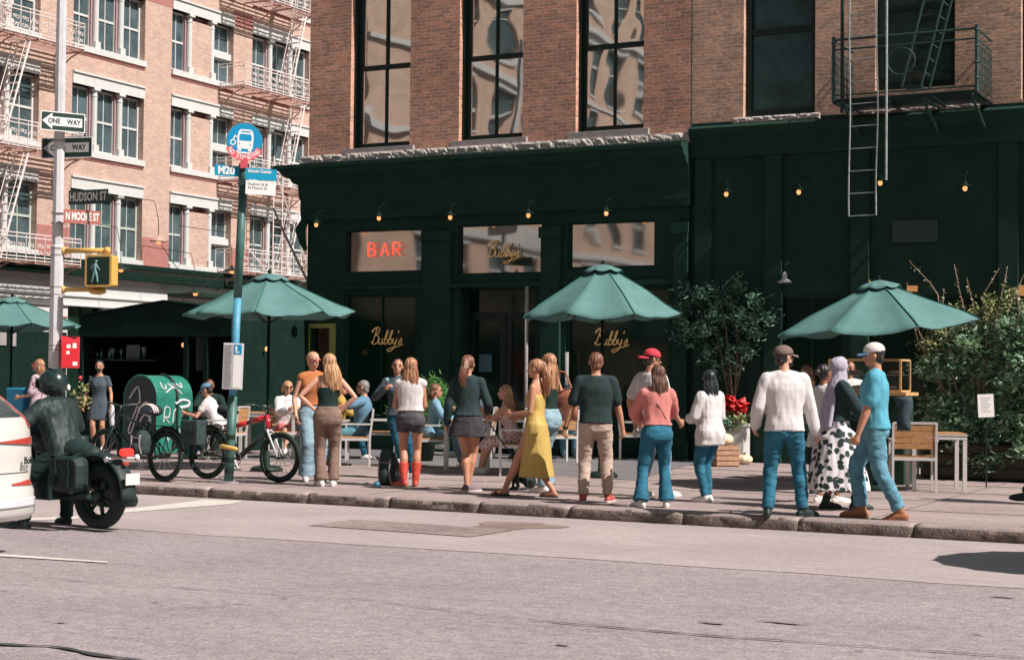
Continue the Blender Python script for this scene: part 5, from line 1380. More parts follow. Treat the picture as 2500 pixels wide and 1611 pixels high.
for P in ([(2330, 1000), (2300, 840), (2290, 720), (2270, 690), (2222, 640)], [(2300, 960), (2270, 880), (2240, 800), (2200, 740)], [(2310, 960), (2240, 830), (2215, 690)], [(2380, 980), (2360, 780), (2340, 700), (2330, 645)], [(2390, 980), (2380, 760), (2360, 680)], [(2420, 980), (2430, 780), (2450, 700), (2460, 650)], [(2440, 980), (2460, 760), (2500, 670)], [(2400, 980), (2410, 800), (2400, 720), (2440, 655)], [(2340, 980), (2300, 760), (2305, 705)], [(2450, 900), (2490, 760), (2480, 700)]):
    pts = [SPt(x, y, rng.uniform(-.3, .1) * (i > 0)) for i, (x, y) in enumerate(P)]; g.tube(pts, [.014 - .011 * i / (len(pts) - 1) for i in range(len(pts))], n=5)
    for k in range(26):
        t = rng.uniform(.35, 1) * (len(pts) - 1); i = min(int(t), len(pts) - 2); buds.append(pts[i].lerp(pts[i + 1], t - i) + V((rng.gauss(0, .02), rng.gauss(0, .02), rng.gauss(0, .02))))
g.build('twigs', mat('pale_twigs', (.36, .24, .17), .8, var=.3, vscale=20), st, smooth=True)
leaves('buds', st, buds, .03, mat('pale_buds', (.5, .44, .36), .7), 5, aspect=.8)
pl2 = thing('planter', 'long dark timber planter under the big shrub', 'planter', (SPt(2440, 1100).x, SYY + .1, SW))
g = MB(); g.box(-1.05, 1.6, -.35, .4, .02, .52); g.build('box', mat('dark_planter_wood', (.022, .035, .025), .8, var=.4, vscale=6), pl2); g = MB(); g.box(-1.07, 1.62, -.37, -.352, .40, .5); g.box(-1.07, 1.62, -.37, -.352, .22, .36); g.box(-1.07, 1.62, -.37, -.352, .05, .18); g.build('front_boards', mat('brown_boards', (.055, .045, .03), .8, var=.3, vscale=7), pl2)
# notice on a stake (its square code is left out)
ns = thing('notice_stand', 'white notice clipped on a stake among the leaves of the big shrub', 'notice', tuple(G(2408, 1190))); 
pn = F(2407, 990, ns.location.y); g = MB(); h = pn.z - SW
g.tube([(0, 0, 0), (0, 0, h)], .010, n=6); g.build('stake', M['black'], ns)
g = MB(); Mx = Matrix.Translation((0, -.02, h)) @ Matrix.Rotation(YAW, 4, 'Z') @ Matrix.Rotation(-.05, 4, 'Y')
g.box(-.122, .122, -.008, .008, -.16, .16, M=Mx); g.build('frame', M['black'], ns); g = MB(); g.box(-.115, .10, -.012, -.009, -.155, .155, M=Mx); pgs = g.build('white_sheet', M['signwhite'], ns)
g = MB()
for k in range(7): g.box(-.07, .06 - .02 * (k % 3), -.0145, -.0125, .10 - k * .03, .108 - k * .03, M=Mx)
g.build('printed_lines', M['signgrey'], pgs)
# greenery behind left pole
lf = G(205, 1110, SW); t = thing('potted_plant', 'small leafy plant with a pink bloom beside the masked woman', 'plant', (D(195, 960, 29).x, D(195, 960, 29).y, SW))
leaves('foliage', t, clump_pts((0, 0, 1.05), .12, .12, .25, 160, 31, ncl=8, cr=.09), .07, M['leafD'], 31); g = MB(); g.tube([(0, 0, .3), (0, 0, 1.0)], .01, n=5); g.build('stem', M['bark'], t)
g = MB(); g.lathe((0, 0, 0), [(.14, 0), (.18, .32), (.15, .32)], n=14); g.build('pot', M['black'], t, smooth=True)
g = MB(); g.ell((0, 0, 1.33), .035, .035, .04, n=8, k=6); g.build('bloom', M['petal'], t, smooth=True)

# ================================================================== DISPLAY CASE
dc0 = F(2095, 1000, 22.6); dt = thing('display_case', 'glass pastry case with a pale wooden frame on a counter behind the headscarf woman', 'display case', (F(2110, 900, 22.6).x, 22.6, SW))
Pa = F(2025, 878, 22.6); Pb = F(2198, 955, 22.6); x0 = Pa.x - dt.location.x; x1 = Pb.x - dt.location.x; z1 = Pa.z - SW; z0 = Pb.z - SW; dp = .52
g = MB(); s = .014
for x in (x0, x1):
    for y in (0, dp): g.box(x - s, x + s, y - s, y + s, z0, z1)
for z in (z0, z1):
    for y in (0, dp): g.box(x0 + s, x1 - s, y - s, y + s, z - s, z + s)
    for x in (x0, x1): g.box(x - s * .98, x + s * .98, s, dp - s, z - s * .98, z + s * .98)
g.build('frame', M['woodlt'], dt)
g = MB(); g.box(x0 - .1, x1 + .1, -.1, dp + .1, z0 - .06, z0 - .016); g.build('counter_top', M['woodlt'], dt); g = MB(); g.box(x0 - .05, x1 + .05, 0, dp, 0, z0 - .06); g.build('counter_base', M['deepgreen'], dt)
g = MB(); zm = (z0 + z1) / 2; g.box(x0 + .02, x1 - .02, .02, dp - .02, zm, zm + .012); g.build('shelf', M['white'], dt)
cgl = bpy.data.materials.new('case_glass'); cgl.use_nodes = True; nt = cgl.node_tree; nt.nodes.clear()
o_ = nt.nodes.new('ShaderNodeOutputMaterial'); mx = nt.nodes.new('ShaderNodeMixShader'); tr_ = nt.nodes.new('ShaderNodeBsdfTransparent'); gl = nt.nodes.new('ShaderNodeBsdfGlossy'); gl.inputs['Roughness'].default_value = .03; fr_ = nt.nodes.new('ShaderNodeFresnel'); fr_.inputs[0].default_value = 1.5
tr_.inputs[0].default_value = (.86, .92, .9, 1)
nt.links.new(fr_.outputs[0], mx.inputs[0]); nt.links.new(tr_.outputs[0], mx.inputs[1]); nt.links.new(gl.outputs[0], mx.inputs[2]); nt.links.new(mx.outputs[0], o_.inputs[0])
g = MB(); g.quad((x0, -.001, z0), (x1, -.001, z0), (x1, -.001, z1), (x0, -.001, z1)); g.quad((x1 + .001, 0, z0), (x1 + .001, dp, z0), (x1 + .001, dp, z1), (x1 + .001, 0, z1)); g.quad((x0, 0, z1 + .001), (x1, 0, z1 + .001), (x1, dp, z1 + .001), (x0, dp, z1 + .001)); g.build('glass_panes', cgl, dt, recalc=False)
pie = mat('baked_crust', (.5, .26, .12), .6, var=.25, vscale=20)
for k, (fx_, z) in enumerate(((.3, zm + .012), (.55, z0 + .016), (.88, zm + .012), (.78, z0 + .016), (.35, z0 + .016))):
    x = x0 + (x1 - x0) * fx_; o = thing('pie', ['pie on the upper case shelf nearest the headscarf', 'pie low in the middle of the glass case', 'pie on the upper case shelf at the right end', 'pie on the case floor at the right', 'pie low in the glass case at the left'][k], 'pie', (dt.location.x + x, dt.location.y + .25, SW + z + .001), group='pies in the glass case')
    g = MB(); g.lathe((0, 0, 0), [(.09, 0), (.115, .03), (.12, .035)], n=18); g.build('dish', M['white'], o, smooth=True); g = MB(); g.lathe((0, 0, .033), [(.112, 0), (.09, .02), (.01, .03)], n=18); g.build('crust', pie, o, smooth=True)
g = MB(); R = []
for i in range(8):
    t = i / 7; R.append([V((.10 * (1 - t * .3) * cos(a * pi / 5) + .03 * sin(t * 6 + a) + t * .02, .05 * sin(a * pi / 5), -.42 * t)) * 1.0 for a in range(10)])
p = F(2205, 968, 20.6); g.rings(R); o = g.build('dark_jacket', mat('slate_cloth', (.035, .06, .075), .8, var=.35, vscale=7, bump=.3, bscale=12), smooth=True); o.location = p; tag(o, 'dark slate jacket hanging over the chair back behind the man in blue', 'jacket')

# stack of dark items between flowers and capped man : a tall black bag trolley
bk = G(1858, 1110); t = thing('folded_parasol', 'folded black parasol in its sleeve leaning by the wall right of the red flowers', 'parasol', tuple(bk))
g = MB(); g.tube([(0, 0, .05), (0, 0, .5), (.02, 0, 1.0), (.03, 0, 1.35)], [.05, .09, .085, .03], n=10); g.build('sleeve', mat('dark_sleeve', (.012, .05, .035), .6, var=.4, vscale=6), t, smooth=True); g = MB(); g.tube([(.03, 0, 1.3), (.032, 0, 1.5)], .015, n=6); g.build('pole', M['galv'], t); g = MB(); g.lathe((0, 0, 0), [(.16, 0), (.16, .04), (.04, .06)], n=14); g.build('base', M['black'], t)
# backpack and blue bag by the boots
def bag(p, label, w, h, d, m, strap=True, name='backpack', cat='backpack', rz=0):
    t = thing(name, label, cat, tuple(p), rz); g = MB(); R = []
    for i in range(9):
        f = i / 8; k = (1 - abs(2 * f - 1) ** 4 * .35); R.append([V((w * k * (1.12 - .22 * f) * (abs(cos(a)) ** .5 * (1 if cos(a) > 0 else -1)) + .02 * noise.noise(V((a * 1.5, f * 4, 3))), d * k * (abs(sin(a)) ** .7 * (1 if sin(a) > 0 else -1)) + .025 * noise.noise(V((a * 2, f * 5, 7))), h * f * (1 - .12 * sin(a)) + .015 * noise.noise(V((a * 2, f * 3, w))))) for a in [2 * pi * j / 20 for j in range(20)]])
    g.rings(R); g.build('bag_body', m, t, smooth=True)
    if strap:
        g = MB(); g.ell((0, -d * 1.0, h * .3), w * .7, .05, h * .22, n=10, k=6); g.build('front_pocket', m, t, smooth=True); g = MB(); g.tube([(-.04, 0, h * .97), (0, 0, h * 1.08), (.04, 0, h * .97)], .01, n=6); g.build('handle', M['black'], t)
        for s_ in (-1, 1):
            g = MB(); g.tube([(s_ * w * .5, -d * .2, h * .93), (s_ * w * .62, -d * 1.12, h * .72), (s_ * w * .62, -d * 1.22, h * .38), (s_ * w * .7, -d * .9, h * .06)], .012, n=4); g.build('webbing', M['sill'], t)
        g = MB(); g.tube([(w * .75 * cos(a), -d * 1.05 - .03 * sin(a), h * (.62 + .06 * sin(a))) for a in [pi * k / 8 for k in range(9)]], .005, n=4); g.build('zip', M['sill'], t)
    return t
blk = mat('black_nylon', (.026, .045, .046), .8, var=.35, vscale=12, bump=.3, bscale=30)
bag(G(948, 1184), 'dark backpack on the pavement left of the red cowboy boots', .13, .44, .09, blk)
bag(G(978, 1182), 'blue and white bag behind the red cowboy boots', .09, .30, .07, pattern_mat('blue_white_print', (.45, .55, .62), (.04, .2, .42), 9, .4), strap=False, name='tote_bag', cat='bag')
o = MB(); o.ell((0, 0, 0), .048, .048, .045, n=10, k=6); q = G(931, 1190); b_ = o.build('blue_cup', mat('steel_blue', (.05, .16, .28), .4), smooth=True); b_.location = (q.x, q.y - .1, SW + .046); tag(b_, 'small round blue object at the foot of the dark backpack', 'cup')

# ================================================================== BICYCLES
def wheel(parent, c, r, tyre=.028, axle_dir=V((0, 1, 0)), spokes=18, name='wheel', tm=None, rimr=None):
    c = V(c); g = MB(); pts = [c + V((r * cos(a), 0, r * sin(a))) for a in [2 * pi * k / 36 for k in range(36)]]
    g.tube(pts, tyre, n=8, closed=True, flat=V((0, 1, 0))); w = g.build(name, M['rubber'], parent, smooth=True)
    g = MB(); rr = r - tyre * 1.3; pts = [c + V((rr * cos(a), 0, rr * sin(a))) for a in [2 * pi * k / 36 for k in range(36)]]; g.tube(pts, tyre * .45, n=6, closed=True, flat=V((0, 1, 0))); g.build('rim', M['blackmetal'], w, smooth=True)
    g = MB()
    for k in range(spokes):
        a = 2 * pi * k / spokes; g.tube([c + V((.03 * cos(a + .5), .03 * (1 if k % 2 else -1), .03 * sin(a + .5))), c + V((rr * cos(a), 0, rr * sin(a)))], .003, n=3)
    g.build('spokes', M['steel'], w)
    g = MB(); g.tube([c + V((0, -.06, 0)), c + V((0, .06, 0))], .03, n=10); g.build('hub', M['blackmetal'], w, smooth=True)
    return w
def bicycle(label, pr, pf, frame_m, acc_m, red=False, lean=0, kind=0):
    """pr, pf: ground contact of rear and front wheel (world)"""
    d = (pf - pr); wb = d.length; rz = math.atan2(d.y, d.x)
    t = thing('electric_bicycle' if kind else 'bicycle', label, 'bicycle', tuple(pr), rz); t.rotation_euler = (lean, 0, rz)
    R = .335; rr = V((0, 0, R)); rf = V((wb, 0, R)); bb = V((wb * .42, 0, .29)); st_ = V((wb * .30, 0, .78)); hd = V((wb * .80, 0, .86)); hd2 = V((wb * .835, 0, .68))
    wheel(t, rr, R - .03, .03); wheel(t, rf, R - .03, .03)
    g = MB()
    g.tube([bb, st_], .02, n=8); g.tube([st_ + (bb - st_) * .15, hd], .022 if red else .02, n=8); g.tube([bb, hd2], .036 if kind else .022, n=8); g.tube([hd, hd2], .026, n=8)
    for y in (-.06, .06): g.tube([bb, rr + V((0, y, 0))], .013, n=6); g.tube([st_ + (bb - st_) * .15, rr + V((0, y, 0))], .011, n=6)
    fr = g.build('frame', frame_m, t, smooth=True)
    if red:
        g = MB(); a = st_ + (bb - st_) * .15; g.tube([a.lerp(hd, .12), a.lerp(hd, .45)], .034, n=8); g.tube([a.lerp(hd, .58), a.lerp(hd, .95)], .036, n=8); g.tube([hd + V((.0, 0, .02)), hd2], .032, n=8); g.build('red_panel', M['redpaint'], fr, smooth=True)
    g = MB(); 
    for y in (-.06, .06): g.tube([hd2 + V((.01, y * .8, .0)), rf + V((0, y, 0))], .015, n=6)
    g.tube([hd2 + V((.01, -.05, .0)), hd2 + V((.01, .05, .0))], .02, n=6); g.build('fork', M['galv'] if red else M['blackmetal'], t, smooth=True)
    g = MB(); h = hd + V((-.03, 0, .12)); g.tube([hd, h], .016, n=6); g.tube([h + V((-.12, -.32, .03)), h + V((-.02, -.2, .03)), h + V((.02, 0, 0)), h + V((-.02, .2, .03)), h + V((-.12, .32, .03))], .012, n=6); hb = g.build('handlebar', M['blackmetal'], t, smooth=True)
    g = MB()
    for s_ in (-1, 1): g.tube([h + V((-.12, .32 * s_, .03)), h + V((-.05, .24 * s_, .03))], .018, n=8)
    g.split('grip', M['rubber'], hb, smooth=True)
    g = MB(); g.tube([h + V((.0, .05, .02)), hd2 + V((.12, .03, .1)), hd2 + V((.05, .04, -.1))], .005, n=4); g.tube([h + V((0, -.06, .02)), hd + V((.14, -.02, -.0)), hd2 + V((0, -.03, -.05))], .005, n=4); g.build('cables', M['black'], hb)
    g = MB(); g.tube([st_, st_ + V((-.02, 0, .12))], .014, n=6); g.build('seat_post', M['steel'], t)
    g = MB(); s0 = st_ + V((-.02, 0, .14)); g.tube([s0 + V((-.13, 0, .01)), s0, s0 + V((.14, 0, -.01))], [.075, .055, .02], n=10, round_=True); g.build('saddle', M['rubber'], t, smooth=True)
    g = MB(); pts = [bb + V((.10 * cos(a), -.055, .10 * sin(a))) for a in [2 * pi * k / 20 for k in range(20)]]; g.tube(pts, .008, n=5, closed=True); g.tube([bb + V((0, -.09, 0)), bb + V((.1, -.09, -.13))], .011, n=5); g.tube([bb + V((0, .09, 0)), bb + V((-.1, .09, .13))], .011, n=5); g.box(bb.x + .06, bb.x + .15, -.17, -.10, bb.z - .15, bb.z - .13); g.build('crank', M['steel'], t)
    g = MB(); g.tube([bb + V((0, -.055, .1)), rr + V((0, -.055, .045)), ], .006, n=4); g.tube([bb + V((0, -.055, -.1)), rr + V((0, -.055, -.045))], .006, n=4); g.build('chain', M['steel'], t)
    g = MB(); pts = [rr + V(((R + .03) * cos(a), 0, (R + .03) * sin(a))) for a in [pi * (.15 + .75 * k / 12) for k in range(13)]]; g.tube(pts, .03, n=6); g.build('mudguard', M['blackmetal'], t, smooth=True)
    g = MB(); g.box(-.25, .25, -.08, .08, .72, .735)
    for y in (-.075, .075): g.tube([rr + V((0, y, 0)), V((-.12, y, .72))], .007, n=4); g.tube([rr + V((0, y, 0)), V((.15, y, .72))], .007, n=4)
    g.build('rack', M['blackmetal'], t)
    return t, hd, h
b1, hd, h = bicycle('black bicycle with a helmet on its bars, parked before the mailbox facing left', G(400, 1176), G(252, 1166), M['blackmetal'], None, kind=0, lean=.06)
hm = MB(); R = []
for i in range(8):
    e = pi / 2 * i / 7; R.append([V((.13 * cos(e) * cos(a) + .0, .10 * cos(e) * sin(a), .11 * sin(e) - .02)) for a in [2 * pi * k / 18 for k in range(18)]])
hm.rings(R); o = thing('bicycle_helmet', 'black and white bicycle helmet hanging on the bars of the black bicycle', 'helmet', tuple(D(362, 1005, 21.6))); hm.build('shell', mat('helmet_shell', (.02, .03, .04), .3, var=0), o, smooth=True)
g = MB()
for k in (-1, 0, 1): g.tube([V((.13 * cos(e) + .002, .04 * k, .112 * sin(e) - .015)) for e in [pi * j / 10 for j in range(11)]], .012, n=5)
g.split('white_stripe', M['white'], o, smooth=True)
o = bag(D(345, 1050, 21.7), 'black pannier bag hung on the black bicycle', .11, .34, .1, blk, name='pannier_bag', cat='bag'); o.location.z = .48
b2, hd, h = bicycle('electric bicycle with red panels on its top tube, leaning by the bus stop pole', G(505, 1169), G(681, 1178), M['blackmetal'], None, red=True, kind=1, lean=-.04)
lk = D(563, 1091, 21.6); g = MB(); g.tube([lk + V((-.10, -.05, .01)), lk + V((0, -.08, 0)), lk + V((.12, -.05, -.02))], .03, n=8, round_=True); tag(g.build('bicycle_lock', M['yellow'], smooth=True), 'yellow lock holding the red panelled bicycle to the bus stop pole', 'lock'); q = D(500, 1010, 21.6)
b3 = thing('pannier_bag', 'black square bag on the rear rack of the red panelled electric bicycle', 'bag', tuple(D(472, 1055, 21.6))); g = MB(); g.box(-.14, .14, -.1, .1, -.16, .16); g.build('bag_body', blk, b3, bevel=.02); g = MB(); g.box(-.12, .12, -.115, -.102, -.02, .02); g.build('strap', M['black'], b3)

# ================================================================== MOTORCYCLE
mr_ = G(243, 1296, 0); mrz = pi + .0 - .12
mo = thing('motorcycle', 'black motorcycle with saddlebag stopped beside the white car', 'motorcycle', tuple(mr_), rz=pi - .10)
# local: +x forward
g = MB(); Rr_ = .30
def mwheel(c, r, ty, nm):
    c = V(c); g = MB(); pts = [c + V((r * cos(a), 0, r * sin(a))) for a in [2 * pi * k / 40 for k in range(40)]]; 
    R = []
    for k in range(40):
        a = 2 * pi * k / 40; R.append([c + V(((r + ty * cos(b) * .8) * cos(a), ty * sin(b) * 1.05, (r + ty * cos(b) * .8) * sin(a))) for b in [2 * pi * j / 12 for j in range(12)]])
    g.rings(R, closed=True); w = g.build(nm, M['rubber'], mo, smooth=True)
    g = MB()
    for k in range(7):
        a = 2 * pi * k / 7; g.tube([c, c + V(((r - .06) * cos(a), 0, (r - .06) * sin(a)))], [.03, .018], n=6)
    pts = [c + V(((r - .06) * cos(a), 0, (r - .06) * sin(a))) for a in [2 * pi * k / 32 for k in range(32)]]; g.tube(pts, .02, n=6, closed=True); g.tube([c + V((0, -.09, 0)), c + V((0, .09, 0))], .05, n=12); g.build('rim', M['blackmetal'], w, smooth=True)
    g = MB()
    for k in range(44):
        a = 2 * pi * k / 44; g.box(r + ty * .78, r + ty * .83, -.06, .06, -.008, .008, M=Matrix.Translation(c) @ Matrix.Rotation(-a, 4, 'Y')) 
    return w
mwheel((0, 0, .345), .262, .082, 'wheel'); mwheel((1.52, 0, .335), .27, .065, 'wheel')
g = MB(); pts = [V((.38 * cos(a), 0, .345 + .38 * sin(a))) for a in [pi * (-.10 + .72 * k / 14) for k in range(15)]]
pts = [V((.385 * cos(a), 0, .345 + .385 * sin(a))) for a in [pi * (1.03 - .75 * k / 14) for k in range(15)]]
R = []
for k, p in enumerate(pts):
    a = pi * (1.03 - .75 * k / 14); n_ = V((cos(a), 0, sin(a))); R.append([p + V((0, .10 * cos(b), 0)) + n_ * (.045 * sin(b)) for b in [pi * j / 8 for j in range(9)]] )
g.rings(R, cap=False); fd = g.build('rear_fender', M['leather'], mo, smooth=True); fd.modifiers.new('s', 'SOLIDIFY').thickness = .008
g = MB(); g.tube([(.10, 0, .74), (.3, 0, .76), (.55, 0, .74), (.8, 0, .80)], [.09, .14, .15, .12], n=12, round_=True); g.build('seat', M['leather'], mo, smooth=True)
g = MB(); g.tube([(.75, 0, .86), (.95, 0, .92), (1.2, 0, .90)], [.12, .17, .10], n=14, round_=True); g.build('fuel_tank', M['blackmetal'], mo, smooth=True)
g = MB(); g.box(.55, 1.05, -.16, .16, .28, .68); g.tube([(.7, 0, .5), (.7, 0, .8)], .12, n=12); g.tube([(.95, 0, .5), (1.0, 0, .8)], .11, n=12)
for k in range(6): g.tube([(.7, 0, .55 + k * .04), (.7, 0, .56 + k * .04)], .16, n=14)
g.build('engine', M['blackmetal'], mo, bevel=.02)
g = MB(); g.tube([(.9, -.18, .35), (.5, -.2, .28), (.1, -.2, .27), (-.25, -.2, .30)], [.035, .045, .06, .065], n=12); g.build('exhaust_pipe', M['blackmetal'], mo, smooth=True); 
g = MB(); g.tube([(.55, .0, .3), (.0, .14, .345)], .03, n=8); g.tube([(.55, .0, .3), (.0, -.14, .345)], .03, n=8); g.build('swingarm', M['blackmetal'], mo)
g = MB()
for y in (-.13, .13): g.tube([(1.52, y, .335), (1.22, y, 1.0)], .03, n=8)
g.tube([(1.22, -.13, 1.0), (1.22, .13, 1.0)], .03, n=8); g.build('fork', M['chrome'], mo, smooth=True)
g = MB(); g.tube([(.92, -.42, 1.08), (1.08, -.3, 1.12), (1.2, 0, 1.05), (1.08, .3, 1.12), (.92, .42, 1.08)], .014, n=8); g.build('handlebar', M['chrome'], mo, smooth=True)
g = MB(); g.ell((1.34, 0, .93), .08, .10, .10); g.build('headlight', M['blackmetal'], mo, smooth=True)
for s_ in (-1, 1):
    g = MB(); R = []; y0 = .16 * s_
    cx_, cz_ = .20, .56
    prof = rect(.42, .34, .08)
    R.append([V((cx_ + x, y0, cz_ + z)) for x, z in prof]); R.append([V((cx_ + x * 1.03, y0 + .07 * s_, cz_ + z * 1.03)) for x, z in prof]); R.append([V((cx_ + x * .9, y0 + .15 * s_, cz_ + z * .9)) for x, z in prof])
    g.rings(R); sbg = g.build('saddlebag', mat('waxed_canvas', (.03, .075, .07), .6, var=.35, vscale=8, bump=.3, bscale=18) if s_ < 0 else M['leather'], mo, bevel=.015)
    for q in (-.09, .09):
        g = MB(); g.tube([V((cx_ + q, y0, cz_ + .2)), V((cx_ + q, y0 + .16 * s_, cz_ + .16)), V((cx_ + q, y0 + .165 * s_, cz_ - .12))], .012, n=4); g.box(cx_ + q - .018, cx_ + q + .018, y0 + .16 * s_ - .008, y0 + .16 * s_ + .012, cz_ - .0, cz_ + .05); g.build('strap', M['black'], sbg)
g = MB(); pts = rect(.15, .075, .03); TM = Matrix.Translation((-.33, 0, .78)) @ Matrix.Rotation(-pi / 2, 4, 'Z') @ Matrix.Rotation(pi / 2, 4, 'X'); g.prism(pts, TM, .05); g.build('tail_light', M['tailhot'], mo, bevel=.01)
g = MB(); g.prism(rect(.06, .03, .01), TM @ Matrix.Translation((0, -.11, 0)), .03); g.build('reflector', M['tailred'], mo)
g = MB(); g.box(-.445, -.435, -.09, .09, .47, .58); g.build('number_plate', M['plate'], mo)
for s_ in (-1, 1):
    g = MB(); g.tube([(-.28, 0, .72), (-.28, .2 * s_, .72)], .009, n=6); g.ell((-.29, .2 * s_, .72), .03, .03, .035); g.build('indicator', M['chrome'] if s_ > 0 else M['galv'], mo, smooth=True)
g = MB(); g.ell((.0, -.24, .36), .03, .02, .03); g.ell((.07, -.24, .37), .03, .02, .03); g.build('axle_nuts', M['chrome'], mo, smooth=True)

# ================================================================== WHITE CAR (rear at the left edge)
# the rear face points to +X ; the far (right hand) side is at larger Y
car = wthing('parked_car', 'white hatchback at the left edge, only its red lit tail corner visible', 'car', (-12.2, 9.9, 0))
Ycar0, Ycar1 = 8.95, 10.75; XR_ = -10.06
P_ = [(0.30, .02), (.36, -.04), (.55, -.03), (.62, .02), (.80, .0), (1.06, .03), (1.14, .06), (1.28, .16), (1.46, .32), (1.60, .48), (1.66, .75)]
def crow(z, inset, Yc=(Ycar0 + Ycar1) / 2, hw=(Ycar1 - Ycar0) / 2):
    taper = .0 if z < 1.13 else (z - 1.13) * .85
    rows = []
    for k in range(61):
        u = -1 + 2 * k / 60; y = Yc + u * (hw - taper); cv = .09 * abs(u) ** 6 + .04 * u * u
        rows.append(V((XR_ - inset - cv, y, z)))
    return rows
g = MB(); R = []
for z, ins in P_:
    r_ = crow(z, ins); r_ = [V((XR_ - 4.1, r_[0].y + .05, z))] + [V((XR_ - 2.0, r_[0].y, z))] + r_ + [V((XR_ - 2.0, r_[-1].y, z)), V((XR_ - 4.1, r_[-1].y - .05, z))]
    if z > 1.3: r_ = [V((p.x if p.x > XR_ - 3 else XR_ - 2.8, p.y, p.z)) for p in r_]
    R.append(r_)
g.rings(R); body = g.build('body', M['carwhite'], car, smooth=True)
try: body.data.shade_smooth()
except Exception: pass
def on_rear(u0, u1, z0, z1, m, name, off=.016, n=30, parent=None, ins=None):
    g = MB(); R = []
    hw = (Ycar1 - Ycar0) / 2; Yc = (Ycar0 + Ycar1) / 2
    def inset(z):
        for (za, ia), (zb_, ib) in zip(P_, P_[1:]):
            if za <= z <= zb_: return ia + (ib - ia) * (z - za) / (zb_ - za)
        return P_[-1][1]
    for k in range(n + 1):
        u = u0 + (u1 - u0) * k / n; col_ = []
        for j in range(7):
            z = (z0[0] + (z0[1] - z0[0]) * k / n) + ((z1[0] + (z1[1] - z1[0]) * k / n) - (z0[0] + (z0[1] - z0[0]) * k / n)) * j / 6
            taper = .0 if z < 1.13 else (z - 1.13) * .85; uu = u
            y = Yc + uu * (hw - taper); cv = .09 * abs(uu) ** 6 + .04 * uu * uu; col_.append(V((XR_ - inset(z) - cv + off, y, z)))
        R.append(col_)
    b0 = len(g.v)
    for c_ in R: g.v += [tuple(p) for p in c_]
    for k in range(n):
        for j in range(6): a = b0 + k * 7 + j; g.f.append((a, a + 7, a + 8, a + 1)); g.m.append(0)
    o = g.build(name, m, parent or car, smooth=True, recalc=False); sm_ = o.modifiers.new('s', 'SOLIDIFY'); sm_.thickness = .01; return o
M['carglass'] = glass_mat('car_glass', (.05, .07, .07), .0, spec=.8)
on_rear(-.8, .90, (1.17, 1.17), (1.56, 1.56), M['carglass'], 'rear_window')
on_rear(.945, .995, (1.08, 1.08), (1.58, 1.58), M['tailred'], 'tail_light_strip')
on_rear(.45, .99, (.955, .925), (.965, 1.0), M['tailred'], 'tail_light')
on_rear(.62, .97, (.60, .59), (.612, .635), M['tailred'], 'bumper_reflector')
on_rear(-.95, .98, (.40, .42), (.47, .49), M['galv'], 'bumper_trim')
on_rear(-.9, .9, (.70, .70), (.703, .703), M['black'], 'hatch_seam', off=.006)
g = MB(); uq = 1 - .17 / ((Ycar1 - Ycar0) / 2); bm_ = Matrix.Translation((XR_ + .045 - .09 * uq ** 6 - .04 * uq * uq, Ycar1 - .17, .80)) @ Matrix.Rotation(rad(90) + .22, 4, 'Z') @ Matrix.Rotation(pi / 2, 4, 'X')
text_mb(g, 'Bolt', .085, bm_, extrude=.003, bold=.001); g.build('badge', M['black'], car)
for (x, y) in ((-1.0, Ycar1 - .12), (-1.0, Ycar0 + .12), (-3.4, Ycar1 - .12), (-3.4, Ycar0 + .12)):
    g = MB(); c_ = V((XR_ + x, y, .33)); R = []
    for k in range(28):
        a = 2 * pi * k / 28; R.append([c_ + V(((.25 + .085 * cos(b)) * cos(a), .1 * sin(b), (.25 + .085 * cos(b)) * sin(a))) for b in [2 * pi * j / 10 for j in range(10)]])
    g.rings(R, closed=True); w_ = g.build('wheel', M['rubber'], car, smooth=True); g = MB(); g.tube([c_ + V((0, -.07, 0)), c_ + V((0, .07, 0))], .2, n=20); g.build('rim', M['galv'], w_)
g = MB(); g.box(XR_ - 4.0, XR_ - .35, Ycar0 + .25, Ycar1 - .25, .22, .34); g.build('underbody', M['black'], car)
# blue tub and small cart at far left
t = thing('storage_tub', 'bright blue plastic tub beside the woman in the floral blouse', 'tub', tuple(G(52, 1100, SW))); g = MB(); p_ = D(52, 965, 28.5); t.location = (p_.x, p_.y, SW)
g = MB(); g.rings([[V((x * .16, y * .14, .55)) for x, y in ((-1, -1), (1, -1), (1, 1), (-1, 1))], [V((x * .2, y * .17, 1.15)) for x, y in ((-1, -1), (1, -1), (1, 1), (-1, 1))]]); g.build('tub_body', mat('blue_plastic', (.03, .28, .5), .5), t, bevel=.02)
g = MB(); g.box(-.3, .3, -.25, .25, .50, .545); 
for x in (-.27, .27):
    for y in (-.22, .22): g.box(x - .02, x + .02, y - .02, y + .02, 0, .5)
g.build('stand', M['black'], t)
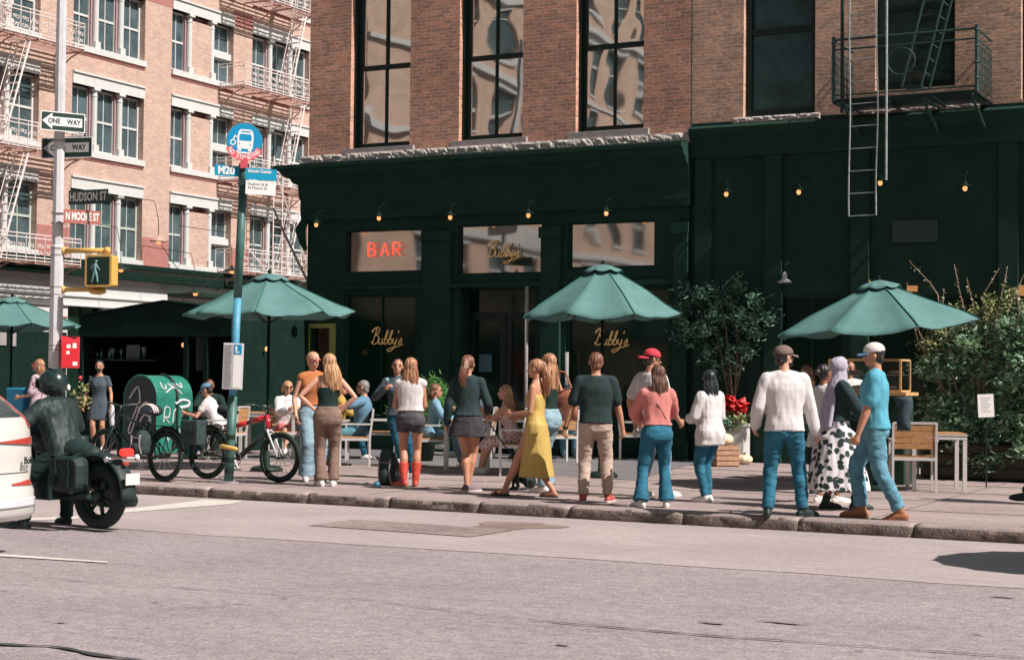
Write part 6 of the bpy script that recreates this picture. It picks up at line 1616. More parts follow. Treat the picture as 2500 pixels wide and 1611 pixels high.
# small things on the tables
cup_m = M['white']
def on_table(name, label, cat, px, py, tb, prof_, m, grp=None):
    q = tb; t = thing(name, label, cat, (q[0], q[1], SW + .756), group=grp); g = MB(); g.lathe((0, 0, 0), prof_, n=16); g.build(name.split('_')[-1] + '_body' if '_' in name else name + '_body', m, t, smooth=True)
TQ = {'a': G(1140, 1146), 'b': G(770, 1118), 'c': G(640, 1108), 'd': G(2284, 1196), 'e': G(1640, 1118)}
plate_ = [(.05, 0), (.11, .012), (.115, .016), (.06, .006)]; glass_ = [(.03, 0), (.036, .12), (.033, .12), (.028, .01)]; mug_ = [(.035, 0), (.04, .08), (.036, .08), (.03, .01)]
for k, dx, dy, nm, pr, mt, lab in (('a', -.15, .05, 'plate', plate_, M['white'], 'white plate on the table before the denim jacket diner'), ('a', .18, -.1, 'plate', plate_, M['white'], 'white plate before the blonde diner in the spotted dress'), ('a', .02, .12, 'drinking_glass', glass_, M['glassware'], 'water glass in the middle of the table by the blonde diner'),
    ('a', -.04, -.16, 'cup', mug_, M['redpaint'], 'red cup on the table edge by the blonde diner'), ('b', .12, -.08, 'plate', plate_, M['white'], 'white plate on the table beside the red sauce bottle'), ('b', -.12, .1, 'drinking_glass', glass_, M['glassware'], 'water glass beside the red sauce bottle'),
    ('c', .0, .05, 'drinking_glass', glass_, M['glassware'], 'glass on the table behind the red panelled bicycle'), ('e', .1, -.05, 'drinking_glass', glass_, M['glassware'], 'glass on the table behind the woman in pink')):
    on_table(nm, lab, nm.replace('drinking_', ''), 0, 0, (TQ[k].x + dx, TQ[k].y + dy), pr, mt)
# ================================================================== PEOPLE
def remesh(mb, name, mats, vox, parent, smooth_it=4, fold=0, ffreq=(9, 9, 5), seed=0, groove=0, cut=None, mfun=None, fac=.5):
    me = mb.mesh(name, mats if isinstance(mats, (list, tuple)) else [mats])
    bm = bmesh.new(); bm.from_mesh(me); bmesh.ops.recalc_face_normals(bm, faces=bm.faces); bm.to_mesh(me); bm.free()
    ob = bpy.data.objects.new(name, me); COL.objects.link(ob)
    r = ob.modifiers.new('r', 'REMESH'); r.mode = 'VOXEL'; r.voxel_size = vox; r.adaptivity = 0
    if smooth_it: s_ = ob.modifiers.new('s', 'SMOOTH'); s_.factor = fac; s_.iterations = smooth_it
    dg = bpy.context.evaluated_depsgraph_get(); dg.update()
    m2 = bpy.data.meshes.new_from_object(ob.evaluated_get(dg)); m2.name = name
    bpy.data.objects.remove(ob); bpy.data.meshes.remove(me)
    n = len(m2.vertices)
    if n == 0: print('EMPTY REMESH', name)
    if fold or groove:
        co = np.empty(n * 3); m2.vertices.foreach_get('co', co); co = co.reshape(-1, 3); nr = np.empty(n * 3); m2.vertex_normals.foreach_get('vector', nr); nr = nr.reshape(-1, 3)
        d = np.zeros(n)
        for i in range(n):
            x, y, z = co[i]
            if fold:
                a = noise.noise(V((x * ffreq[0] + seed * 7.3 + z * 2.5, y * ffreq[1], z * ffreq[2]))); b = noise.noise(V((x * ffreq[0] * 2.3 + 5, y * ffreq[1] * 2.3, z * ffreq[2] * 2.1 + seed)))
                d[i] += fold * (a * 1.0 + b * .8)
            if groove:
                a = math.atan2(y - groove[2], x - groove[1]) if len(groove) > 2 else math.atan2(y, x)
                d[i] += groove[0] * (sin(a * 17 + 3 * noise.noise(V((x * 4, y * 4, z * 3 + seed)))) + .7 * noise.noise(V((x * 45, y * 45, z * 4 + seed))) * 2)
        co += nr * d[:, None]; m2.vertices.foreach_set('co', co.ravel())
    m2.polygons.foreach_set('use_smooth', [True] * len(m2.polygons))
    while len(m2.materials) < len(mats if isinstance(mats, (list, tuple)) else [mats]): m2.materials.append(None)
    for i, m_ in enumerate(mats if isinstance(mats, (list, tuple)) else [mats]): m2.materials[i] = m_
    if mfun:
        for p in m2.polygons: p.material_index = mfun(p.center)
    else: m2.polygons.foreach_set('material_index', [0] * len(m2.polygons))
    m2.update()
    return link(name, m2, parent)

def ik(S_, T, l1, l2, pole):
    d = T - S_; L_ = min(d.length, (l1 + l2) * .999); dn = d.normalized(); T2 = S_ + dn * L_
    a = (l1 * l1 - l2 * l2 + L_ * L_) / (2 * L_); h = math.sqrt(max(l1 * l1 - a * a, 0)); pv = V(pole) - dn * V(pole).dot(dn)
    if pv.length < 1e-5: pv = dn.orthogonal()
    return S_ + dn * a + pv.normalized() * h, T2

SKIN = {'fair': mat('fair_skin', (.56, .29, .20), .5, var=.06, vscale=9), 'tan': mat('tanned_skin', (.47, .225, .14), .5, var=.06, vscale=9), 'brown': mat('brown_skin', (.25, .11, .07), .45, var=.06, vscale=9)}
EYE = mat('eye_dark', (.03, .02, .02), .3); LIP = mat('lips', (.40, .12, .10), .5); BROW = mat('brow', (.10, .05, .03), .8)
def hairm(name, c1, c2, rough=.42):
    m = mat(name, c1, rough); nt = m.node_tree; N = nt.nodes; Lk = nt.links; b = N['Principled BSDF']
    tc = N.new('ShaderNodeTexCoord'); mp = N.new('ShaderNodeMapping'); mp.inputs['Scale'].default_value = (1, 1, .10); n = N.new('ShaderNodeTexNoise'); n.inputs['Scale'].default_value = 60; n.inputs['Detail'].default_value = 5; n.inputs['Distortion'].default_value = .4
    Lk.new(tc.outputs['Object'], mp.inputs[0]); Lk.new(mp.outputs[0], n.inputs['Vector']); mr = N.new('ShaderNodeMapRange'); mr.inputs[1].default_value = .35; mr.inputs[2].default_value = .65; Lk.new(n.outputs[0], mr.inputs[0])
    mx = N.new('ShaderNodeMix'); mx.data_type = 'RGBA'; mx.inputs[6].default_value = (*c1, 1); mx.inputs[7].default_value = (*c2, 1); Lk.new(mr.outputs[0], mx.inputs[0]); Lk.new(mx.outputs[2], b.inputs['Base Color'])
    bp = N.new('ShaderNodeBump'); bp.inputs['Strength'].default_value = .6; bp.inputs['Distance'].default_value = .01; Lk.new(n.outputs[0], bp.inputs['Height']); Lk.new(bp.outputs[0], b.inputs['Normal'])
    return m
HAIR = {'blonde': hairm('blonde_hair', (.30, .14, .06), (.62, .38, .22)), 'light': hairm('light_brown_hair', (.20, .085, .045), (.50, .26, .15)), 'brown': hairm('brown_hair', (.05, .025, .018), (.30, .13, .08)),
        'dark': hairm('dark_hair', (.009, .010, .011), (.045, .035, .032)), 'black': hairm('black_hair', (.008, .014, .016), (.05, .055, .065), .3), 'grey': hairm('grey_hair', (.10, .08, .075), (.33, .30, .29)), 'dip': hairm('two_tone_hair', (.02, .016, .015), (.20, .10, .06))}
def cloth(name, c, var=.08, rough=.85, bump=.32, bs=10, **k): return mat(name, c, rough, var=var, vscale=6, bump=bump, bscale=bs, spec=.2, sheen=.0, **k)
CL = dict(white=cloth('white_cotton', (.60, .56, .56)), black=cloth('black_cotton', (.012, .028, .025)), blacktee=cloth('faded_black_cotton', (.020, .036, .037)), jeans=cloth('blue_denim', (.026, .13, .20), .38), jeansdk=cloth('dark_denim', (.016, .085, .135), .3), jeanslt=cloth('pale_denim', (.22, .32, .38), .32),
          jeansmid=cloth('mid_denim', (.10, .24, .31), .36), khaki=cloth('khaki_twill', (.44, .33, .275), .14), taupe=cloth('taupe_wool', (.20, .13, .105), .1), shorts=cloth('grey_black_denim', (.07, .065, .075), .3), skort=cloth('charcoal_fleck', (.045, .04, .048), .25), orange=cloth('rust_cotton', (.42, .145, .055)), yellow=cloth('yellow_satin', (.50, .345, .105), .05, rough=.5),
          pink=cloth('pink_cotton', (.56, .20, .18), .08), blue=cloth('turquoise_cotton', (.09, .33, .43), .06), lilac=cloth('lilac_jersey', (.40, .36, .44), .06), grey=cloth('slate_jersey', (.065, .085, .105), .1), darkgrey=cloth('dark_ribbed_knit', (.024, .042, .044), .12), blueshirt=cloth('blue_polo', (.11, .21, .30)), denimj=cloth('light_denim_jacket', (.17, .33, .42), .25), pinkshort=cloth('coral_cotton', (.60, .16, .16)),
          striped=pattern_mat('striped_skirt', (.5, .5, .48), (.03, .04, .04), 12, .25, rand=.2))
CL['floral'] = pattern_mat('black_flowers_on_white', (.62, .58, .60), (.012, .028, .026), 13, .46, soft=.02)
CL['leopard'] = pattern_mat('red_spots_on_cream', (.62, .46, .44), (.30, .035, .03), 26, .33, soft=.03)
CL['blouse'] = pattern_mat('pink_floral_print', (.46, .34, .38), (.13, .06, .08), 16, .3, soft=.05)
SH = dict(white=mat('white_sneaker', (.68, .65, .63), .6), sole=mat('white_sole', (.7, .67, .64), .7), black=mat('black_shoe', (.012, .026, .026), .5), red=mat('red_boot_leather', (.50, .065, .045), .35, var=.3, vscale=14), greysn=mat('grey_sneaker', (.17, .12, .14), .7), tan=mat('tan_suede', (.33, .14, .07), .8, var=.15), dsole=mat('dark_sole', (.03, .045, .045), .7), redwh=mat('red_canvas', (.45, .08, .07), .7))

PROF = {  # u: (half width, half depth, forward offset) in units of height
 'f': [(.455, .095, .060, 0), (.50, .103, .068, -.006), (.54, .098, .066, -.008), (.58, .082, .054, -.003), (.62, .070, .047, 0), (.66, .073, .050, .003), (.70, .082, .058, .010), (.735, .086, .060, .012), (.77, .084, .050, .004), (.80, .076, .040, 0), (.825, .052, .034, 0), (.845, .034, .032, 0)],
 'm': [(.455, .092, .058, 0), (.50, .098, .064, -.004), (.54, .094, .062, -.004), (.58, .090, .058, 0), (.62, .088, .057, .003), (.66, .094, .060, .004), (.70, .104, .066, .006), (.735, .110, .068, .006), (.77, .106, .060, .002), (.80, .092, .046, 0), (.825, .064, .040, 0), (.845, .040, .036, 0)]}
def prof(sex, u):
    P = PROF[sex]
    if u <= P[0][0]: return P[0][1:]
    for a, b in zip(P, P[1:]):
        if a[0] <= u <= b[0]: t = (u - a[0]) / (b[0] - a[0]); return tuple(a[i] + (b[i] - a[i]) * t for i in (1, 2, 3))
    return P[-1][1:]

PEOPLE = []
def person(label, p, th, H=1.7, sex='f', skin='fair', pel=(0, 0, None), chest=(0, 0), neck=(0, 0), tw=0, htw=0, hpitch=0, hroll=0, feet=None, hands=None, poles=None, kpoles=None, fat=1.0,
           top=None, bottom=None, dress=None, shoes=None, hair=None, hat=None, extras=None, curl=.5, vox=.0095, group=None, floor=SW, palm=None):
    """chest, neck: sideways/forward offsets of the spine; th: facing relative to the camera view"""
    T = thing('person', label, 'person', (p.x, p.y, floor), YAW - rad(th), group)
    PEOPLE.append(T); seed = len(PEOPLE)
    h = H; sk = SKIN[skin]
    feet = feet or [(.09, 0, 0, 12), (-.09, 0, 0, -12)]
    pz = pel[2] if pel[2] is not None else .522 * h - .006
    P = V((pel[0], pel[1], pz)); u0 = .522
    Ch = P + V((chest[0], chest[1], math.sqrt(max((.21 * h) ** 2 - chest[0] ** 2 - chest[1] ** 2, .01)))); Nk = Ch + V((neck[0], neck[1], math.sqrt(max((.115 * h) ** 2 - neck[0] ** 2 - neck[1] ** 2, .001))))
    latp = V((1, 0, 0)); lats = V((cos(rad(tw)), sin(rad(tw)), 0))
    def spine(u):                              # point, lateral, forward
        if u < u0: q = P + V((0, 0, (u - u0) * h)); t = 0
        elif u < .732: t = (u - u0) / .21; q = P.lerp(Ch, t)
        else: t = 1; q = Ch + (Nk - Ch) * ((u - .732) / .115)
        t = min(max((u - .56) / .2, 0), 1); lat = latp.lerp(lats, t).normalized()
        up = (Ch - P) if u < .732 else (Nk - Ch)
        if u < u0: up = V((0, 0, 1))
        fw = up.normalized().cross(lat).normalized()
        return q, lat, fw
    def ring(u, e=0, ex=0, n=18, wmul=1.0):
        w, d, o = prof(sex, u); q, lat, fw = spine(u); w = w * h * fat * wmul + e + ex; d = d * h * fat + e; q = q + fw * o * h
        return [q + lat * w * (abs(cos(a)) ** .85 * (1 if cos(a) > 0 else -1)) + fw * d * (abs(sin(a)) ** .85 * (1 if sin(a) > 0 else -1)) for a in [2 * pi * k / n for k in range(n)]]
    shw = (.089 if sex == 'f' else .103) * h * (fat * .5 + .5)
    qs, lat, fws = spine(.80)
    ShR = qs + lat * shw - V((0, 0, .004 * h)); ShL = qs - lat * shw - V((0, 0, .004 * h))
    hp = .052 * h * fat; HipR = P + V((hp, 0, -.012 * h)); HipL = P + V((-hp, 0, -.012 * h))
    la, lf, lt, ls = .172 * h, .150 * h, .238 * h, .238 * h
    hands = hands or [None, None]; poles = poles or [None, None]; kpoles = kpoles or [None, None]
    arms = []
    for i, (Sh_, s) in enumerate(((ShR, 1), (ShL, -1))):
        hd = hands[i]
        tgt = V(hd) * h if hd else V((s * .150 * h * (fat * .6 + .4) + Ch.x, Ch.y + .03 * h, (Sh_.z - .315 * h)))
        pole = V(poles[i]) if poles[i] else V((s * .35, -1, -.1))
        E_, W_ = ik(Sh_, tgt, la, lf, pole); arms.append((Sh_, E_, W_, s))
    legs = []
    for i, (Hp, s) in enumerate(((HipR, 1), (HipL, -1))):
        fx_, fy_, fz_, fyaw = feet[i][:4]; A_ = V((fx_, fy_, fz_ + .048 * h)); kp = V(kpoles[i]) if kpoles[i] else V((sin(rad(fyaw)) * .3, 1, 0))
        K_, A2 = ik(Hp, A_, lt, ls, kp); legs.append((Hp, K_, A2, s, rad(fyaw)))
    # ---------------- head
    Hc = Nk + V((0, .012 * h, .075 * h)); Rh = Matrix.Rotation(rad(tw * .5 + htw), 3, 'Z') @ Matrix.Rotation(rad(-hpitch), 3, 'X') @ Matrix.Rotation(rad(hroll), 3, 'Y')
    hs = h / 1.70
    def hd_(x, y, z): return Hc + Rh @ V((x, y, z)) * hs
    # ---------------- body
    g = MB()
    g.rings([ring(u) for u in (.475, .495, .51, .54, .58, .62, .66, .70, .735, .77, .80, .825, .845)])
    g.tube([Nk + V((0, -.01, -.03)) * hs, Hc + Rh @ V((0, -.012, -.03)) * hs], [.052 * hs if sex == 'm' else .045 * hs, .050 * hs if sex == 'm' else .042 * hs], n=12)
    for s_ in (-1, 1): g.tube([Nk + V((0, -.005, -.03)), (ShR if s_ > 0 else ShL) + V((0, 0, -.0))], [.040 * h / 1.7, .036 * h / 1.7 * (1.15 if sex == 'm' else 1)], n=10, round_=True)
    g.ell(hd_(0, -.008, .028), .074 * hs, .093 * hs, .088 * hs, Rh, n=18, k=12); g.ell(hd_(0, .018, -.032), .056 * hs, .066 * hs, .072 * hs, Rh, n=14, k=8); g.ell(hd_(0, .055, -.075), .026 * hs, .026 * hs, .022 * hs, Rh, n=10, k=6)
    g.tube([hd_(0, .078, .015), hd_(0, .098, -.015), hd_(0, .088, -.026)], [.010 * hs, .017 * hs, .012 * hs], n=8, round_=True)
    for s_ in (-1, 1): g.ell(hd_(s_ * .076, -.005, -.002), .010 * hs, .018 * hs, .030 * hs, Rh, n=8, k=6)
    g.tube([hd_(-.02, .078, -.052), hd_(.02, .078, -.052)], .010 * hs, n=6, round_=True)
    mus = 1.12 if sex == 'm' else .94; mus *= .6 + .4 * fat
    for (Sh_, E_, W_, s) in arms:
        m1 = Sh_.lerp(E_, .35); m2 = E_.lerp(W_, .28)
        g.tube([Sh_, m1, Sh_.lerp(E_, .8), E_, m2, E_.lerp(W_, .75), W_], [.047 * hs * mus, .044 * hs * mus, .036 * hs * mus, .036 * hs * mus, .037 * hs * mus, .028 * hs * mus, .024 * hs * mus], n=12, round_=True)
    for i, (Sh_, E_, W_, s) in enumerate(arms):   # hands
        d = (W_ - E_).normalized(); pn = V(palm[i]) if palm and palm[i] else V((-s, .15, 0)); pn = (pn - d * pn.dot(d)).normalized(); sd_ = d.cross(pn).normalized()
        thumb_side = sd_ if sd_.y > 0 else -sd_
        c0 = W_ + d * .018 * hs; c1 = W_ + d * .085 * hs
        g.tube([W_, c0, c1 - d * .02 * hs], [.021 * hs, .026 * hs, .026 * hs], n=10, round_=True)
        for k in range(4):
            off = (-1.5 + k) * .0185 * hs; ln = (.072, .082, .078, .060)[k] * hs
            b0 = c1 - d * .012 * hs - thumb_side * off * 1.0; a1 = d.lerp(pn, curl * .45).normalized(); a2 = d.lerp(pn, min(curl * 1.1, 1)).normalized(); a3 = (d * (1 - curl * 1.3) + pn * curl * 1.3).normalized()
            j1 = b0 + a1 * ln * .45; j2 = j1 + a2 * ln * .32; j3 = j2 + a3 * ln * .25; g.tube([c0 - thumb_side * off * .7, b0, j1, j2, j3], [.011 * hs, .0105 * hs, .0095 * hs, .0088 * hs, .0078 * hs], n=7, round_=True)
        t0 = W_ + d * .03 * hs + thumb_side * .02 * hs; t1 = t0 + (d * .6 + thumb_side * .75).normalized() * .035 * hs; t2 = t1 + (d * .9 + pn * .35 + thumb_side * .2).normalized() * .032 * hs; g.tube([t0, t1, t2], [.014 * hs, .0115 * hs, .0095 * hs], n=7, round_=True)
    lm = (1.0 if sex == 'f' else 1.02) * (.6 + .4 * fat)
    for (Hp, K_, A_, s, fy) in legs:
        cb_ = K_.lerp(A_, .3) - V((sin(-fy) * -.012, .014, 0))
        g.tube([Hp + V((0, 0, .02)), Hp.lerp(K_, .25), Hp.lerp(K_, .7), K_, cb_, K_.lerp(A_, .65), A_], [.085 * hs * lm, .083 * hs * lm, .062 * hs * lm, .052 * hs * lm, .055 * hs * lm, .040 * hs * lm, .033 * hs * lm], n=14, round_=True)
        f = V((sin(fy), cos(fy), 0)); pit = feet[0 if s > 0 else 1][4] if len(feet[0 if s > 0 else 1]) > 4 else 0
        tip = V((f.x, f.y, -pit)).normalized()
        heel = A_ - f * .028 * hs + V((0, 0, -.038 * h * .8)); g.tube([heel + V((0, 0, .012)), A_ + f * .05 * hs + V((0, 0, -.035 * hs)), A_ + tip * .13 * hs + V((0, 0, -.052 * hs)), A_ + tip * .165 * hs + V((0, 0, -.058 * hs))], [.030 * hs, .034 * hs, .026 * hs, .017 * hs], n=10, round_=True)
        g.tube([A_, A_ + f * .05 * hs + V((0, 0, -.035 * hs))], [.033 * hs, .030 * hs], n=10)
    Ri = Rh.inverted()
    def fm(c):
        q = (Ri @ (c - Hc)) / hs
        if q.y > .045:
            if abs(abs(q.x) - .031) < .015 and abs(q.z - .014) < .0085: return 1
            if abs(abs(q.x) - .031) < .02 and abs(q.z - .036) < .006: return 3
            if abs(q.x) < .022 and abs(q.z + .052) < .008: return 2
        return 0
    body = remesh(g, 'body', [sk, EYE, LIP, HAIRBROW.get(hair[1] if hair else 'dark', BROW)], vox, T, 3, mfun=fm, fac=.45)
    # ---------------- bottoms
    def legtube(g, e, t0, t1, flare=0, e1=None):
        for (Hp, K_, A_, s, fy) in legs:
            r = lambda t: (.088 + (.054 - .088) * min(t / .5, 1) if t < .5 else .054 + (.036 - .054) * (t - .5) / .5) * hs * lm
            n_ = 12; pts = []; rs = []
            for k in range(n_ + 1):
                t = t0 + (t1 - t0) * k / n_; q = Hp.lerp(K_, t / .5) if t < .5 else K_.lerp(A_, (t - .5) / .5); ee = e + ((e1 if e1 is not None else e) - e) * t
                pts.append(q - V((0, .008 if .5 < t < .9 else 0, 0))); rs.append(r(t) + ee + flare * max(0, (t - .55) / .45) ** 1.5)
            g.tube(pts, rs, n=14)
    if bottom:
        k = bottom['k']; g = MB(); e = max(bottom.get('e', .012), .014); utop = bottom.get('top', .60)
        if k in ('pants', 'shorts'):
            g.rings([ring(.462, e * .4, wmul=.96)] + [ring(u, e) for u in (.475, .50, .54, .57, utop)]); legtube(g, e, -.05, bottom.get('len', 1.0), bottom.get('flare', 0), bottom.get('e1'))
            if bottom.get('cuff'):
                for (Hp, K_, A_, s, fy) in legs: q = K_.lerp(A_, .90); g.tube([K_.lerp(A_, .80), K_.lerp(A_, .93)], .068 * hs, n=14)
        elif k == 'skirt':
            zb_ = bottom['hem'] * h; n_ = 8; fx0 = bottom.get('off', (0, 0)); R = [ring(u, e) for u in (utop, .57, .54)]
            R = [ring(u, e) for u in (.53, .56, utop)][::-1]; base = ring(.53, e)
            cx = sum((q for q in base), V()) / len(base)
            for j in range(1, n_ + 1):
                t = j / n_; fl_ = 1 + bottom.get('flare', .4) * t; wob = [1 + .05 * t * sin(7 * 2 * pi * i / 18 + seed) for i in range(18)]
                R.append([V((cx.x + fx0[0] * t + (q.x - cx.x) * fl_ * wob[i], cx.y + fx0[1] * t + (q.y - cx.y) * fl_ * bottom.get('fd', 1.0) * wob[i], base[0].z + (zb_ - base[0].z) * t)) for i, q in enumerate(base)])
            g.rings(R)
        remesh(g, {'pants': 'trousers', 'shorts': 'shorts', 'skirt': 'skirt'}[k], CL[bottom['m']], .012, T, 2, fold=bottom.get('fold', .006), ffreq=bottom.get('ff', (7, 7, 15)), seed=seed)
    # ---------------- tops
    def topmesh(sp, nm):
        g = MB(); e = sp.get('e', .010); e = max(e, (max(bottom.get('e', .012), .014) + .010) if bottom else 0) if not sp.get('strap') else e; hem = sp.get('hem', .52); up = sp.get('up', .835); us = [u for u in (.47, .49, .51, .54, .57, .60, .63, .66, .70, .735, .77, .80, .82, .835) if hem < u < up]; lo = sp.get('loose', 0)
        R = [ring(hem, e + .007, lo * 1.0)] + [ring(u, e + lo * (.5 if u < .7 else .15)) for u in us] + [ring(up, e * .6)]
        g.rings(R)
        sl = sp.get('sleeve', 0)
        if sl is not None:
            for i, (Sh_, E_, W_, s) in enumerate(arms):
                if not sp.get('strap'): g.tube([qs + V((0, 0, .02 * h)), Sh_ - V((0, 0, .0))], [.045 * hs + e, .046 * hs * mus + e * .8], n=12, round_=True)
                if sl > 0:
                    pts = [Sh_]; rs = [.048 * hs * mus + e]; n_ = 10
                    for k in range(1, n_ + 1):
                        t = sl * k / n_; q = Sh_.lerp(E_, t / .5) if t < .5 else E_.lerp(W_, (t - .5) / .5); r_ = (.046 - .012 * min(t / .5, 1) if t < .5 else .036 - .012 * (t - .5) / .5) * hs * mus
                        pts.append(q); rs.append(r_ + e + sp.get('sl', 0) * (.3 + .7 * k / n_) * (1 if t < .9 else .45))
                    g.tube(pts, rs, n=14, round_=True)
        return remesh(g, nm, CL[sp['m']] if isinstance(sp['m'], str) else sp['m'], .0115, T, 2, fold=sp.get('fold', .005), ffreq=sp.get('ff', (8, 8, 5)), seed=seed + 3)
    if top: topmesh(top, top.get('n', 'shirt'))
    if dress:
        g = MB(); e = dress.get('e', .010); up = dress.get('up', .78); R = [ring(u, e) for u in (.56, .60, .64, .68, .72, .76) if u < up] + [ring(up, e * .5)]
        R = R[::-1]; base = ring(.54, e + .004); cx = sum((q for q in base), V()) / len(base); hem = dress['hem'] * h; off = dress.get('off', (0, 0)); R.append(base)
        for j in range(1, 11):
            t = j / 10; fl_ = 1 + dress.get('flare', .2) * t; wob = [1 + .045 * t * sin(6 * 2 * pi * i / 18 + 1) for i in range(18)]
            R.append([V((cx.x + off[0] * t + (q.x - cx.x) * fl_ * wob[i], cx.y + off[1] * t + (q.y - cx.y) * (1 + dress.get('fd', .3) * t) * wob[i], base[0].z + (hem - base[0].z) * t)) for i, q in enumerate(base)])
        g.rings(R)
        if dress.get('thighs'):
            for (Hp, K_, A_, s, fy) in legs: g.tube([Hp, K_ + (Hp - K_) * .05, K_.lerp(A_, dress['thighs'])], [.10 * hs, .085 * hs, .09 * hs], n=14, round_=True)
        if dress.get('sleeve'):
            for (Sh_, E_, W_, s) in arms: g.tube([qs + V((0, 0, .02 * h)), Sh_, Sh_.lerp(E_, dress['sleeve'] * 2)], [.05 * hs, .056 * hs, .054 * hs], n=12, round_=True)
        remesh(g, 'dress', CL[dress['m']], .0115, T, 2, fold=dress.get('fold', .007), ffreq=(8, 8, 3), seed=seed + 1)
        if dress.get('straps'):
            g = MB()
            for s in (-1, 1):
                q, lt_, fw_ = spine(.77); w, d_, o_ = prof(sex, .77); g.tube([q + lt_ * s * .06 * h * .8 + fw_ * d_ * h * .9, qs + lt_ * s * .058 * h + V((0, 0, .028 * h)), q + lt_ * s * .035 * h - fw_ * (d_ * h + .0)], .006, n=5)
            g.build('straps', CL[dress['m']], T, smooth=True)
    if top and top.get('strap'):
        g = MB()
        for s in (-1, 1):
            q, lt_, fw_ = spine(top['up']); w, d_, o_ = prof(sex, top['up']); g.tube([q + lt_ * s * .05 * h + fw_ * (d_ * h + .003), qs + lt_ * s * .056 * h + V((0, 0, .030 * h)), qs.lerp(q, .5) + lt_ * s * .054 * h - fw_ * (d_ * h * .95), q + lt_ * s * .05 * h - fw_ * (d_ * h + .004)], .005, n=5)
        g.build('straps', CL[top['m']], T, smooth=True)
    # ---------------- shoes
    if shoes:
        ms = shoes['m']; ml = shoes.get('sole', 'sole')
        for i, (Hp, K_, A_, s, fy) in enumerate(legs):
            g = MB(); f = V((sin(fy), cos(fy), 0)); pit = feet[i][4] if len(feet[i]) > 4 else 0; tip = V((f.x, f.y, -pit)).normalized(); dz = lambda z: V((0, 0, z * hs))
            sl_ = shoes.get('len', 1.0)
            if shoes.get('k') == 'slide':
                b0 = A_ + dz(-.070); R = []
                for t, w in ((-.06, .026), (0, .034), (.08, .036), (.14, .038), (.175, .026)):
                    q = b0 + f * t * hs; sd_ = V((f.y, -f.x, 0)); R.append([q + sd_ * w * hs * cos(a) + dz(.010 * sin(a)) for a in [2 * pi * j / 10 for j in range(10)]])
                g.rings(R); so = g.build('sandal', SH[ms], T, smooth=True)
                g = MB(); q = A_ + f * .105 * hs + dz(-.045); sd_ = V((f.y, -f.x, 0)); g.tube([q + sd_ * .036 * hs + dz(-.02), q + sd_ * .022 * hs + dz(.008), q - sd_ * .022 * hs + dz(.008), q - sd_ * .036 * hs + dz(-.02)], .012, n=6); g.build('strap', SH[ms], so, smooth=True); continue
            g.tube([A_ - f * .04 * hs + dz(-.045), A_ + f * .03 * hs + dz(-.038), A_ + tip * .12 * hs * sl_ + dz(-.052), A_ + tip * .165 * hs * sl_ + dz(-.056), A_ + tip * .19 * hs * sl_ + dz(-.058)], [.036 * hs, .045 * hs, .038 * hs, .032 * hs, .018 * hs], n=14, round_=True)
            g.tube([A_ - f * .045 * hs + dz(-.066), A_ + f * .02 * hs + dz(-.066), A_ + tip * .12 * hs * sl_ + dz(-.066), A_ + tip * .185 * hs * sl_ + dz(-.066)], [.030 * hs, .034 * hs, .036 * hs, .026 * hs], n=10, round_=True)
            g.tube([A_ + dz(-.02) - f * .008, K_.lerp(A_, shoes.get('shaft', .985))], [.042 * hs, .046 * hs * shoes.get('sw', 1)], n=14)
            bot = A_.z - (.080 if not shoes.get('thick') else .078) * hs; zt_ = A_.z - .058 * hs
            def sf(c, zt_=zt_): return 1 if c.z < zt_ - pit * ((c - A_).dot(f)) * .9 else 0
            o = remesh(g, 'boot' if shoes.get('shaft', .985) < .98 else 'shoe', [SH[ms], SH[ml]], .0105, T, 2, mfun=sf)
            if shoes.get('heel'): g = MB(); g.box(-.022, .022, -.022, .022, 0, .05, M=Matrix.Translation(V((A_.x, A_.y, 0)) - f * .045 * hs)); g.build('heel', SH[ml], o)
    # ---------------- hair
    if hair:
        k, hm_ = hair[0], HAIR[hair[1]]; g = MB(); path = []
        g.ell(hd_(0, -.022, .036), .083 * hs, .094 * hs, .091 * hs, Rh, n=18, k=12)
        if k in ('long', 'longf'):
            ln = hair[2] if len(hair) > 2 else .3; sdx = hair[3] if len(hair) > 3 else 0
            R = []
            for j in range(9):
                t = j / 8; w = (.080 + .020 * sin(t * pi * .8)) * (1 - .35 * max(0, t - .6)) if ln < .33 else (.082 + .028 * sin(t * pi * .9)) * (1 - .7 * max(0, t - .65)); d = .060 - .022 * t; q = hd_(0, -.035, .02) + V((sdx * t, 0, 0)) + (Rh @ V((0, -.028, 0))) * hs * min(t * 2.5, 1) + V((0, 0, -ln * t)) - fws * .018 * t
                lh = (Rh @ V((1, 0, 0))).lerp(lats, t).normalized(); fh = V((0, 0, 1)).cross(lh).normalized(); path.append((q, lh, fh, w * hs, d * hs))
                R.append([q + lh * w * hs * cos(a) + fh * d * hs * sin(a) for a in [2 * pi * i / 16 for i in range(16)]])
            g.rings(R)
            if k == 'longf':
                for s in (-1, 1): g.tube([hd_(s * .07, .0, .05), hd_(s * .085, .01, -.05), hd_(s * .09, .02, -.16) + V((0, 0, -.05))], [.022 * hs, .028 * hs, .016 * hs], n=8, round_=True)
        elif k == 'bob':
            for s in (-1, 1): g.tube([hd_(s * .055, -.03, .04), hd_(s * .072, -.025, -.04), hd_(s * .06, -.04, -.10)], [.04 * hs, .036 * hs, .02 * hs], n=10, round_=True)
            g.ell(hd_(0, -.06, -.04), .072 * hs, .04 * hs, .075 * hs, Rh)
        elif k == 'pony':
            ln = hair[2] if len(hair) > 2 else .3; g.ell(hd_(0, -.10, .05), .035 * hs, .035 * hs, .035 * hs)
            q0 = hd_(0, -.11, .055); pts = [q0]; rs = [.030 * hs]
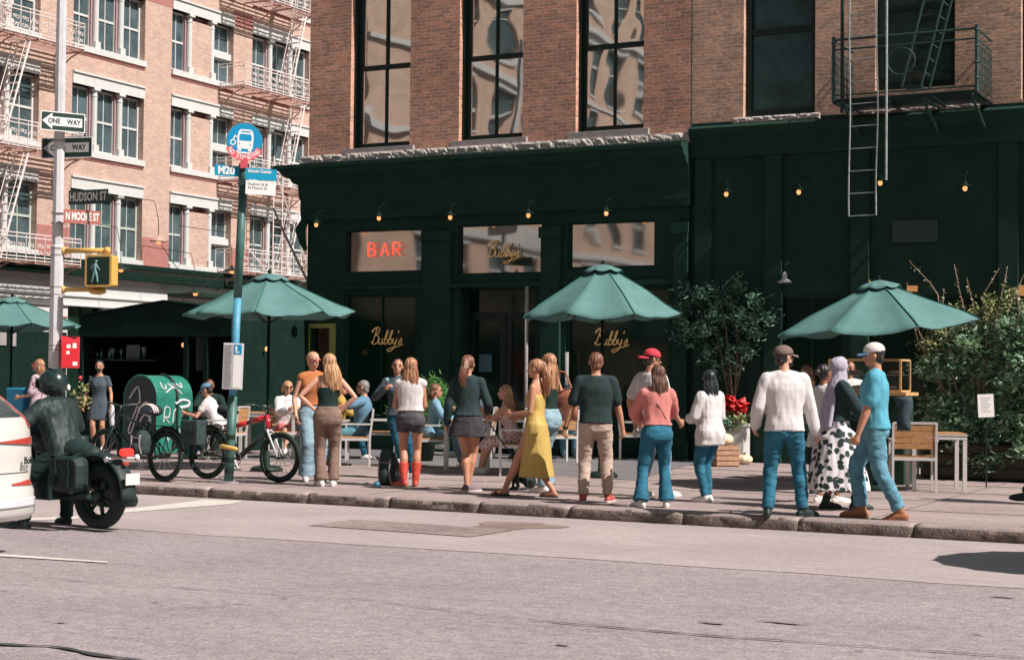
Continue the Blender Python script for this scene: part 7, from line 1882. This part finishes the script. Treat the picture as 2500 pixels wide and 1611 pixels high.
            for j in range(1, 8): t = j / 7; path.append((q0 + (Rh @ V((0, -.045, 0))) * hs * min(1, t * 2) + V((.012 * sin(t * 6), 0, -ln * t)), V((1, 0, 0)), V((0, 1, 0)), (.030 + .026 * sin(t * pi)) * hs, (.030 + .026 * sin(t * pi)) * hs)); pts.append(q0 + (Rh @ V((0, -.045, 0))) * hs * min(1, t * 2) + V((.012 * sin(t * 6), 0, -ln * t))); rs.append((.030 + .026 * sin(t * pi)) * hs)
            g.tube(pts, rs, n=10, round_=True)
        elif k == 'bun': g.ell(hd_(0, -.115, .02), .042 * hs, .035 * hs, .042 * hs)
        elif k == 'half':
            g.ell(hd_(0, -.10, -.01), .05, .035, .05)
            R = []
            for j in range(8):
                t = j / 7; q = hd_(0, -.06, 0) + (Rh @ V((0, -.05, 0))) * min(t * 2, 1) + V((0, 0, -.36 * t)); path.append((q, lats, fws, .075 + .03 * sin(t * 3), .045)); R.append([q + lats * (.075 + .03 * sin(t * 3)) * cos(a) + fws * .045 * sin(a) for a in [2 * pi * i / 14 for i in range(14)]])
            g.rings(R)
        if k == 'short': g = MB(); g.ell(hd_(0, -.018, .034), .080 * hs, .094 * hs, .088 * hs, Rh, n=18, k=12); g.ell(hd_(0, -.05, -.03), .066 * hs, .05 * hs, .055 * hs, Rh)
        # keep the face clear
        o = remesh(g, 'hair', hm_, .0095, T, 2, groove=(.0035, Hc.x, Hc.y), seed=seed)
        me = o.data; bm = bmesh.new(); bm.from_mesh(me); kill = []
        for v in bm.verts:
            q = (Ri @ (v.co - Hc)) / hs
            if q.y > .03 + max(0, -(q.z - .055)) * -.45 and q.z < .066 and q.z > -.13 and abs(q.x) < .075 and q.y > .015: kill.append(v)
        bmesh.ops.delete(bm, geom=kill, context='VERTS'); bm.to_mesh(me); bm.free(); me.update()
        if path:
            g = MB(); rg = random.Random(seed)
            for q_ in range(70):
                a = rg.uniform(0, 2 * pi); t1 = rg.uniform(.75, 1.12); k0 = rg.uniform(0, .5); pts = []; ph = rg.uniform(0, 6); am = rg.uniform(.0, .05)
                for j in range(7):
                    t = (k0 + (t1 - k0) * j / 6) * (len(path) - 1); i = min(int(t), len(path) - 2); f = t - i; A_, B_ = path[i], path[i + 1]; q = A_[0].lerp(B_[0], f); w_ = A_[3] + (B_[3] - A_[3]) * min(f, 1); d_ = A_[4] + (B_[4] - A_[4]) * min(f, 1); m_ = 1.02 + am * 3 * (j / 6) ** 2 + .05 * sin(ph + j * .9)
                    pts.append(q + A_[1] * w_ * m_ * cos(a) + A_[2] * d_ * m_ * sin(a))
                g.tube(pts, [.0035, .0045, .0045, .004, .0035, .0028, .0015], n=3)
            g.build('loose_strands', hm_, o)
    # ---------------- hats, scarf
    if hat:
        k = hat['k']
        if k == 'cap':
            back = -1 if hat.get('back') else 1; g = MB(); g.ell(hd_(0, -.012, .052), .090 * hs, .104 * hs, .078 * hs, Rh, n=18, k=10)
            for j in range(1): pass
            R = []
            for t in range(6):
                f_ = t / 5; yy = (.075 + .095 * f_) * back; w = .078 * (1 - .45 * f_ ** 2); R.append([hd_(w * x, yy - .012 - abs(x) ** 2 * .02 * back, (.040 if not hat.get('back') else .02) - .015 * f_ - .018 * x * x + dz_) for x, dz_ in ((-1, -.003), (-.5, -.003), (0, -.003), (.5, -.003), (1, -.003), (1, .005), (.5, .005), (0, .005), (-.5, .005), (-1, .005))])
            o = remesh(g, 'cap', hat['m'], .010, T, 2)
            me = o.data; bm = bmesh.new(); bm.from_mesh(me)
            kill = [v for v in bm.verts if (((Ri @ (v.co - Hc)) / hs).z < .030)]
            bmesh.ops.delete(bm, geom=kill, context='VERTS'); bm.to_mesh(me); bm.free(); me.update(); o.modifiers.new('s', 'SOLIDIFY').thickness = .006
            g = MB(); g.rings(R); g.build('cap_brim', hat.get('bm', hat['m']), o, smooth=True)
        elif k == 'scarf':
            g = MB(); g.ell(hd_(0, -.018, .030), .092 * hs, .110 * hs, .102 * hs, Rh, n=18, k=12); g.ell(hd_(0, -.005, -.06), .075 * hs, .085 * hs, .07 * hs, Rh); g.tube([hd_(0, 0, -.06), Nk + V((0, 0, -.01)), qs + V((0, -.0, .0))], [.085 * hs, .095 * hs, .13 * hs], n=14, round_=True)
            R = []
            for j in range(10):
                t = j / 9; q = qs + V((0, -.05 - .12 * t, .06 - t * .50)); R.append([q + lats * (.10 + .07 * t) * cos(a) + fws * (.055 + .035 * sin(a * 3 + 1) * .4) * sin(a) for a in [2 * pi * i / 16 for i in range(16)]])
            g.rings(R); o = remesh(g, 'headscarf', hat['m'], .0115, T, 2, fold=.008, ffreq=(14, 14, 3), seed=seed)
            me = o.data; bm = bmesh.new(); bm.from_mesh(me)
            kill = [v for v in bm.verts if (lambda q: q.y > .045 and abs(q.x) < .056 and -.085 < q.z < .065)((Ri @ (v.co - Hc)) / hs)]
            bmesh.ops.delete(bm, geom=kill, context='VERTS'); bm.to_mesh(me); bm.free(); me.update()
        elif k == 'helmet':
            g = MB(); g.ell(hd_(0, -.005, .025), .138 * hs, .158 * hs, .147 * hs, Rh, n=24, k=16); g.tube([hd_(0, .03, -.04), hd_(0, .04, -.075)], [.135 * hs, .122 * hs], n=18)
            o = remesh(g, 'helmet', hat['m'], .010, T, 2); g = MB(); R = []
            for j in range(9):
                a = rad(-55 + 110 * j / 8); R.append([hd_(.154 * sin(a), .02 + .154 * cos(a), z) for z in (-.03, .07)] + [hd_(.160 * sin(a), .02 + .160 * cos(a), z) for z in (.07, -.03)])
            g.rings(R); g.build('visor', M['signblack'], o, smooth=True); g = MB(); g.tube([hd_(-.139, 0, -.02), hd_(-.10, -.12, .0), hd_(0, -.165, .02), hd_(.10, -.12, .0), hd_(.139, 0, -.02)], .005, n=4); g.tube([hd_(-.05, -.10, .135), hd_(-.055, -.02, .165), hd_(-.05, .05, .155)], .010, n=5); g.tube([hd_(.05, -.10, .135), hd_(.055, -.02, .165), hd_(.05, .05, .155)], .010, n=5); g.split('trim_line', M['galv'] if False else M['rubber'], o); g = MB(); g.ell(hd_(.07, -.148, -.02), .02, .010, .03, Rh); g.build('sticker', M['signwhite'], o)
    def glasses(mt, up=0, big=.026):
        g = MB(); z = .014 + up
        for s in (-1, 1): g.ell(hd_(s * .033, .090 - up * .35, z), big * hs, .007, big * .72 * hs, Rh, n=12, k=6); g.tube([hd_(s * .055, .085 - up * .35, z), hd_(s * .080, .0, z)], .004, n=4)
        g.tube([hd_(-.012, .093 - up * .35, z), hd_(.012, .093 - up * .35, z)], .004, n=4); return g.build('sunglasses', mt, T)
    def mask(mt): g = MB(); g.ell(hd_(0, .058, -.045), .052 * hs, .048 * hs, .040 * hs, Rh, n=14, k=8); return g.build('face_mask', mt, T, smooth=True)
    if extras:
        for ex in extras:
            if ex[0] == 'glasses': glasses(ex[1], ex[2] if len(ex) > 2 else 0)
            elif ex[0] == 'mask': mask(ex[1])
            elif ex[0] == 'watch':
                Sh_, E_, W_, s = arms[ex[1]]; g = MB(); q = E_.lerp(W_, .93); g.tube([q, q + (W_ - E_).normalized() * .022], .034 * hs, n=12); g.build('wristwatch', ex[2], T)
            elif ex[0] == 'strap':
                g = MB(); s = ex[1]; q1, l1_, f1 = spine(.72); q2, l2_, f2 = spine(.57); w, d_, o_ = prof(sex, .72); e = .018
                g.tube([qs + lats * s * .06 * h + V((0, 0, .032 * h + e)), q1 - f1 * (d_ * h + e) + l1_ * s * .01, q2 - l2_ * s * (.085 * h) - f2 * (.04 * h + e)], .008, n=5)
                g.tube([qs + lats * s * .06 * h + V((0, 0, .032 * h + e)), q1 + f1 * (d_ * h + e) + l1_ * s * .01, q2 - l2_ * s * (.085 * h) + f2 * (.04 * h + e)], .008, n=5); g.build('bag_strap', ex[2], T)
            elif ex[0] == 'beard': g = MB(); g.ell(hd_(0, .030, -.060), .058 * hs, .062 * hs, .040 * hs, Rh, n=14, k=8); o = g.build('beard', ex[1], T, smooth=True)
    T_inf = dict(T=T, arms=arms, legs=legs, spine=spine, h=h, hd=hd_, Nk=Nk)
    return T_inf
HAIRBROW = {k: mat('brow_' + k, tuple(c * .6 for c in v), .8) for k, v in dict(blonde=(.25, .13, .07), light=(.14, .07, .04), brown=(.05, .03, .02), dark=(.015, .012, .012), black=(.01, .01, .01), grey=(.15, .13, .13), dip=(.02, .016, .015)).items()}
def wpt(info, v):                              # local -> world
    T = info['T']; return Matrix.Translation(T.location) @ Matrix.Rotation(T.rotation_euler.z, 4, 'Z') @ V(v)
def carried(name, label, cat, info, v, rz=0):
    q = wpt(info, v); return thing(name, label, cat, tuple(q), info['T'].rotation_euler.z + rz)

# -------- the queue, from left to right
# woman in rust top, facing the camera and to the right
person('smiling blonde woman in a rust sleeveless top, pale jeans and tinted sunglasses', G(760, 1174), 152, 1.75, 'f', 'fair', feet=[(.10, .05, 0, 20), (-.09, 0, 0, -10)], hands=[(.15, .05, .50), (-.13, .08, .56)],
       top=dict(m='orange', sleeve=0, hem=.585, e=.008, n='crop_top'), bottom=dict(k='pants', m='jeanslt', e=.014, e1=.05, top=.60, flare=.02), shoes=dict(m='white'), hair=('short', 'blonde'), htw=12, extras=[('glasses', mat('red_lens', (.30, .03, .02), .2))])
person('woman with long blonde hair, black strap top and brown trousers, hands on hips', G(798, 1187), -4, 1.71, 'f', 'fair', feet=[(.075, .04, 0, 5), (-.075, -.03, 0, -25)], hands=[(.098, -.005, .565), (-.098, -.005, .57)], poles=[(1, -.25, .05), (-1, -.25, .05)], htw=28, hpitch=0,
       top=dict(m='black', sleeve=None, strap=True, up=.745, hem=.585, e=.006, n='strap_top'), bottom=dict(k='pants', m='taupe', e=.008, flare=.032, top=.60), shoes=dict(m='white'), hair=('long', 'blonde', .36, .06), extras=None, palm=[(-1, .3, -.3), (1, .3, -.3)])
i3 = person('laughing woman raising a drink, half hidden behind the woman in red cowboy boots', G(985, 1168), 178, 1.68, 'f', 'tan', pel=(.06, 0, None), feet=[(-.02, .04, 0, 15), (-.12, 0, 0, -10)], hands=[(.16, .11, .735), (-.12, .10, .60)], chest=(.03, 0), neck=(.01, 0),
       top=dict(m='grey', sleeve=.95, e=.014), bottom=dict(k='pants', m='jeansdk'), shoes=dict(m='white'), hair=('short', 'dark'), hroll=-6)
g = MB(); t = carried('drinking_glass', 'small clear glass raised by the laughing woman', 'glass', i3, i3['arms'][0][2] + V((-.03, .04, .07))); g.lathe((0, 0, 0), [(.025, 0), (.035, .09), (.033, .09), (.023, .01)], n=14); g.build('glass_body', M['glassware'], t, smooth=True)
person('woman with long straight hair, white top, dark shorts and red cowboy boots', G(1000, 1188), 8, 1.67, 'f', 'tan', feet=[(.065, .05, 0, -14), (-.075, -.02, 0, -55)], hands=[(.06, .15, .56), (-.09, .12, .54)], poles=[(.5, -1, -.3), (-.5, -1, -.3)],
       top=dict(m='white', sleeve=0, hem=.585, e=.016, loose=.015), bottom=dict(k='shorts', m='shorts', len=.17, e=.022, top=.60, flare=0), shoes=dict(m='red', sole='tan', shaft=.42, sw=1.55, len=1.12, heel=True), hair=('long', 'light', .42, .02), htw=-4)
person('woman in black long sleeved top and charcoal skort with a curly ponytail', G(1140, 1200), 4, 1.70, 'f', 'tan', feet=[(.0, .10, 0, 20), (-.0, -.02, 0, 60)], hands=[(.13, .13, .57), (-.155, .02, .49)], kpoles=[(.3, 1, 0), (.2, 1, 0)],
       top=dict(m='darkgrey', sleeve=.97, hem=.555, e=.009), bottom=dict(k='skirt', m='skort', hem=.40, flare=.30, top=.59, e=.012), shoes=dict(m='greysn', sole='sole', thick=1), hair=('pony', 'brown', .30), htw=-18)
i6 = person('woman in a yellow slip dress with a high ponytail striding left on sandals', G(1294, 1213), -72, 1.70, 'f', 'tan', pel=(.0, -.06, .49 * 1.70), feet=[(.05, -.27, 0, 8), (-.05, .30, 0, -4)], chest=(0, -.01), hands=[(.09, .09, .56), (-.07, .11, .58)], poles=[(.4, -1, 0), (-.3, -1, 0)],
       dress=dict(m='yellow', hem=.14, flare=.05, fd=.60, up=.745, e=.012, straps=True, off=(0, .0)), shoes=dict(m='black', k='slide'), hair=('pony', 'light', .36), htw=0, hpitch=6, curl=.3)
i7 = person('long haired woman in black strap top behind the yellow dress, brown tote on her shoulder', G(1338, 1203), -55, 1.73, 'f', 'fair', feet=[(.08, .03, 0, 5), (-.09, .0, 0, -5)], hands=[(.12, .10, .58), (-.13, .04, .5)], top=dict(m='black', sleeve=None, strap=True, up=.76, hem=.56, e=.007, n='strap_top'), bottom=dict(k='pants', m='jeanslt', e=.012, flare=.02), shoes=dict(m='white'), hair=('long', 'light', .34))
t = carried('tote_bag', 'terracotta brown leather tote on the shoulder of the long haired woman', 'bag', i7, (.20, -.10, .90)); g = MB(); R = []
for f_, w_, d_ in ((0, .17, .07), (.12, .19, .085), (.26, .18, .07), (.36, .12, .03)):
    R.append([V((d_ * cos(a), w_ * (abs(sin(a)) ** .7) * (1 if sin(a) > 0 else -1), f_ + .02 * sin(a * 2))) for a in [2 * pi * k / 18 for k in range(18)]])
g.rings(R); tm = mat('terracotta_leather', (.36, .13, .08), .5, var=.15, bump=.2, bscale=15); g.build('bag_body', tm, t, smooth=True)
g = MB(); g.tube([(0, -.12, .34), (-.05, -.05, .58), (-.07, .02, .60), (0, .12, .34)], .012, n=5); g.build('handles', tm, t)
i8 = person('man in black t shirt and khaki trousers standing with his back to the road', G(1452, 1226), 0, 1.73, 'm', 'tan', fat=1.0, feet=[(.155, .0, 0, 22), (-.135, -.03, 0, 0)], hands=[(.185, .05, .475), (-.20, .03, .48)], poles=[(.6, -1, 0), (-.6, -1, 0)], htw=6,
       top=dict(m='blacktee', sleeve=.38, hem=.525, e=.012, loose=.008, sl=.008), bottom=dict(k='pants', m='khaki', e=.012, e1=.026, top=.56, fold=.009), shoes=dict(m='redwh'), hair=('short', 'brown'), curl=.9, extras=[('watch', 1, M['black'])])
i9 = person('man in white t shirt with a red cap worn backwards, holding a face mask', G(1587, 1213), 55, 1.79, 'm', 'tan', feet=[(.10, .16, 0, 10), (-.12, -.05, 0, -5)], hands=[(.12, .14, .52), (-.17, .0, .50)], htw=-22, hpitch=10, top=dict(m='white', sleeve=.34, hem=.50, e=.02, loose=.012, sl=.014), bottom=dict(k='pants', m='jeanslt', e=.014), shoes=dict(m='white'), hair=('short', 'dark'),
       hat=dict(k='cap', m=mat('red_cap', (.52, .04, .06), .8, bump=.2), back=True), extras=[('glasses', M['black']), ('beard', mat('short_beard', (.16, .07, .045), .9))])
t = carried('face_mask', 'white face mask dangling from the hand of the man in the red cap', 'mask', i9, i9['arms'][1][2] + V((0, .02, -.14))); g = MB(); g.ell((0, 0, 0), .02, .05, .06, n=10, k=6); g.build('mask_cloth', CL['white'], t, smooth=True)
person('woman in loose pink shirt and flared blue jeans with two tone dark hair', G(1598, 1239), -6, 1.585, 'f', 'tan', pel=(.02, 0, None), feet=[(.135, .02, 0, 10), (-.155, -.02, 0, -28)], hands=[(.08, .22, .60), (-.07, .20, .58)], poles=[(1, -.3, -.4), (-1, -.3, -.4)],
       top=dict(m='pink', sleeve=.80, hem=.575, e=.016, loose=.014, sl=.018, fold=.010), bottom=dict(k='pants', m='jeans', e=.007, flare=.045, top=.59), shoes=dict(m='white'), hair=('long', 'dip', .27), htw=22, extras=[('strap', -1, tm)], group=None)
person('small woman in oversized white shirt and blue jeans with straight black hair', G(1732, 1226), -38, 1.54, 'f', 'tan', feet=[(.05, .07, 0, -14), (-.05, .02, 0, -20)], hands=[(.05, .15, .62), (-.06, .17, .62)], poles=[(.6, -.6, -.6), (-.6, -.6, -.6)],
       top=dict(m='white', sleeve=.78, hem=.43, e=.018, loose=.028, sl=.014, fold=.008, ff=(14, 14, 4)), bottom=dict(k='pants', m='jeans', e=.004), shoes=dict(m='white'), hair=('long', 'black', .27), htw=-30)
person('man in long sleeved white shirt, blue jeans and faded brown cap', G(1914, 1262), 0, 1.79, 'm', 'fair', feet=[(.20, .05, 0, 60), (-.17, .0, 0, 10)], hands=[(.19, .03, .47), (-.155, .09, .52)], top=dict(m='white', sleeve=.97, hem=.50, e=.018, loose=.012, sl=.008, fold=.006, ff=(15, 15, 4)), bottom=dict(k='pants', m='jeans', e=.012, e1=.026, fold=.01), shoes=dict(m='black', sole='dsole'), hair=('short', 'dark'), htw=-64,
       hat=dict(k='cap', m=mat('faded_brown_cap', (.17, .12, .10), .85, var=.2)), extras=[('glasses', M['black']), ('beard', HAIRBROW['dark'])], neck=(.0, .015))
person('woman in white t shirt and short striped skirt between the capped man and the headscarf', G(2010, 1228), 62, 1.62, 'f', 'brown', feet=[(.07, .14, 0, 8), (-.06, -.02, 0, 0)], top=dict(m='white', sleeve=.30, hem=.55, e=.016), bottom=dict(k='skirt', m='striped', hem=.40, flare=.3, e=.014), shoes=dict(m='white'), hair=('bun', 'dark'))
i14 = person('woman in lilac headscarf, dark jacket and black flowered white skirt with ankle boots', G(2050, 1243), 78, 1.69, 'f', 'brown', pel=(0, -.02, None), feet=[(.06, .16, 0, 6), (-.07, -.14, 0, -6)], hands=[(.08, .22, .63), (-.04, .20, .60)], poles=[(.5, -1, -.4), (-.5, -1, -.4)],
       top=dict(m='darkgrey', sleeve=.86, hem=.58, e=.024, loose=.01, sl=.016), bottom=dict(k='skirt', m='floral', hem=.125, flare=.72, fd=1.55, e=.020, top=.60, fold=.012, ff=(9, 9, 1.5)), shoes=dict(m='black', sole='dsole', shaft=.80, sw=1.1), hat=dict(k='scarf', m=CL['lilac']), extras=[('mask', M['signblack'])])
person('tall man in turquoise t shirt, rolled pale jeans and suede boots walking left', G(2141, 1266), -76, 1.85, 'm', 'tan', pel=(0, .02, .505 * 1.85), feet=[(.09, .16, 0, 6), (-.10, -.24, .0, 0, .25)], hands=[(.10, .10, .46), (-.12, .10, .47)], poles=[(.3, -1, -.1), (-.3, -1, -.1)], htw=4, hpitch=6,
       top=dict(m='blue', sleeve=.36, hem=.515, e=.014, loose=.008, sl=.014, fold=.008), bottom=dict(k='pants', m='jeansmid', e=.011, e1=.032, cuff=True, len=.93, top=.56, fold=.010), shoes=dict(m='tan', sole='tan', shaft=.86, sw=1.15), hair=('short', 'dark'),
       hat=dict(k='cap', m=mat('cream_cap', (.66, .60, .56), .8), bm=mat('pale_blue_brim', (.12, .30, .48), .7)), extras=[('watch', 0, M['galv'])], curl=.9)
# -------- far left and right edges
person('woman in pink flowered blouse with curly reddish hair, facing left at the left edge', G(92, 1112), -80, 1.66, 'f', 'fair', hands=[(.10, .16, .60), (-.10, .16, .60)], top=dict(m='blouse', sleeve=.42, hem=.46, e=.022, loose=.02, sl=.014), bottom=dict(k='pants', m='black'), shoes=dict(m='black', sole='dsole'), hair=('long', 'light', .2), extras=[('strap', 1, M['black']), ('glasses', M['signred'])], htw=-4)
i17 = person('woman in slate grey dress and black face mask standing behind the bicycles', G(240, 1100), 180, 1.66, 'f', 'tan', feet=[(.08, .02, 0, 8), (-.08, 0, 0, -8)], hands=[(.16, .04, .50), (-.15, .07, .49)], dress=dict(m='grey', hem=.34, flare=.28, fd=.4, up=.825, sleeve=.22), shoes=dict(m='white'), hair=('bun', 'black'), extras=[('mask', M['signblack'])])
t = carried('tote_bag', 'folded grey cloth bag hanging from the arm of the masked woman', 'bag', i17, i17['arms'][1][2] + V((-.03, .02, -.16))); g = MB(); g.tube([(0, 0, .16), (.01, 0, 0), (0, 0, -.16)], [.03, .055, .04], n=10, round_=True); g.build('bag_body', M['galv'], t, smooth=True)
# white sleeved arm and shoe of a person at the right edge
person('person in white sleeves at the right edge, mostly cut off by the frame', G(2572, 1232), -60, 1.70, 'f', 'tan', feet=[(.05, .34, 0, 6), (-.05, -.2, 0, 0)], hands=[(.1, .14, .50), (-.1, .05, .5)], top=dict(m='white', sleeve=.95, hem=.52, e=.02), bottom=dict(k='pants', m='black', e=.02), shoes=dict(m='black', sole='dsole'), hair=('short', 'dark'))
# -------- seated diners
SEAT = dict(pel=(0, 0, .525))
def sit(label, p, th, H, sex, skin, kne=.42, ft=.48, **k):
    feet = k.pop('feet', [(.10, ft, 0, 5), (-.10, ft, 0, -5)])
    return person(label, p, th, H, sex, skin, pel=(0, 0, .53), feet=feet, kpoles=[(.1, 1, 1), (-.1, 1, 1)], **k)
sit('seated woman in white blouse with blue collar, leaning forward behind the bus stop pole', G(535, 1122), -80, 1.66, 'f', 'fair', chest=(0, .14), neck=(0, .08), hands=[(.10, .34, .46), (-.10, .32, .46)], top=dict(m='white', sleeve=.25, hem=.50, e=.015, n='shirt'), bottom=dict(k='pants', m='jeansdk'), shoes=dict(m='black', sole='dsole'), hair=('short', 'dark'), hat=dict(k='cap', m=CL['blueshirt']), hpitch=25)
sit('seated blonde woman in white sweater reading, sunglasses pushed up on her hair', G(694, 1116), 155, 1.68, 'f', 'fair', chest=(0, .08), neck=(0, .04), hands=[(.06, .30, .50), (-.06, .30, .50)], feet=[(.10, .46, 0, 5), (.18, .62, .10, 20)], top=dict(m='white', sleeve=.95, hem=.50, e=.024, sl=.014, fold=.009), bottom=dict(k='shorts', m='pinkshort', len=.34, e=.02), shoes=dict(m='white'), hair=('bob', 'blonde'), hpitch=30, extras=[('glasses', M['black'], .055)])
sit('seated grey haired man in blue polo shirt, arm over the chair, facing left', G(880, 1134), -85, 1.74, 'm', 'tan', chest=(0, -.04), hands=[(.14, .30, .50), (-.18, .26, .50)], poles=[(.6, -.6, -.4), (-1, -.2, 0)], top=dict(m='blueshirt', sleeve=.36, hem=.50, e=.018, sl=.012), bottom=dict(k='pants', m='jeansmid', e=.016), shoes=dict(m='tan', sole='tan'), hair=('short', 'grey'), extras=[('glasses', M['black'])])
sit('seated woman in pale denim jacket and jeans facing right under the fern bush', G(1052, 1140), 82, 1.64, 'f', 'tan', chest=(0, .05), hands=[(.10, .26, .46), (-.10, .28, .46)], top=dict(m='denimj', sleeve=.93, hem=.50, e=.022, sl=.010, fold=.009), bottom=dict(k='pants', m='jeanslt', e=.014), shoes=dict(m='white'), hair=('long', 'brown', .15), hpitch=5)
sit('seated blonde woman in red spotted dress leaning left on the table', G(1254, 1158), -78, 1.68, 'f', 'fair', chest=(0, .10), neck=(0, .03), hands=[(.10, .30, .55), (-.08, .30, .55)], poles=[(.4, .2, -1), (-.4, .2, -1)], dress=dict(m='leopard', hem=.28, flare=.1, fd=.1, up=.76, thighs=.15, straps=True), shoes=dict(m='white'), hair=('half', 'blonde'), extras=None)
sit('dark haired diner with back to the road, just left of the man in black', G(1385, 1122), 5, 1.62, 'f', 'tan', top=dict(m='grey', sleeve=.4, hem=.50, e=.016), bottom=dict(k='pants', m='jeansmid'), shoes=dict(m='black', sole='dsole'), hair=('long', 'black', .16))
CL['mustard'] = cloth('mustard_knit', (.42, .27, .07))
sit('seated diner in mustard top, nearly hidden behind the woman in brown trousers', G(822, 1120), 88, 1.66, 'f', 'fair', chest=(0, .06), hands=[(.10, .28, .48), (-.10, .28, .48)], top=dict(m='mustard', sleeve=.9, hem=.50, e=.018), bottom=dict(k='pants', m='jeansdk'), shoes=dict(m='white'), hair=('bob', 'light'))
sit('seated diner in dark shirt and jeans between the fern bush and the blonde diner', G(1166, 1114), -80, 1.72, 'm', 'tan', chest=(0, .04), hands=[(.12, .28, .50), (-.12, .28, .50)], feet=[(.10, .46, 0, 5), (.0, .62, .14, 10)], top=dict(m='grey', sleeve=.36, hem=.50, e=.018), bottom=dict(k='pants', m='jeansdk'), shoes=dict(m='white'), hair=('short', 'brown'))
sit('dimly seen diner in dark clothes seated inside the shed behind the timetable', F(512, 1000, 23.6).xyz * 1.0 if False else V((F(512, 960, 23.4).x, 23.4, SW)), 170, 1.70, 'm', 'brown', hands=[(.1, .26, .50), (-.1, .26, .50)], top=dict(m='black', sleeve=.95, hem=.5, e=.016), bottom=dict(k='pants', m='black'), shoes=dict(m='black', sole='dsole'), hair=('short', 'dark'))
# -------- staff and people behind
ps = F(2075, 900, 23.5); person('server in white t shirt reaching over the pastry case with a bread roll', V((ps.x, 23.45, SW)), 165, 1.72, 'm', 'tan', hands=[(.10, .20, .62), (-.20, .22, .66)], top=dict(m='white', sleeve=.35, hem=.5, e=.018), bottom=dict(k='pants', m='black'), shoes=dict(m='black', sole='dsole'), hair=('short', 'dark'))
ps = F(1968, 900, 20.2); person('woman with curly brown hair and bare shoulders behind the capped man', V((ps.x, 20.2, SW)), 15, 1.62, 'f', 'tan', top=dict(m='black', sleeve=None, strap=True, up=.76, hem=.5, e=.008, n='strap_top'), bottom=dict(k='pants', m='black'), shoes=dict(m='black', sole='dsole'), hair=('long', 'brown', .2), htw=20)
# -------- rider
mq = mo.location; rzm = mo.rotation_euler.z
rp = Matrix.Translation(mq) @ Matrix.Rotation(rzm, 4, 'Z') @ V((.50, 0, 0))
thm = math.degrees(YAW - (rzm - pi / 2))
i18 = person('motorcycle rider in black leather jacket and black helmet, seen from behind', V((rp.x, rp.y, 0)), thm, 1.72, 'm', 'tan', pel=(0, 0, .76), floor=0, chest=(0, .12), neck=(0, .06), feet=[(.30, .30, 0, 10), (-.32, .22, 0, -10)], kpoles=[(.5, 1, .2), (-.5, 1, .2)], hands=[(.15, .27, .60), (-.15, .27, .60)], poles=[(.7, -.4, -.5), (-.7, -.4, -.5)], fat=1.04,
       top=dict(m=M['leather'], sleeve=.97, hem=.50, e=.018, sl=.012, loose=.012, fold=.012, n='jacket'), bottom=dict(k='pants', m='black', e=.022, e1=.03, fold=.010), shoes=dict(m='black', sole='dsole', shaft=.75, sw=1.2), hat=dict(k='helmet', m=mat('black_helmet_shell', (.014, .028, .028), .28, coat=.35)), curl=1.0)

# ================================================================== DOG
dgp = G(1262, 1196); dog = thing('dog', 'small black dog sitting on a lead beside the woman in yellow', 'dog', (dgp.x, dgp.y + .12, SW), YAW + pi - .9)
# local: faces +y
g = MB()
g.tube([(0, -.14, .09), (0, -.08, .16), (0, .0, .24), (0, .06, .33)], [.085, .10, .085, .055], n=14, round_=True); g.tube([(0, .05, .32), (0, .08, .40)], [.055, .05], n=12); g.ell((0, .10, .43), .062, .068, .058); g.tube([(0, .14, .42), (0, .20, .405)], [.032, .022], n=10, round_=True)
for s in (-1, 1):
    g.tube([(s * .04, .07, .24), (s * .045, .09, .12), (s * .045, .10, .02), (s * .045, .135, .018)], [.034, .024, .018, .018], n=8, round_=True); g.tube([(s * .07, -.08, .12), (s * .095, .03, .13), (s * .085, -.03, .03), (s * .085, .06, .018)], [.055, .045, .022, .018], n=8, round_=True)
    g.tube([(s * .05, .09, .47), (s * .08, .07, .43), (s * .078, .08, .37)], [.016, .024, .012], n=8, round_=True)
g.tube([(0, -.2, .06), (0, -.30, .05), (.08, -.36, .05)], [.022, .018, .010], n=7, round_=True)
remesh(g, 'body', mat('black_fur', (.012, .024, .022), .6, bump=.5, bscale=60), .009, dog, 2, fold=.002, ffreq=(40, 40, 30))
g = MB(); g.tube([(.0, .055 + .052 * 1, .36)] + [(.056 * sin(a), .07 + .052 * cos(a), .36) for a in [2 * pi * k / 10 for k in range(1, 10)]], .008, n=5, closed=True); g.build('collar', M['galv'], dog)
g = MB(); a_ = Matrix.Translation(dog.location) @ Matrix.Rotation(dog.rotation_euler.z, 4, 'Z') @ V((0, .03, .37)); b_ = D(1194, 1030, 20.6); g.tube([a_, a_.lerp(b_, .5) + V((0, 0, -.06)), b_], .009, n=5)
tag(g.build('dog_lead', M['black']), 'thin black lead running from the dog up to the diners table', 'lead')

for o in bpy.data.objects:
    if 'label' in o and len(o['label'].split()) > 16: print('LONG', o.name, o['label'])
print('objects', len(bpy.data.objects), 'verts', sum(len(m.vertices) for m in bpy.data.meshes))
